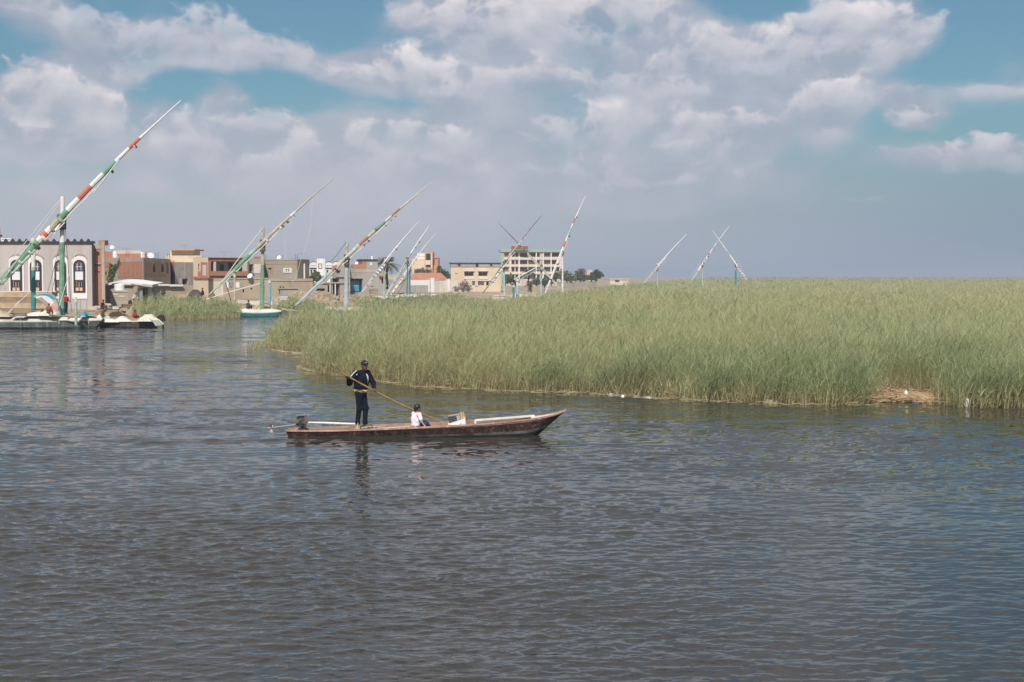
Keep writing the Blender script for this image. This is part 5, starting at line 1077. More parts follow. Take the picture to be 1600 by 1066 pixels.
# ------------------------------------------------------------------ bodies grown from a distance field
def smin(a, b, k):
    h = np.clip(.5 + .5*(b-a)/k, 0, 1); return b + (a-b)*h - k*h*(1-h)
def grow(prims, h, k=.02):
    """prims: ('c', p, q, r0, r1[, k]) tapered capsule | ('e', centre, radii[, k, rotz]) ellipsoid | ('s', ...) subtracts; returns vertices, quads"""
    lo = np.full(3, 1e9); hi = np.full(3, -1e9)
    for p in prims:
        if p[0] in 'cC':
            r = max(p[3], p[4]); pts = np.array([p[1], p[2]], float); lo = np.minimum(lo, pts.min(0)-r); hi = np.maximum(hi, pts.max(0)+r)
        else: lo = np.minimum(lo, np.array(p[1])-max(p[2])); hi = np.maximum(hi, np.array(p[1])+max(p[2]))
    lo -= 3*h; hi += 3*h; dim = np.ceil((hi-lo)/h).astype(int)+1
    F = np.full(dim, .08, np.float32); ax = [lo[i] + h*np.arange(dim[i]) for i in range(3)]
    for p in prims:
        if p[0] in 'cC': r = max(p[3], p[4]); pts = np.array([p[1], p[2]], float); a = pts.min(0)-r; b = pts.max(0)+r
        else: a = np.array(p[1])-max(p[2]); b = np.array(p[1])+max(p[2])
        kk = p[5] if p[0] in 'cC' and len(p) > 5 else (p[3] if p[0] in 'eE' and len(p) > 3 and p[3] else k)
        m = .05 + kk; i0 = np.maximum(0, np.floor((a-m-lo)/h).astype(int)); i1 = np.minimum(dim, np.ceil((b+m-lo)/h).astype(int)+1)
        sl_ = tuple(slice(i0[i], i1[i]) for i in range(3))
        Xg, Yg, Zg = np.meshgrid(*[ax[i][sl_[i]] for i in range(3)], indexing='ij'); P = np.stack([Xg, Yg, Zg], -1)
        if p[0] in 'cC':
            A, B = np.array(p[1], float), np.array(p[2], float); ba = B-A; t = np.clip(((P-A)@ba)/max(ba@ba, 1e-9), 0, 1)
            d = np.linalg.norm(P-A-t[...,None]*ba, axis=-1) - (p[3] + (p[4]-p[3])*t)
        else:
            q = P-np.array(p[1]); rr = np.array(p[2], float)
            if len(p) > 4: c, s_ = math.cos(p[4]), math.sin(p[4]); q = np.stack([q[...,0]*c+q[...,1]*s_, -q[...,0]*s_+q[...,1]*c, q[...,2]], -1)
            k0 = np.linalg.norm(q/rr, axis=-1); k1 = np.linalg.norm(q/(rr*rr), axis=-1); d = k0*(k0-1)/np.maximum(k1, 1e-6)
        cur = F[sl_]
        F[sl_] = np.maximum(cur, -d) if p[0] in 'CE' else smin(cur, d.astype(np.float32), kk)
    # surface nets
    S = F < 0; c = sum(S[i:dim[0]-1+i, j:dim[1]-1+j, l:dim[2]-1+l].astype(np.int8) for i in (0,1) for j in (0,1) for l in (0,1))
    act = (c > 0) & (c < 8); ids = np.full(act.shape, -1, np.int64); ids[act] = np.arange(act.sum()); I = np.argwhere(act)
    acc = np.zeros((len(I), 3)); cnt = np.zeros(len(I))
    cor = [(i,j,l) for i in (0,1) for j in (0,1) for l in (0,1)]
    for a in cor:
        for b in cor:
            if sum(abs(a[q]-b[q]) for q in range(3)) != 1 or a > b: continue
            fa = F[I[:,0]+a[0], I[:,1]+a[1], I[:,2]+a[2]]; fb = F[I[:,0]+b[0], I[:,1]+b[1], I[:,2]+b[2]]; x = (fa < 0) != (fb < 0)
            t = np.where(x, fa/np.where(x, fa-fb, 1), 0); pa = np.array(a, float); pb = np.array(b, float)
            acc += np.where(x[:,None], pa + (pb-pa)*t[:,None], 0); cnt += x
    V = lo + h*(I + acc/cnt[:,None]); Q = []
    for axn in range(3):
        o1, o2 = [(1,2),(2,0),(0,1)][axn]
        sl0 = [slice(1, -1)]*3; sl0[axn] = slice(0, -1); s0 = S[tuple(sl0)]; sl1 = list(sl0); sl1[axn] = slice(1, None); s1 = S[tuple(sl1)]
        n_ = np.minimum(s0.shape, s1.shape); s0 = s0[:n_[0],:n_[1],:n_[2]]; s1 = s1[:n_[0],:n_[1],:n_[2]]
        E = np.argwhere(s0 != s1); fl = s0[tuple(E.T)]; E = E + 1; E[:,axn] -= 1
        def cell(d1, d2):
            q = E.copy(); q[:,o1] += d1; q[:,o2] += d2; return ids[tuple(q.T)]
        quad = np.stack([cell(-1,-1), cell(0,-1), cell(0,0), cell(-1,0)], -1); quad[~fl] = quad[~fl][:, ::-1]; Q.append(quad)
    return V, np.concatenate(Q)
def grown(name, prims, h, m, parent, k=.02, rotz=0, at_=None, scale=1.0):
    V, Q = grow(prims, h, k); V = V*scale; c, s_ = math.cos(rotz), math.sin(rotz)
    V = np.stack([V[:,0]*c - V[:,1]*s_, V[:,0]*s_ + V[:,1]*c, V[:,2]], -1)
    o = np_mesh(name, V, Q, m, parent=parent, smooth=True); return o
SKIN = mat('brown_skin', (.21,.105,.065), (.17,.085,.05), 8, rough=.6)
SKIN_D = mat('dark_brown_skin', (.085,.045,.032), (.065,.035,.025), 8, rough=.6)
HAIR = mat('black_hair', (.012,.011,.011), (.008,.008,.008), 10, rough=.5)
def cloth(nm, c, k=.75): return mat('cloth_'+nm, c, tuple(v*k for v in c), 3.5, rough=.9, bump=.15)

# ------------------------------------------------------------------ the long boat
BY = 36.45
def main_boat():
    M_['strake'] = mat('salmon_rim', (.40,.25,.205), (.23,.135,.11), 2.2, stain=.55, speck=(.62,.55,.48), bump=.2)
    M_['maroon'] = mat('maroon_hull', (.060,.027,.023), (.020,.015,.014), 3.2, stain=.75, speck=(.20,.155,.13), bump=.2)
    M_['greygreen'] = mat('grey_green_stripe', (.17,.185,.17), (.045,.042,.040), 2.4, stain=.6, speck=(.06,.04,.035), bump=.2)
    M_['underside'] = mat('black_green_bottom', (.03,.032,.028), (.018,.018,.016), 1.4, stain=.4, speck=(.06,.07,.055))
    M_['bare_wood'] = mat('bare_boat_wood', (.28,.195,.15), (.17,.115,.085), 2.0, stain=.5, bump=.3)
    M_['board_white'] = mat('white_board', (.68,.66,.62), (.56,.53,.49), 1.5, stain=.4)
    X = lambda px: wx(px, 36.0)
    root = thing('long_boat', (X(640), BY, 0), 'long narrow motor boat with a maroon hull and raised pale bow', 'boat')
    prof = [(443,672.6,.20),(452,673.2,.30),(480,673.4,.38),(520,673,.44),(560,671.8,.49),(600,670.4,.52),(640,668.8,.54),(680,667,.55),(720,664.8,.54),(760,662.2,.50),(800,658.6,.43),(830,655.2,.34),(855,651,.24),(872,646.4,.13),(886,640.8,.03)]
    st = []; rake = []
    for px, py, hb in prof:
        Yn = BY - hb; st.append((X(px), hb, wz(py, Yn), -.16 if px < 830 else -.16 + (px-830)/56*.12))
        rake.append(-.10 if px == 443 else (-.06 if px == 452 else max(0, (px-800)/86)**1.4*.78))
    O, A, B = (0, BY, 0), Vector((1,0,0)), Vector((0,1,0))
    # bands of paint along the planking
    fr = [(0,1.0),(.10,1.0),(.30,.93),(.47,.87),(.60,.80),(.8,.68),(1,.40)]
    hull_mesh(O, A, B, st, fr, None, [0,1,1,2,3,3,3], rake).build('hull', [M_['strake'], M_['maroon'], M_['greygreen'], M_['underside']], root)
    rail_mesh(O, A, B, st, w=.06, h=.04).build('rim', M_['strake'], root)
    # inside skin and floor
    ins = [(x, max(.02, hb-.05), g-.005, k) for x, hb, g, k in st if x < X(835)]
    mb = MB(); i0 = 0
    for (x, hb, g, k) in ins:
        for side in (-1, 1):
            mb.v.append((x, BY+side*hb, g)); mb.v.append((x-.02, BY+side*hb*.8, min(.07, g-.06)))
    for i in range(len(ins)-1):
        a, b = i*4, i*4+4
        for q in ((a, b, b+1, a+1), (a+2, a+3, b+3, b+2), (a+1, b+1, b+3, a+3)): mb.f.append(q); mb.m.append(0)
    mb.build('lining', M_['bare_wood'], root)
    dk = [s for s in st if s[0] <= X(604)]; deck_mesh(O, A, B, dk, crown=.02, drop=.035, inset=.06).build('stern_deck', M_['bare_wood'], root)
    fd = [s for s in st if s[0] >= X(828)]; deck_mesh(O, A, B, fd, crown=.03, drop=.0, inset=.04).build('bow_deck', M_['board_white'], root)
    for px in (628, 668, 700, 745): # thwarts
        g = float(np.interp(X(px), [s[0] for s in st], [s[2] for s in st])); hb = float(np.interp(X(px), [s[0] for s in st], [s[1] for s in st]))
        MB().box(X(px)-.09, X(px)+.09, BY-hb+.05, BY+hb-.05, g-.14, g-.105).build('thwart', M_['bare_wood'], root)
    # pale board lying inside along the far gunwale, and the stub post at its end
    mb = MB(); a, b = Vector((X(742), BY+.28, wz(658.4, BY))), Vector((X(836), BY+.16, wz(650.6, BY)))
    d = (b-a).normalized(); mb.obox((a+b)/2, (b-a)/2, (0,.055,.0), (-d.z*.02,0,.02)); mb.build('loose_board', M_['board_white'], root)
    MB().box(X(740.5), X(743.5), BY-.08, BY, .25, wz(655.6, BY)).build('stub_post', M_['board_white'], root)
    MB().box(X(728), X(741), BY+.05, BY+.40, .2, wz(656.8, BY+.2)).build('locker', M_['bare_wood'], root)
    # slanted triangular block carrying the tiller end
    zt = wz(662.8, BY); zb = wz(671.4, BY-.2)
    MB().prism([(X(541), zt), (X(557), zt), (X(556), zb-.05), (X(546.5), zb-.05)], (0, BY-.14, 0), (1,0,0), (0,0,1), (0,1,0), -.06, .06).build('tiller_block', M_['bare_wood'], root)
    rope(root, [(X(578), BY-.30, wz(670.4, BY-.3)), (X(604), BY-.33, wz(668.6, BY-.3)), (X(640), BY-.38, wz(667, BY-.38))], .022, 'rope', name='mooring_rope')
    for k in range(9): 
        u = random.uniform(0, 1); rope(root, [(X(566+22*u)+random.uniform(-.1,.1), BY-.25+random.uniform(-.08,.1), wz(670, BY-.25)+.02), (X(572+22*u), BY-.30+random.uniform(-.05,.1), wz(669, BY-.25)+.03+.04*random.random()), (X(579+15*u), BY-.2, wz(670, BY-.2)+.02)], .016, 'rope', name='mooring_rope')
    # motor with a long shaft ------------------------------------------------
    zb = wz(672, BY); t = thing('long_tail_motor', (X(465), BY, zb), 'dark long tail boat motor mounted on the stern of the maroon boat', 'motor')
    Mx = mat('engine_black', (.035,.033,.032), (.018,.018,.018), 6, rough=.5, stain=.5, speck=(.10,.085,.07)); Mg = mat('engine_grey', (.16,.15,.14), (.09,.085,.08), 6, rough=.5, stain=.4)
    c = lambda px, py, dy=0: Vector((X(px), BY+dy, wz(py, BY)))
    mb = MB(); mb.obox(c(465,661), (.075,0,.008), (0,.09,0), (-.006,0,.08)); mb.ball(c(461,661.5), (.07,.10,.065), 12, 7); mb.tube([c(468,664), c(472.5,665.5)], [.05,.04], 10); mb.build('engine_block', Mx, t)
    mb = MB(); mb.obox(c(466.5,657), (.07,0,0), (0,.075,0), (0,0,.006))
    mb.build('cooling_head', Mg, t)
    for i in range(4): MB().obox(c(466.5, 658.3+1.0*i), (.084,0,.006), (0,.098,0), (-.0003,0,.004)).build('cooling_fin', Mg, t)
    mb = MB(); mb.obox(c(464.5,652.4), (.085,0,.012), (0,.06,0), (-.006,0,.034)); mb.tube([c(463,651), c(463,649.3)], [.026,.022], 8); mb.build('fuel_tank', Mx, t)
    for dx, dy in ((-.115,-.10),(.115,-.10),(-.115,.10),(.115,.10)): p = c(465,666)+Vector((dx,dy,0)); MB().tube([p, p+Vector((dx*.05,0,.14)), p+Vector((-dx*.05,0,.285))], .010, 6).build('frame_tube', Mg, t)
    q = [c(465,648.6)+Vector((dx,dy,0)) for dx, dy in ((-.11,-.10),(.11,-.10),(.11,.10),(-.11,.10),(-.11,-.10))]; MB().tube(q, .010, 6).build('frame_ring', Mg, t)
    mb = MB(); mb.tube([c(459.5,657.5,-.13), c(459.5,657.5,-.06)], .062, 14); mb.tube([c(459.5,657.5,-.142), c(459.5,657.5,-.128)], .03, 10); mb.build('starter_cover', Mg, t)
    mb = MB(); mb.tube([c(470,659,-.07), c(474,658,-.09), c(474.5,653,-.09)], [.022,.026,.03], 8); mb.build('exhaust', M_['rust'], t)
    MB().tube([c(462,652,-.05), c(458,654,-.13), c(463,659,-.12), c(469,662,-.11)], .008, 5).tube([c(470,652,-.04), c(476,655,-.06), c(472,662,-.07)], .007, 5).build('hose', Mx, t)
    MB().tube([c(466.5,672.6), c(466.5,663)], [.035,.028], 8).build('swivel_post', Mx, t)
    MB().tube([c(460,663.4), c(412,669.2)], [.022,.018], 7).build('propeller_shaft', M_['metal'], t)
    mb = MB(); e = c(417.5,668.4); mb.ball(e, .035, 8, 5)
    for q in range(3):
        an = q*2.094+.4; dd = Vector((.15, math.cos(an), math.sin(an))); mb.quad(e, e+dd*.09+Vector((.03,0,0)), e+dd*.14, e+dd*.09-Vector((.04,.01,.0)))
    mb.build('propeller', mat('pale_pink_metal', (.5,.32,.28), None, 5), t)
    MB().tube([c(471,660), c(500,660.8), c(530,662), c(552,662.6)], [.018,.024,.026,.022], 8).build('tiller_bar', M_['spar_white'], t)
    # white tub with the crate --------------------------------------------------
    c0 = Vector((X(713.5), BY-.22, .10)); t = thing('white_tub', c0, 'white tapered tub with a slanting rim standing amidships in the maroon boat', 'tub')
    zl, zr = wz(660.6, BY-.2), wz(653.6, BY-.2); x0, x1, y0, y1 = X(699.5), X(729.5), BY-.45, BY+.08; zb = .12; s_ = .03
    def tub(o, zo): return [(x0+o,y0+o,zl-zo),(x1-o-.05,y0+o,zr-zo),(x1-o-.05,y1-o,zr-zo),(x0+o,y1-o,zl-zo)]
    bot = [(x0+.06,y0+.04,zb),(x1-.0,y0+.04,zb),(x1-.0,y1-.04,zb),(x0+.06,y1-.04,zb)]; top = tub(0,0); inn = tub(.03,0); ib = [(p[0]+.03*(1 if p[0]<c0.x else -1), p[1]+.03*(1 if p[1]<c0.y else -1), zb+.03) for p in bot]
    mb = MB(); mb.raw(bot+top+inn+ib, [(0,3,2,1)] + [(q,(q+1)%4,4+(q+1)%4,4+q) for q in range(4)] + [(4+q,4+(q+1)%4,8+(q+1)%4,8+q) for q in range(4)] + [(8+q,8+(q+1)%4,12+(q+1)%4,12+q) for q in range(4)] + [(12,13,14,15)])
    mb.build('tub_wall', M_['plastic_white'], t)
    MB().tube([(x0+.08, y0-.005, zl+.02-.05), (x0+.3, y0-.02, (zl+zr)/2-.08), (x1-.16, y0-.005, zr-.09)], .012, 6).build('carry_rope', M_['rope_white'], t)
    ctr = Vector((X(709.5), BY-.18, wz(654.0, BY-.18))); t = thing('net_crate', ctr, 'dark slatted crate jammed tilted in the white tub', 'crate'); r_ = R(9)
    ux = Vector((math.cos(r_),0,math.sin(r_))); uz = Vector((-math.sin(r_),0,math.cos(r_))); Mc = mat('dark_crate', (.05,.05,.052), (.03,.03,.03), 4)
    mb = MB(); mb.obox(ctr, ux*.155, (0,.14,0), uz*.085); mb.build('crate_body', Mc, t)
    for i in range(4): MB().obox(ctr + uz*(-.06+.042*i) + ux*-.04 + Vector((0,-.145,0)), ux*.10, (0,.008,0), uz*.007).build('slat', Mg, t)
    MB().obox(ctr + ux*.105 + Vector((0,-.146,0)), ux*.045, (0,.010,0), uz*.075).build('side_plate', mat('crate_grey', (.33,.33,.31), None, 4), t)
    MB().obox(ctr + uz*.088, ux*.15, (0,.135,0), uz*.012).build('crate_lid', mat('crate_grey'), t)
    heap('net_ball', 716, 728, 645.2, 656, BY-.12, .30, 'straw', 'straw coloured net heaped in the right end of the white tub', 'net', 31, sharp=1.5, rough=.30)
    heap('tan_cloth', 553, 563, 664.4, 671.5, BY-.26, .22, 'straw', 'tan crumpled cloth on the stern deck by the bare feet of the standing person', 'cloth', 32, rough=.4)
    return st
def mat_get(n): return MATS[n]
ST = main_boat()

# ------------------------------------------------------------------ the pole
POLE_A = Vector((wx(533.5,36), BY-.62, wz(582.2, BY-.62)))
POLE_B = Vector((wx(697,36.8), BY+.62, wz(662.5, BY+.62)))
def pole():
    d = POLE_B-POLE_A; end = POLE_B + d*.22
    t = thing('punt_pole', POLE_A, 'long bent wooden pole slanting from the standing person into the water', 'pole')
    pts = []
    for k in range(25):
        u = k/24; p = POLE_A.lerp(end, u); s = max(0, (u-.55)/.45); pts.append(p + Vector((0, 0, -.11*math.sin(math.pi*min(1, u/.82))*(1 if u < .82 else 0))))
    pts = [POLE_A.lerp(end, k/24) + Vector((0,0,-.07*math.sin(math.pi*min(1,(k/24)/.85)))) for k in range(25)]
    MB().tube(pts, [.021+.004*math.sin(k*1.7) for k in range(25)], 8).build('shaft', mat('pole_wood', (.36,.24,.11), (.22,.14,.065), 3, stain=.4), t)
    MB().tube([pts[0]+(pts[1]-pts[0])*f for f in (.0,.12,.25)], [.026,.031,.026], 8).build('grip_binding', M_['wood'], t)
    return pts
PP = pole()
def pole_at(x):
    for a, b in zip(PP[:-1], PP[1:]):
        if a.x <= x <= b.x: return a.lerp(b, (x-a.x)/(b.x-a.x)), (b-a).normalized()

# ------------------------------------------------------------------ the standing person
def hand_prims(c, ax, palm_dir, k=.012, sc=1.0, rp=.022):
    """palm on one side of the pole, four fingers wrapped round it, thumb on the other way"""
    ax = Vector(ax).normalized(); e1 = (Vector(palm_dir) - ax*Vector(palm_dir).dot(ax)).normalized(); e2 = ax.cross(e1); c = Vector(c); out = []
    pc = c + e1*(rp+.016)*sc
    for o in (-.027, 0, .027): out.append(('c', tuple(pc + ax*o*sc + e1*.022*sc), tuple(pc + ax*o*sc*1.05 - e2*.028*sc), .017*sc, .013*sc, .014))
    ln = (.92, 1.0, .96, .78)
    for i in range(4):
        o = ax*(.033-.022*i)*sc; prev = None
        for j, an in enumerate((-.75, -1.6, -2.45, -3.2)):
            an *= ln[i]; p = c + o + (e1*math.cos(an) + e2*math.sin(an))*(rp+.010)*sc
            if prev is not None: out.append(('c', tuple(prev), tuple(p), .0098*sc, .0088*sc, .004))
            prev = p
    prev = pc + ax*.03*sc + e2*.012*sc
    for an in (.7, 1.5, 2.2):
        p = c + ax*(.036+.006*an)*sc + (e1*math.cos(an) + e2*math.sin(an))*(rp+.011)*sc; out.append(('c', tuple(prev), tuple(p), .0115*sc, .0095*sc, .006)); prev = p
    return out
def V3(*a): return np.array(a, float)
def man():
    fx = wx(562.5, 36.2); fy = BY-.05; z0 = wz(667.4, fy); root = thing('person', (fx, fy, z0), 'standing person in dark cap, navy jacket and jeans poling the maroon boat', 'person')
    o_ = Vector((fx, fy, z0)); loc = lambda v: Vector(v) - o_
    F = V3(.91,-.415,0); Lf = V3(.415,.91,0); up = V3(0,0,1)      # facing, own left
    pel = V3(-.015,0,.90); chest = V3(.02,-.01,1.235); neck = V3(.055,-.02,1.44); head = V3(.09,-.04,1.57)
    shR = V3(-.125,-.125,1.39); shL = V3(.155,.105,1.38)
    hR, aR = pole_at(wx(543.5, 36)); hL, aL = pole_at(wx(583.2, 36)); hR, hL = np.array(loc(hR)), np.array(loc(hL))
    elR = V3(-.275,-.235,1.145); elL = V3(.305,.03,1.14)
    wrR = hR + (elR-hR)/np.linalg.norm(elR-hR)*.085; wrL = hL + (elL-hL)/np.linalg.norm(elL-hL)*.085
    hipR, knR, anR = V3(-.055,-.07,.87), V3(-.045,-.075,.48), V3(-.095,-.07,.085)
    hipL, knL, anL = V3(.035,.06,.87), V3(.105,.045,.48), V3(.085,.05,.085)
    B = [('e', pel, (.145,.115,.13), .05), ('e', (pel+chest)/2, (.14,.105,.16), .05), ('e', chest, (.165,.115,.19), .05), ('c', chest+V3(0,0,.13), neck, .07, .055, .04), ('c', neck, head-V3(0,0,.05), .052, .05, .02)]
    # head: skull, jaw, nose, brow, lips, ears; the face is turned a little more towards the bank than the chest
    F0, Lf0 = F, Lf; F = V3(.62,-.785,0); Lf = V3(.785,.62,0)
    B += [('e', head+V3(0,0,.03), (.078,.078,.095), .02), ('e', head+F*.022-up*.045, (.058,.058,.068), .025), ('c', head+F*.082+up*.012, head+F*.102-up*.022, .010, .016, .012), ('c', head+F*.072+up*.028-Lf*.035, head+F*.072+up*.028+Lf*.035, .014, .014, .012),
          ('c', head+F*.078-up*.052-Lf*.018, head+F*.078-up*.052+Lf*.018, .010, .010, .006), ('c', head+F*.078-up*.066-Lf*.014, head+F*.078-up*.066+Lf*.014, .010, .010, .006), ('e', head+F*.062-up*.092, (.024,.024,.02), .015)]
    for s in (-1, 1): B += [('e', head+Lf*s*.080-up*.012, (.014,.014,.032), .008), ('E', head+F*.082+Lf*s*.030+up*.004, (.012,.012,.008)), ('e', head+F*.070+Lf*s*.030+up*.004, (.012,.012,.010), .003)]
    HF, HL = F, Lf; F, Lf = F0, Lf0
    for sh, el, wr in ((shR, elR, wrR), (shL, elL, wrL)): B += [('c', chest+V3(0,0,.11), sh, .08, .062, .04), ('c', sh, el, .052, .042, .02), ('c', el, wr, .042, .029, .02)]
    B += [('c', wrR, hR + (wrR-hR)*.42, .028, .026, .02), ('c', wrL, hL + (wrL-hL)*.42, .028, .026, .02)] + hand_prims(hR, aR, wrR-hR) + hand_prims(hL, -aL, wrL-hL)
    for hp, kn, an in ((hipR, knR, anR), (hipL, knL, anL)):
        B += [('c', hp, kn, .085, .058, .03), ('c', kn, an, .055, .038, .02), ('c', an, an+F*.03-up*.055, .04, .03, .02), ('c', an-F*.03-up*.055, an+F*.12-up*.06, .03, .027, .02)]
        for i in range(5): q = an + Lf*(-.030+.015*i)*(-1 if hp is hipR else 1); B.append(('c', q+F*.11-up*.064, q+F*(.172-.006*i)-up*.068, .0115, .0095 if i else .012, .006))
    B = [tuple(tuple(float(t) for t in v) if isinstance(v, (np.ndarray, Vector)) else v for v in p) for p in B]
    sk = mat('poler_skin', (.10,.052,.036), (.075,.04,.028), 8, rough=.6); grown('body', B, .0075, sk, root, .015)
    tl = lambda Pm: [tuple(tuple(float(t) for t in v) if isinstance(v, (np.ndarray, Vector)) else v for v in p) for p in Pm]
    # jacket: loose over chest, sleeves, bunched hem, cut open at the front
    J = [('e', (pel+chest)/2+V3(.0,0,.03), (.185,.150,.20), .05), ('e', chest+V3(0,0,.01), (.205,.155,.21), .05), ('c', chest+V3(0,0,.12), shR, .10, .082, .05), ('c', chest+V3(0,0,.12), shL, .10, .082, .05),
         ('c', shR, elR, .082, .068, .03), ('c', elR, wrR, .070, .046, .03), ('c', shL, elL, .080, .066, .03), ('c', elL, wrL+ (elL-wrL)*.12, .068, .048, .03), ('e', pel+V3(.0,0,.10), (.178,.145,.07), .04), ('c', neck-V3(0,0,.03), neck+V3(0,0,.02), .075, .066, .02)]
    J += [('c', shR+(elR-shR)*.55+V3(-.02,-.05,0), shR+(elR-shR)*.8+V3(-.03,.03,-.03), .022, .018, .03), ('c', elL+V3(.01,-.05,.03), elL+V3(-.03,-.04,-.04), .02, .02, .03), ('c', pel+V3(-.12,-.10,.16), pel+V3(.0,-.15,.13), .02, .02, .03), ('c', chest+V3(-.08,-.13,-.1), chest+V3(.05,-.14,-.16), .015, .018, .03)]
    fc = chest + F*.17 + Lf*.015
    J += [('C', fc+up*.20, fc-up*.02-F*.02, .045, .05), ('C', fc-up*.02-F*.02, fc-up*.14, .05, .02), ('C', neck, neck+up*.25, .058, .07), ('E', pel-V3(0,0,.03), (.3,.3,.075))]
    navy = cloth('navy', (.0065,.009,.018), .6); jk = grown('jacket', tl(J), .009, navy, root, .02)
    wt = cloth('pale_grey', (.58,.58,.62), .85)
    # pale stripes over the shoulder and upper arm: strips that lie on the sleeve
    def strip(a, b, nrm, w, nm='sleeve_stripe'):
        mb = MB(); a, b, nrm = Vector(a)+o_, Vector(b)+o_, Vector(nrm).normalized(); side = (b-a).cross(nrm).normalized()*w
        mb.obox((a+b)/2, (b-a)/2, side, nrm*.006); mb.build(nm, wt, jk)
    cam_n = V3(-.25,-.9,.35)/np.linalg.norm(V3(-.25,-.9,.35))
    strip(shR+cam_n*.083+V3(.055,0,.052), shR+cam_n*.084+V3(-.01,0,.0), cam_n, .011); strip(shR+cam_n*.084+V3(-.01,0,.0), shR+(elR-shR)*.5+cam_n*.080+V3(-.02,0,.02), cam_n, .010)
    strip(shR+cam_n*.088+V3(.075,-.012,-.035), shR+cam_n*.09+V3(.055,-.012,-.075), cam_n, .007); strip(shL+V3(.03,-.085,-.10), shL+V3(.055,-.085,-.15), V3(.3,-1,.2), .012)
    # shirt front, yellow hem, trousers
    S = [('e', (pel+chest)/2, (.155,.120,.19), .05), ('e', chest, (.178,.126,.20), .05), ('e', pel+V3(0,0,.05), (.165,.132,.10), .04), ('C', neck-V3(0,0,.0), neck+up*.3, .07, .09), ('E', pel-V3(0,0,.12), (.3,.3,.095))]
    grown('shirt', tl(S), .009, wt, root, .02)
    Hm = [('e', pel+V3(0,0,.035), (.178,.147,.085), .02), ('E', pel-V3(0,0,.145), (.3,.3,.10)), ('E', pel+V3(0,0,.22), (.3,.3,.155))]
    grown('shirt_hem', tl(Hm), .008, cloth('straw_yellow', (.66,.53,.22), .85), root, .01)
    jean = cloth('dark_denim', (.006,.012,.024), .6)
    T = [('e', pel-V3(0,0,.03), (.160,.130,.115), .05)]
    for hp, kn, an in ((hipR, knR, anR), (hipL, knL, anL)):
        T += [('c', hp, kn, .094, .070, .02), ('c', kn, an+up*.03, .069, .058, .02), ('c', an+up*.05+F*.01, an+up*.012+F*.015, .064, .060, .02), ('c', kn+F*.03+Lf*.03, kn-F*.03-up*.05, .05, .045, .03)]
    T += [('E', pel+V3(0,0,.14), (.3,.3,.09)), ('E', V3(0,0,.02), (.3,.3,.055))]
    grown('jeans', tl(T), .009, jean, root, .015)
    bc = pel+F*.155+up*.02; MB().obox(Vector(bc)+o_, Vector(Lf)*.025, Vector(F)*.012, (0,0,.025)).build('belt_buckle', M_['metal'], root)
    # cap with a peak
    cp = [('e', head+V3(0,0,.065), (.094,.094,.088), .01), ('E', head-V3(0,0,.058), (.3,.3,.10)), ]
    V_, Q_ = None, None
    cap = grown('cap', tl(cp), .007, cloth('dark_cap', (.030,.026,.036), .7), root, .01)
    pk = MB(); c = Vector(head)+o_+Vector((0,0,.055)); f, l = Vector(HF), Vector(HL); top = []; 
    for a in np.linspace(-1.05, 1.05, 9): top.append(c + f*(.07+.055*math.cos(a*1.4)) + l*.078*math.sin(a) - Vector((0,0,.018*math.cos(a*1.4))))
    base = [c + f*(.06*math.cos(a)) + l*.085*math.sin(a) for a in np.linspace(-1.05, 1.05, 9)]
    for i in range(8):
        for dz in (0, -.008): pk.quad(*[p + Vector((0,0,dz)) for p in (base[i], base[i+1], top[i+1], top[i])])
        pk.quad(top[i], top[i+1], top[i+1]-Vector((0,0,.008)), top[i]-Vector((0,0,.008)))
    pk.build('peak', cloth('dark_cap', (.030,.026,.036)), cap)
    lg = MB(); q = c + Vector((0,0,.03)); m_ = f*.090
    for a0, a1, z0_, z1_ in ((-.30,-.05,.0,.012),(-.05,.25,.012,.022)): lg.tube([q + (f*math.cos(a0)+l*math.sin(a0))*.094 + Vector((0,0,z0_)), q + (f*math.cos(a1)+l*math.sin(a1))*.093 + Vector((0,0,z1_))], .006, 5)
    lg.build('cap_mark', wt, cap)
man()

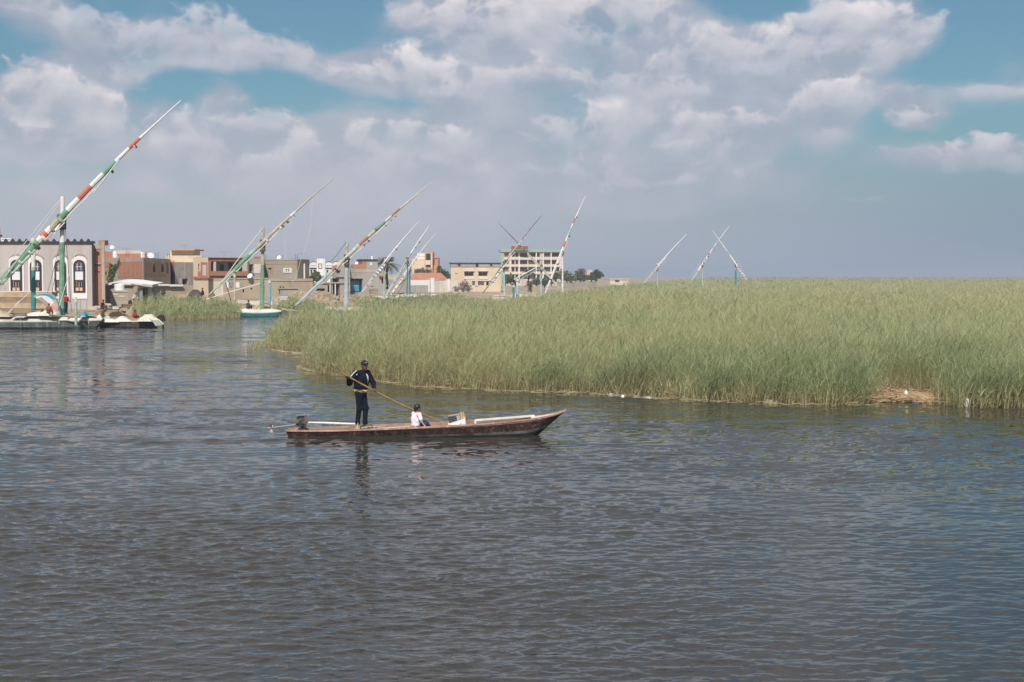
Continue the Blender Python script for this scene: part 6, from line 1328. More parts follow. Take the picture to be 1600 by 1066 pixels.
# ------------------------------------------------------------------ the seated child
def child():
    cx, cy = wx(650.5, 36.25), BY-.20; z0 = wz(668.5, cy); root = thing('person', (cx, cy, z0), 'seated child with black hair and white shirt in the maroon boat', 'person'); o_ = Vector((cx, cy, z0))
    F = V3(.80,.60,0); F = F/np.linalg.norm(F); Lf = V3(-F[1], F[0], 0); up = V3(0,0,1)     # looks away to the right; own right side towards the camera
    pel = V3(-.02,0,.03); chest = V3(-.015,-.01,.235); neck = V3(.0,-.005,.385); head = V3(.02,.0,.50)
    shR = V3(.075,-.105,.345); shL = V3(-.085,.105,.345); elR = V3(.135,-.17,.17); hR = V3(.235,-.20,.045); elL = V3(-.02,.18,.17); hL = V3(.13,.22,.10)
    knR, anR = V3(.26,.02,.095), V3(.40,.10,-.10); knL, anL = V3(.20,.18,.12), V3(.36,.27,-.10)
    P = [('e', pel, (.105,.095,.085), .04), ('e', (pel+chest)/2, (.10,.08,.12), .04), ('e', chest, (.115,.082,.13), .04), ('c', chest+up*.1, neck, .05, .038, .03), ('c', neck, head-up*.04, .038, .036, .02),
         ('e', head+up*.02, (.072,.072,.082), .02), ('e', head+F*.02-up*.04, (.052,.052,.055), .02), ('c', head+F*.072, head+F*.088-up*.022, .008, .012, .01), ('c', head+F*.068-up*.052-Lf*.014, head+F*.068-up*.052+Lf*.014, .008, .008, .006)]
    for s in (-1, 1): P += [('e', head+Lf*s*.072-up*.015, (.012,.012,.026), .006), ('E', head+F*.075+Lf*s*.025, (.010,.010,.007))]
    for sh, el, h_ in ((shR, elR, hR), (shL, elL, hL)):
        d = (h_-el)/np.linalg.norm(h_-el); sd = np.cross(d, up); sd = sd/np.linalg.norm(sd)
        P += [('c', chest+up*.09, sh, .055, .042, .03), ('c', sh, el, .036, .029, .015), ('c', el, h_-d*.045, .029, .019, .015), ('c', h_-d*.045, h_-d*.01, .019, .022, .012), ('c', h_-d*.01-sd*.012, h_-d*.01+sd*.012, .018, .018, .01)]
        for i in range(4): q = h_ + sd*(-.021+.014*i); P.append(('c', q, q+d*(.040+.006*(i in (1,2)))-up*.022, .0075, .0065, .004))
        P.append(('c', h_-d*.02-sd*.02, h_+d*.02-sd*.042-up*.006, .0085, .007, .005))
    for s, kn, an in ((-1, knR, anR), (1, knL, anL)):
        hp = pel + Lf*s*.055; P += [('c', hp, kn, .062, .045, .02), ('c', kn, an, .042, .028, .02), ('c', an, an+F*.10-up*.02, .028, .02, .02)]
    tl = lambda Pm: [tuple(tuple(float(t) for t in v) if isinstance(v, (np.ndarray, Vector)) else v for v in p) for p in Pm]
    grown('body', tl(P), .0065, mat('child_skin', (.36,.19,.12), (.30,.155,.095), 8, rough=.6), root, .012)
    S = [('e', pel+up*.03, (.128,.112,.08), .04), ('e', (pel+chest)/2, (.122,.098,.13), .04), ('e', chest, (.135,.10,.135), .04), ('c', chest+up*.09, shR, .068, .056, .03), ('c', chest+up*.09, shL, .068, .056, .03), ('c', shR, shR+(elR-shR)*.62, .056, .054, .02), ('c', shL, shL+(elL-shL)*.62, .056, .054, .02),
         ('c', chest+V3(-.09,-.06,-.05), pel+V3(-.05,-.10,.05), .016, .02, .03), ('c', chest+V3(.03,-.10,-.06), pel+V3(.06,-.09,.04), .014, .016, .03), ('C', neck+up*.0, neck+up*.2, .05, .06), ('E', pel-up*.09, (.3,.3,.09))]
    grown('shirt', tl(S), .0075, cloth('lilac_white', (.74,.66,.73), .86), root, .015)
    T = [('e', pel-up*.01, (.118,.105,.075), .04)]
    for s, kn, an in ((-1, knR, anR), (1, knL, anL)): hp = pel + Lf*s*.055; T += [('c', hp, kn, .074, .058, .02), ('c', kn, an+up*.02, .056, .045, .02)]
    grown('jeans', tl(T), .008, cloth('denim', (.022,.045,.095), .7), root, .015)
    Hh = [('e', head+up*.028-F*.010, (.084,.084,.086), .01), ('e', head-F*.055-up*.03, (.045,.045,.05), .03)] + [('c', head+up*.09+V3(.03*math.cos(a), .03*math.sin(a), 0), head+up*(.112)+V3(.062*math.cos(a+.4), .062*math.sin(a+.4), -.012), .018, .009, .01) for a in np.linspace(0, 6.28, 8)[:-1]]
    Hh += [('E', head+F*.105-up*.045, (.075,.075,.085)), ('E', head-up*.145, (.2,.2,.075))]
    grown('hair', tl(Hh), .0065, HAIR, root, .01)
child()

# ------------------------------------------------------------------ small people on the bank and the moored boats
def bystander(px, pfoot, Y, hgt, shirt, trousers, label, turn=0.0, pose='stand', cap=None, zfoot=None):
    z0 = wz(pfoot, Y) if zfoot is None else zfoot; root = thing('person', (wx(px, Y), Y, z0), label, 'person'); s = hgt/1.75
    up = V3(0,0,1); F = V3(0,-1,0); Lf = V3(1,0,0)
    if pose == 'stand': pel, lean, kn, an = V3(0,0,.92), V3(0,-.02,0), (V3(-.09,-.03,.5), V3(.10,.0,.5)), (V3(-.10,.02,.07), V3(.12,.0,.07))
    elif pose == 'bend': pel, lean, kn, an = V3(0,.1,.86), V3(0,-.30,-.12), (V3(-.10,.02,.46), V3(.12,.0,.46)), (V3(-.10,.04,.07), V3(.14,.04,.07))
    else: pel, lean, kn, an = V3(0,.05,.16), V3(0,-.10,-.02), (V3(-.16,-.36,.42), V3(.17,-.34,.40)), (V3(-.12,-.40,.05), V3(.14,-.42,.05))
    ch = pel + up*.36 + lean; nk = ch + up*.20 + lean*.35; hd = nk + up*.14 + lean*.2; Z0 = pel
    sh = [ch + V3(-.19,0,.13), ch + V3(.19,0,.13)]
    el = [sh[0] + V3(-.07,-.05,-.25), sh[1] + V3(.07,-.08,-.25)]; hn = [el[0] + V3(.05,-.18,-.15), el[1] + V3(-.05,-.2,-.10)]
    P = [('e', pel, (.15,.11,.13), .06), ('e', ch, (.17,.11,.2), .06), ('c', pel, ch, .13, .14, .05), ('c', ch, nk, .09, .05, .04), ('c', nk, hd, .05, .05, .03), ('e', hd+up*.04, (.08,.09,.11), .02), ('c', hd+F*.09, hd+F*.105-up*.02, .012, .016, .015)]
    for i in (0, 1):
        P += [('c', ch+up*.1, sh[i], .08, .06, .04), ('c', sh[i], el[i], .05, .042, .02), ('c', el[i], hn[i], .042, .03, .02), ('e', hn[i], (.035,.05,.045), .02)]
        hp = pel + V3(-.09 if i == 0 else .09, 0, -.04); P += [('c', hp, kn[i], .09, .06, .03), ('c', kn[i], an[i], .056, .04, .02), ('c', an[i]-up*.03, an[i]+F*.15-up*.035, .038, .03, .02)]
    tl = lambda Pm: [tuple(tuple(float(t) for t in v) if isinstance(v, np.ndarray) else v for v in p) for p in Pm]
    grown('body', tl(P), .022, SKIN_D, root, .03, turn, scale=s)
    S = [('e', ch, (.195,.14,.215), .06), ('c', pel+up*.05, ch, .155, .165, .05)] + [q for i in (0,1) for q in (('c', ch+up*.1, sh[i], .095, .078, .04), ('c', sh[i], el[i], .07, .06, .02), ('c', el[i], el[i]+(hn[i]-el[i])*.6, .058, .048, .02))]
    grown('shirt', tl(S), .024, shirt, root, .03, turn, scale=s)
    T = [('e', pel-up*.02, (.165,.13,.12), .05)] + [q for i in (0,1) for q in (('c', pel+V3(-.09 if i == 0 else .09, 0, -.04), kn[i], .105, .08, .03), ('c', kn[i], an[i]+up*.02, .075, .06, .02))]
    grown('trousers', tl(T), .024, trousers, root, .03, turn, scale=s)
    H = [('e', hd+up*.075, (.094,.105,.095), .02), ('E', hd+F*.10-up*.03, (.12,.09,.10)), ('E', hd-up*.12, (.25,.25,.10))]
    grown('hair' if cap is None else 'cap', tl(H), .02, cap or HAIR, root, .02, turn, scale=s)
CN, CR, CW, CB, CK, CT = cloth('navy_plain', (.022,.026,.05)), cloth('red', (.42,.035,.03)), cloth('cream', (.56,.49,.38)), cloth('slate_blue', (.07,.085,.16)), cloth('black', (.02,.019,.02)), cloth('brown', (.14,.10,.075))
bystander(103, 491.2, 110.6, 1.62, CR, CN, 'person in red top and dark trousers standing beside the patchy green mast', R(70))
bystander(76, 491, 110.4, 1.5, cloth('brick_red', (.34,.09,.05)), CT, 'crouching person in brick red by the cream bundle on the large deck', R(40), 'sit')
bystander(209, 480, 146, 1.72, CW, cloth('khaki', (.34,.30,.22)), 'person in cream shirt and khaki trousers stooping before the low shed', R(60), 'bend')
bystander(238, 480.5, 146.5, 1.66, CB, CB, 'person in slate blue stooping in the grass below the light blue door', R(110), 'bend')
bystander(255.5, 474, 153, 1.65, CK, cloth('grey_trousers', (.22,.19,.17)), 'person in black top standing before the long cement yard wall', R(20))
bystander(317, 475.5, 150, 1.7, CK, cloth('beige_trousers', (.40,.36,.28)), 'person in black top and beige trousers beside the dark net pile', R(-60))
bystander(209.5, 500, 113.3, 1.55, CR, CK, 'person in red shirt sitting in the low dark work boat', R(60), 'sit', zfoot=.50)
bystander(387, 488, 143, 1.75, cloth('plum', (.075,.055,.085)), CN, 'person in plum jacket sitting on the teal hull by the green mast', R(140), 'sit', zfoot=.66)
bystander(160, 484, 127, 1.6, CK, CT, 'person in black crouching by the pale stones beside the tank plinth', R(80), 'sit')
# ------------------------------------------------------------------ trees, palms, creeper
LEAF_D = leaf_material('tree_leaves', [(0, (.07,.085,.035)), (.5, (.10,.125,.05)), (1, (.15,.17,.075))], .3)
LEAF_G = leaf_material('shrub_leaves', [(0, (.09,.13,.05)), (.5, (.14,.19,.07)), (1, (.22,.26,.11))], .35)
LEAF_P = leaf_material('palm_leaves', [(0, (.15,.145,.075)), (.5, (.17,.18,.09)), (1, (.26,.24,.13))], .3)
BARK = mat('bark', (.17,.13,.10), (.10,.08,.06), 3, bump=.4)
def leaves(name, blobs, n, size, m, parent, seed=0, sq=.7):
    r = np.random.default_rng(seed); w = np.array([b[3]*b[4]*b[5] for b in blobs])**.8; k = r.choice(len(blobs), n, p=w/w.sum()); Bm = np.array([b[:3] for b in blobs]); Rm = np.array([b[3:6] for b in blobs])
    d = unit(r.normal(size=(n,3))); rad = r.random(n)**.42; C = Bm[k] + d*rad[:,None]*Rm[k]*(1 + .25*np.sin(d[:,:1]*7+k[:,None]))
    a = unit(r.normal(size=(n,3))); b = unit(np.cross(a, r.normal(size=(n,3)))); s = size*r.uniform(.5, 1.4, n)[:,None]
    V = np.stack([C - a*s, C - b*s*.45, C + a*s, C + b*s*.45], 1).reshape(-1,3); Q = np.arange(n*4).reshape(-1,4)
    t = np.repeat(np.clip(.5 + .22*r.normal(size=n) + .12*np.sin(k*2.3), 0, 1), 4)
    base = world_loc(parent); o = np_mesh(name, V - np.array(base), Q, m, parent=parent, attr={'tone': t}); return o
def tree(name, label, cat, px, ybot, Y, blobs_px, n, size, m, seed=0, group=None, limbs=5):
    """blobs_px: (px, py, rx px, ry px)"""
    base = Vector((wx(px, Y), Y, max(wz(ybot, Y), .3))); root = thing(name, base, label, cat, group); k = Y/FPX; r = random.Random(seed)
    bl = [(wx(a, Y), Y + r.uniform(-.5,.5)*rx*k, wz(b, Y), rx*k, rx*k*.8, ry*k) for a, b, rx, ry in blobs_px]
    top = max(b[2] for b in bl); mb = MB(); c = Vector((base.x, Y, base.z + (top-base.z)*.45)); rr = max(.07, (top-base.z)*.03)
    mb.tube([base - Vector((0,0,.3)), base.lerp(c, .5) + Vector((.1,0,0)), c], [rr*1.4, rr, rr*.8], 7); mb.build('trunk', BARK, root)
    for b in bl[:limbs]: MB().tube([c - Vector((0,0,.2)), c.lerp(Vector(b[:3]), .55) + Vector((0,0,.15)), Vector(b[:3])], [rr*.6, rr*.4, rr*.15], 5).build('limb', BARK, root)
    leaves('crown', bl, int(n*.6), size*1.1, m, root, seed); return root
tree('tree', 'rounded green tree between the tan block house and the white villa', 'tree', 494, 445, 250, [(494,433,8,7),(488,436,6,5),(500,436,6,5),(495,428,5,4)], 2600, .22, LEAF_G, 1)
tree('tree', 'dark bushy tree farthest right before the low wall, with a ragged crown', 'tree', 930, 440, 430, [(930,431,8,7),(937,430,6,5),(924,434,6,5),(932,424.5,4,3.5)], 2400, .34, LEAF_D, 2)
tree('tree', 'brownish feathery tree in the middle of the clump right of the white yard', 'tree', 906, 440, 425, [(906,431,8,8),(909,424,5,4.5),(899,434,7,5),(914,434,6,5)], 2200, .34, leaf_material('brown_leaves', [(0,(.10,.085,.05)),(.5,(.14,.12,.07)),(1,(.19,.16,.10))], .3), 3)
tree('tree', 'olive green shrub tree right beside the tall white yard', 'tree', 886, 440, 420, [(884,432,8,8),(891,434,8,7),(878,430,6,9)], 2200, .34, LEAF_P, 4)
tree('tree', 'dark green tree behind the tiled roof, right of the orange villa', 'tree', 694, 436, 380, [(688,424,6,5),(694,427,6,5),(699,432,5,5),(686,418,3,3)], 1600, .3, LEAF_D, 5)
tree('shrub', 'dry leafless looking shrub against the wall left of the yellow house', 'shrub', 724, 460, 288, [(722,448,7,8),(731,450,6,7),(713,452,5,6),(728,443,4,4)], 1500, .17, leaf_material('dry_leaves', [(0,(.20,.16,.11)),(.5,(.27,.22,.16)),(1,(.34,.28,.2))], .2), 6)
tree('shrub', 'grey green bush row growing on the terrace of the orange villa', 'shrub', 660, 428, 385, [(652,424,5,4),(660,423,6,4),(668,424,6,3.5)], 1500, .26, LEAF_P, 7)
tree('shrub', 'dark green bush at the foot of the apartment block beside the palms', 'shrub', 800, 452, 300, [(797,436,5,8),(806,440,5,7),(790,438,4,8)], 1500, .24, LEAF_D, 8)
tree('shrub', 'hedge of dusky bushes under the right half of the apartment block', 'shrub', 850, 452, 320, [(838,440,7,6),(850,441,8,6),(862,438,7,8),(868,432,5,8)], 2200, .25, LEAF_D, 9)
tree('creeper', 'green creeper climbing the corner of the brick house', 'creeper', 175, 441, 160, [(175,430,4.5,9),(172,436,3.5,6),(179,422,3.5,6),(181,417,3,4),(174,418,3,5)], 2000, .16, LEAF_G, 10)
def palm(label, px, ytop, ybot, Y, rpx, nf, seed, droop=.9):
    k = Y/FPX; base = Vector((wx(px, Y), Y, max(.3, wz(ybot, Y)))); root = thing('palm_tree', base, label, 'palm tree'); r = np.random.default_rng(seed); c = at(px, ytop, Y); Rf = rpx*k
    kk = 12; MB().tube([base.lerp(c, i/kk) + Vector((.06*math.sin(i*.7),0,0)) for i in range(kk+1)], [.24*(1 + .10*(i % 2))*(1-.25*i/kk) for i in range(kk+1)], 8).build('trunk', BARK, root)
    B_, D_, Ln, W_, Fc, Bd = [], [], [], [], [], []; parts = []
    for i in range(nf):
        az = i*2.39996 + r.uniform(-.2,.2); el = r.uniform(-.35, 1.25); d = np.array([math.cos(az)*math.cos(el), math.sin(az)*math.cos(el), math.sin(el)]); ln = Rf*r.uniform(.85, 1.15); bend = np.array([d[0]*.1, d[1]*.1, -droop*r.uniform(.35, .8)])*ln*.8
        m_ = 26; t = np.linspace(.12, 1, m_); pts = np.array(c)[None] + d[None]*ln*t[:,None] + bend[None]*(t**2)[:,None]; tang = unit(d[None]*ln + 2*bend[None]*t[:,None]); side = unit(np.cross(tang, np.array([0,0,1.])[None]))
        for s in (-1, 1):
            dr = unit(side*s*.8 + tang*.75 + np.array([0,0,-.18])); lf = ln*.30*np.sin(math.pi*(.12+.80*t))**.7
            parts.append(ribbons(pts, dr, lf, np.full(m_, ln*.026), unit(np.cross(dr, np.array([0,0,1.])[None])+np.array([0,0,.3])), np.zeros((m_,3))+np.array([0,0,-.12])*lf[:,None], 1, np.full(m_, r.uniform(.1,.9)), np.full(m_, r.uniform(.2,.9))))
        parts.append(ribbons(np.array(c)[None], d[None], np.array([ln]), np.array([ln*.02]), side[:1], bend[None], 6, np.array([.1]), np.array([.3])))
    V, Q, T = join(parts); np_mesh('crown', V - np.array(base), Q, LEAF_P, parent=root, attr={'tone': T})
palm('palm tree with a drooping crown behind the grey house with blue doors', 605, 412, 452, 268, 20, 52, 1, 1.1)
palm('smaller palm partly hidden left of the taller palm behind the grey house', 596, 409, 452, 270, 11, 34, 5, 1.0)
palm('shaggy date palm standing in front of the apartment block', 826, 427, 456, 262, 12, 50, 2)
palm('low dark date palm right below the shaggy one in front of the apartment block', 829, 443, 457, 258, 10, 40, 3)
palm('small palm tuft on the terrace left of the orange villa', 653, 424, 434, 375, 6, 26, 4)

# ------------------------------------------------------------------ bank clutter
def timber(label, px0, px1, rows, Y, depth, seed=0):
    t = thing('timber_stack', (wx((px0+px1)/2, Y), Y, wz(rows[-1][1], Y)), label, 'timber stack'); r = random.Random(seed)
    for y0, y1, key in rows: 
        a, b = wx(px0 + r.uniform(-2,2), Y), wx(px1 + r.uniform(-3,3), Y); n = 3
        for q in range(n):
            yy = Y - depth/2 + depth*(q+.5)/n; mb = MB(); zt, zb = wz(y0, Y), wz(y1, Y)
            mb.obox(((a+b)/2, yy + r.uniform(-.05,.05), (zt+zb)/2), ((b-a)/2,0,r.uniform(-.03,.03)), (0,depth/n/2-.02,0), (0,0,(zt-zb)/2)); mb.build('board', M_[key], t)
timber('stack of thick brown timber baulks under the left hall windows', -30, 84, [(456.3,463.8,'wood_pale'),(464.6,472,'wood'),(473,481.4,'wood_pale'),(482.4,489.5,'wood')], 127, 1.6, 1)
timber('small stack of brown boards leaning left of the dark net pile', 273, 294, [(460,465,'wood_pale'),(465.7,469.5,'wood'),(470,475,'wood_pale')], 157, 1.0, 2)
bw = House('garden_wall', 'low pale capped wall behind the brown timber baulks', 'wall', [(-40,131),(88,131)], 456.5, 'pale_plaster', z0=.4, depth=.5); bw.panels(0, [(-40,88,455,457)], 'white_paint', .1, 'coping'); bw.done()
def stick(label, pts, Y, r, m='wood_pale'):
    p = [at(*q, Y + (0 if i == 0 else .4)) for i, q in enumerate(pts)]; k = 7
    path = [p[0].lerp(p[-1], i/k) + Vector((0,0,.04*math.sin(i*2.3))) for i in range(k+1)]
    tag(MB().tube(path, [r*(1-.4*i/k) for i in range(k+1)], 7).build('spar', M_[m]), label, 'spar')
stick('long pale spar lying from the teal hull out over the reed tip', [(440,483.8),(473,487)], 142.5, .09, 'spar_tan')
stick('bleached pole leaning on the bank right of the dark net pile', [(332,480),(352,466)], 156, .08)
stick('slanting bleached pole with its foot in the work boat', [(186,487),(208,497)], 113.8, .09, 'wood')
stick('brown pole lying along the large deck to the right', [(78,493),(126,496)], 110, .08, 'wood')
stick('pale leaning pole below the tan block house', [(466,455),(497,441)], 200, .09, 'spar_tan')
stick('thin upright pale stake beside the stern of the teal hull', [(428.5,474),(426.5,488)], 143.2, .06, 'spar_tan')
for i, (px, py, r_, lb) in enumerate(((144,484,.45,'pale boulder at the foot of the hall corner'),(152,481,.32,'small pale boulder right of the hall corner'),(167,480,.5,'pale flat boulder beside the crouching person in black'),(178,483,.42,'brown boulder before the tank plinth'))):
    c = gnd(px, py+2, .55); c = Vector((wx(px,128+i),128+i,wz(py+2,128+i))); tag(MB().ball(c+Vector((0,0,r_*.3)), (r_*1.2, r_, r_*.62), 10, 6, .18, i).build('boulder', mat('stone', (.46,.40,.33), (.34,.29,.24), 1.5, stain=.3, bump=.4)), lb, 'boulder')
# rubble: broken blocks spilling down the sandy bank, one countless mass
mb = MB(); rr = random.Random(5)
for i in range(620):
    px = rr.choice([rr.gauss(500,26), rr.gauss(345,20), rr.gauss(590,30), rr.uniform(150,320), rr.uniform(300,720)]); Y = np.interp(px, [150,210,290,440,520,600,720],[137,148,153,172,180,232,272]) + rr.uniform(-6,6); x = wx(px, Y); s = rr.uniform(.05,.22)*(1 + (Y-160)/200)
    z = gh(x, Y); a = rr.uniform(0,3.1); mb.obox((x, Y, z+s*.3), (s*math.cos(a)*1.3, s*math.sin(a), s*rr.uniform(-.4,.4)), (-s*math.sin(a), s*math.cos(a), 0), (0,0,s*rr.uniform(.4,.9)))
tag(mb.build('rubble', mat('rubble', (.47,.37,.27), (.32,.25,.19), 1.2, stain=.3)), 'broken brick and block rubble strewn along the sandy bank', 'rubble', kind='stuff')

def antenna(px, ytop, ybot, Y, label, bars=3):
    z0 = wz(ybot, Y); t = thing('antenna', (wx(px, Y), Y, z0), label, 'antenna'); top = at(px, ytop, Y)
    MB().tube([(top.x, Y, z0-.2), top], .035, 6).build('pole', M_['metal'], t); mb = MB(); d = Vector((.8,-.6,0))
    mb.tube([top-d*.7, top+d*.7], .02, 5)
    for i in range(bars): p = top + d*(-.6+1.2*i/max(1,bars-1)); mb.tube([p+Vector((.6,.8,0))*.35, p-Vector((.6,.8,0))*.35], .014, 5)
    mb.build('aerial', M_['metal'], t)
for a in ((198,388,396,174,'thin aerial above the brick parapet right of the corner water tank'),(288,384,391.6,189,'thin aerial on the roof trim of the cream upper house'),(350,394,402.4,203,'thin aerial on the terracotta house roof'),(398,395,404.5,206,'thin aerial on the grey block house left of the green mast'),(472,396,405.5,208,'thin aerial on the right end of the tan block house'),(527,402,413,306,'thin aerial on the white villa'),(574,396,405.2,266,'thin aerial on the top block of the grey house with blue doors'),(730,402,410.6,304,'thin aerial on the left half of the pale yellow house'),(862,381,390,488,'thin aerial on the apartment block roof'),(672,386,394,402,'thin aerial on top of the orange villa')): antenna(*a)
# starter bars left sticking out of unfinished roofs belong to those houses
for hs, pts_ in ((BRICK, [(167,170),(200,166),(226,163),(246,169),(264,176)]), (TAN, [(414,207.5),(440,206),(464,204)]), (GREY, [(547,263),(600,264.5)])):
    for px, Y in pts_:
        mb = MB()
        for dx, dy in ((-.14,-.12),(.14,-.12),(-.14,.12),(.14,.12)): x = wx(px, Y)*1.003+dx; mb.tube([(x, Y+.5+dy, hs.z1-.05), (x+.03, Y+.5+dy, hs.z1+.55+.25*random.random())], .018, 4)
        mb.build('starter_bars', M_['rust'], hs.root)
# washing on a line before the tan house, and plastic sheets, crates on the bank
t = thing('washing_line', at(360, 441, 184), 'line of washing strung before the long grey cement wall', 'washing line'); rope(t, [at(352,439.5,184), at(378,440,184.5)], .02, sag=.15)
for i, (px, m) in enumerate(((355,'spar_white'),(359,'blue_door'),(363.5,'spar_red'),(368,'canvas'),(372,'spar_white'))):
    a = at(px, 440.6, 184.1+.02*i); mb = MB(); k = [a + Vector((.1*j-.15, .03*math.sin(j*2+i), -.02)) for j in range(4)]
    for j in range(3): mb.quad(k[j], k[j+1], k[j+1]+Vector((.02,.02,-.75)), k[j]+Vector((.02,-.02,-.7)))
    mb.build('garment', M_[m], t)
def crate(px, ybot, Y, w, h, m, label, rot=.3):
    c = Vector((wx(px, Y), Y, wz(ybot, Y))); t = thing('crate', c, label, 'crate'); ux, uy = Vector((math.cos(rot),math.sin(rot),0)), Vector((-math.sin(rot),math.cos(rot),0))
    MB().obox(c+Vector((0,0,h*.5)), ux*(w*.5-.03), uy*(w*.36-.03), (0,0,h*.5)).build('crate_inner', M_['dark_inside'], t)
    for s in (-1, 1):
        for q in range(3): MB().obox(c + uy*s*w*.36 + Vector((0,0,h*(.18+.32*q))), ux*w*.5, uy*.02, (0,0,h*.11)).build('slat', M_[m], t)
        for q in range(3): MB().obox(c + ux*s*w*.5 + Vector((0,0,h*(.18+.32*q))), ux*.02, uy*(w*.36-.02), (0,0,h*.11)).build('slat', M_[m], t)
crate(141, 494, 111.6, .7, .35, 'spar_sage', 'sage slatted crate near the right end of the large deck')
crate(58, 493.5, 111.8, .8, .5, 'wood', 'brown slatted crate behind the white canvas sheet on the deck', .1)
crate(197, 482, 146, .8, .45, 'wood', 'brown slatted crate at the foot of the tank plinth', .5)
crate(444, 469, 170, .9, .5, 'canvas', 'off white slatted crate before the small grey block shed', .2)
crate(584, 459, 240, 1.3, .8, 'wood_pale', 'pale slatted crate on the bank right of the blue doors', .4)

# ------------------------------------------------------------------ along the reed edge
def tuft(px, py, hgt, n, label, spread=.45, seed=0, dark=True, lean=.28):
    c = gnd(px, py, 0); r = np.random.default_rng(seed); root_z = 0
    global rng; keep = rng; rng = r
    X = c.x + r.normal(0, spread, n); Y = c.y + .35 + r.normal(0, spread*.5, n)
    out = culms(X, Y, np.full(n, -.05), hgt*r.uniform(.6, 1.1, n), .75, 1, r.uniform(.55, 1, n) if dark else r.uniform(.3,.8,n), lean=lean, seg=4, leafscale=.8)
    V, Q, T = join(out); rng = keep
    o = np_mesh('sedge_tuft', V, Q, SEDGE, attr={'tone': T}, base=(c.x, c.y+.35, 0)); tag(o, label, 'sedge tuft')
SEDGE = leaf_material('sedge_leaves', [(0, (.36,.29,.16)), (.3, (.26,.27,.13)), (.6, (.17,.22,.11)), (1, (.10,.15,.085))], .25)
tuft(1310, 628, 1.75, 420, 'tall dark sedge tuft just left of the heap of dry straw', .50, 1)
tuft(1215, 627, 1.2, 260, 'low dark sedge tuft leaning left, halfway from the boat bow to the straw heap', .45, 2)
tuft(985, 619, 1.7, 330, 'fan shaped sedge tuft spreading beside the small white floating scrap', .42, 3, False, .34)
tuft(948, 615, 1.3, 240, 'dark hollow sedge tuft left of the fan shaped one', .40, 4)
tuft(862, 612, 1.3, 260, 'dark sedge tuft above the bow of the maroon boat', .5, 5)
tuft(1560, 634, 1.6, 420, 'broad dark sedge tuft right of the upright white bottle', .7, 6)
tuft(1120, 626, 1.35, 260, 'green sedge tuft between the white floating scrap and the leaning tuft', .5, 7)
tuft(1590, 635, 1.3, 260, 'dark sedge tuft cut by the right edge of the picture', .5, 8)
# the flattened dry reeds in the gap
def straw():
    r = np.random.default_rng(8); n = 4200; a0, a1 = gnd(1372, 628), gnd(1482, 616)
    u = r.uniform(0, 1, n); v = r.uniform(0, 1, n); X = a0.x-.2 + (a1.x-a0.x+.3)*u; Y = a0.y-.15 + (a1.y-a0.y)*v; hump = .24*np.sin(math.pi*np.clip(u,0,1))**.5*(.35+.65*v)*(1+.25*np.sin(9*u)); Z = r.uniform(0, 1, n)*hump
    a = r.normal(.15, .55, n); d = unit(np.stack([np.cos(a), np.sin(a)*.8, r.normal(.05, .18, n)], -1)); ln = r.uniform(.3, .9, n)
    V, Q, T = ribbons(np.stack([X, Y, Z], -1) - d*ln[:,None]*.5, d, ln, np.full(n, .024), unit(np.stack([-d[:,1], d[:,0], r.normal(0,.8,n)], -1)), np.zeros((n,3)), 2, r.uniform(0,1,n), r.uniform(0,1,n))
    m = leaf_material('dry_straw', [(0, (.36,.25,.14)), (.5, (.48,.35,.21)), (1, (.25,.17,.10))], .15)
    c = ((a0.x+a1.x)/2, (a0.y+a1.y)/2, 0); o = np_mesh('straw_heap', V, Q, m, attr={'tone': T}, base=c); tag(o, 'flattened heap of dry golden straw in a gap of the reed edge', 'straw heap')
    b = MB(); b.ball((c[0], c[1]+.1, -.02), ((a1.x-a0.x)*.52, (a1.y-a0.y)*.6, .16), 18, 7, .06, 3); ob = b.build('packed_core', M_['straw'], None, base=c); ob.parent = o; ob.location = (0,0,0)
straw()
LIT_W, LIT_P = M_['plastic_white'], mat('purple_plastic', (.13,.11,.17), None, 3, rough=.4)
def bottle(px, py, h, label, tilt=0.0, m=None):
    c = gnd(px, py, 0); t = thing('bottle', c, label, 'bottle'); u = Vector((math.sin(tilt),0,math.cos(tilt))); r = h*.20
    MB().tube([c-u*.03, c+u*h*.55, c+u*h*.68, c+u*h*.80, c+u*h*.92], [r, r*1.02, r*.9, r*.45, r*.38], 12).build('bottle_body', m or LIT_W, t); MB().tube([c+u*h*.90, c+u*h], [r*.45, r*.45], 10).build('bottle_cap', M_['spar_white'], t)
bottle(1511, 635, .30, 'white plastic bottle standing upright at the water edge far right')
def scrap(px, py, w, d, h, m, label, seed=0, name='litter'):
    c = gnd(px, py, .0); r = random.Random(seed); mb = MB(); k = 8; top = [(c.x + w*.5*math.cos(q*.785)*r.uniform(.7,1.1), c.y + d*.5*math.sin(q*.785)*r.uniform(.7,1.1), h*r.uniform(.7,1.2)) for q in range(k)]
    mb.raw(top + [(x, y, -.03) for x, y, z in top] + [(c.x, c.y, h*1.3)], [(q, (q+1)%k, 16) for q in range(k)] + [(8+q, 8+(q+1)%k, (q+1)%k, q) for q in range(k)]); tag(mb.build(name, m), label, 'litter')
scrap(973, 620.6, .12, .2, .06, LIT_W, 'small pale scrap floating at the foot of the fan shaped sedge tuft', 1)
scrap(1013, 622.6, .22, .2, .045, LIT_W, 'flat white scrap floating right of the fan shaped sedge tuft', 2)
scrap(1430, 631, .20, .2, .06, LIT_P, 'purple and white scrap floating before the straw heap', 3)
scrap(1415, 623, .14, .2, .22, LIT_W, 'small white scrap lying in the heap of dry straw', 4)
scrap(1258, 629.4, .16, .2, .06, LIT_W, 'tiny white scrap floating left of the tall dark sedge tuft', 5)
scrap(1203, 628.4, .18, .2, .06, LIT_W, 'tiny white scrap under the leaning sedge tuft', 6)
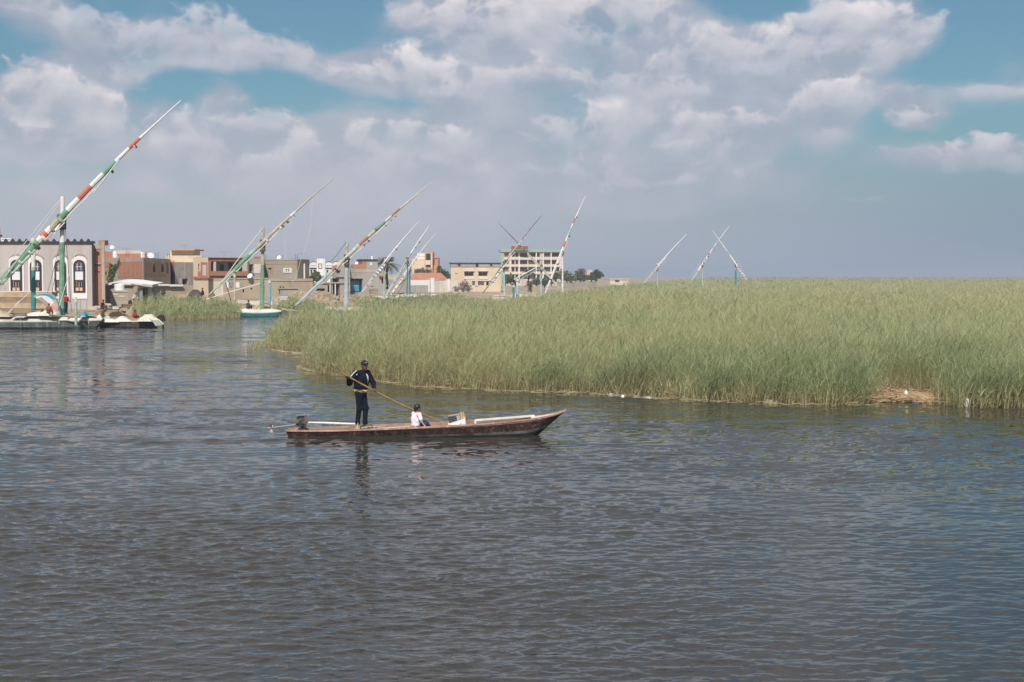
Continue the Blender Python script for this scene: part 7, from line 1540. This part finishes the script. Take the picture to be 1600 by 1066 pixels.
scrap(955, 617.6, .16, .2, .06, LIT_W, 'tiny white scrap beneath the dark hollow sedge tuft', 7)
# drift line of foam and broken stems
r = random.Random(3); mb = MB()
for i in range(46):
    px = r.uniform(424, 486); py = np.interp(px, [424,440,484],[545.5,549.5,553.5]) + r.uniform(-.8,.8); c = gnd(px, py, 0); s = r.uniform(.03,.10); mb.obox((c.x, c.y, .0), (s,0,0), (0,s*.8,0), (0,0,r.uniform(.01,.03)))
tag(mb.build('foam_line', M_['rope']), 'broken line of pale foam and scraps along the left reed edge', 'foam', kind='stuff')
n = 420; u = rng.uniform(0, 1, n); parts = []
E = [gnd(*p) for p in ((424,547),(484,556),(462,574),(480,580),(560,592),(640,605),(700,608),(800,613),(900,615),(1000,622),(1100,629),(1250,633),(1372,633))]
seg_ = rng.integers(0, len(E)-1, n); A0 = np.array([tuple(E[i]) for i in seg_]); A1 = np.array([tuple(E[i+1]) for i in seg_]); p = A0 + (A1-A0)*u[:,None]; p[:,1] += rng.normal(.1, .16, n); p[:,2] = rng.uniform(.0,.05,n)
a = rng.normal(0, .5, n); d = unit(np.stack([np.cos(a), np.sin(a), rng.normal(.05,.1,n)], -1)); V, Q, T = ribbons(p, d, rng.uniform(.15,.55,n), np.full(n,.022), np.stack([-d[:,1], d[:,0], np.full(n,.6)], -1), np.zeros((n,3)), 1, rng.uniform(0,.35,n), rng.uniform(0,.35,n))
tag(np_mesh('drift_stems', V, Q, REED_M, attr={'tone': T}, base=(0,45,0)), 'broken dead reed stems floating along the reed edge', 'dead stems', kind='stuff')
# sparse water weeds off the left tip of the bed
g = P2; X = rng.uniform(wx(402, 84), wx(424, 84), 420); Y = rng.uniform(79, 93, 420); V, Q, T = join(culms(X, Y, np.full(420, -.05), rng.uniform(.1,.55,420), 1.2, 2, rng.uniform(.1,.8,420), lean=.3, seg=2))
tag(np_mesh('water_weed', V, Q, REED_M, attr={'tone': T}, base=(float(X.mean()), 86, 0)), 'sparse low water weeds standing off the left tip of the reeds', 'weeds', kind='stuff')

# ------------------------------------------------------------------ moist air over the lake
def haze(density):
    m, nt, out = nt_new('lake_air'); v = nt.nodes.new('ShaderNodeVolumePrincipled'); v.inputs['Color'].default_value = (.64,.76,.95,1); v.inputs['Density'].default_value = density; v.inputs['Anisotropy'].default_value = .1
    L(nt, v.outputs[0], out.inputs['Volume'])
    mb = MB(); mb.box(-9500, 14000, -200, 6300, -3.2, 30); o = mb.build('haze', m, base=(0,0,0)); tag(o, kind='stuff'); m.cycles.homogeneous_volume = True if hasattr(m.cycles, 'homogeneous_volume') else None
    return o
haze(.00042)
GROUPS = {'sailing_boat': 'lateen sailing boats moored along the channel', 'mast_pole': 'bare masts and posts', 'beached_boat': 'boats lying on the bank', 'sedge_tuft': 'sedge tufts along the reed edge', 'satellite_dish': 'satellite dishes on the roofs',
 'water_tank': 'white water tanks', 'palm_tree': 'palms in the village', 'litter': 'scraps along the reed edge', 'boulder': 'boulders at the foot of the hall', 'timber_stack': 'timber stacks on the bank', 'spar': 'loose spars on the bank', 'tree': 'trees among the houses', 'shrub': 'shrubs among the houses',
 'canvas_sheet': 'sheets on the decks', 'white_sheet': 'white sheets in the work boat', 'brick_house': 'brick houses', 'cream_house': 'cream houses', 'block_house': 'block houses', 'compound_wall': 'compound walls', 'shed': 'sheds', 'antenna': 'aerials on the roofs', 'crate': 'slatted crates on the bank'}
for o in SC.objects:
    k = o.name.split('.')[0]
    if o.parent is None and k in GROUPS: o['group'] = GROUPS[k]
    if o.parent is None and k == 'person' and 'maroon boat' not in o['label']: o['group'] = 'people on the bank and moored boats'
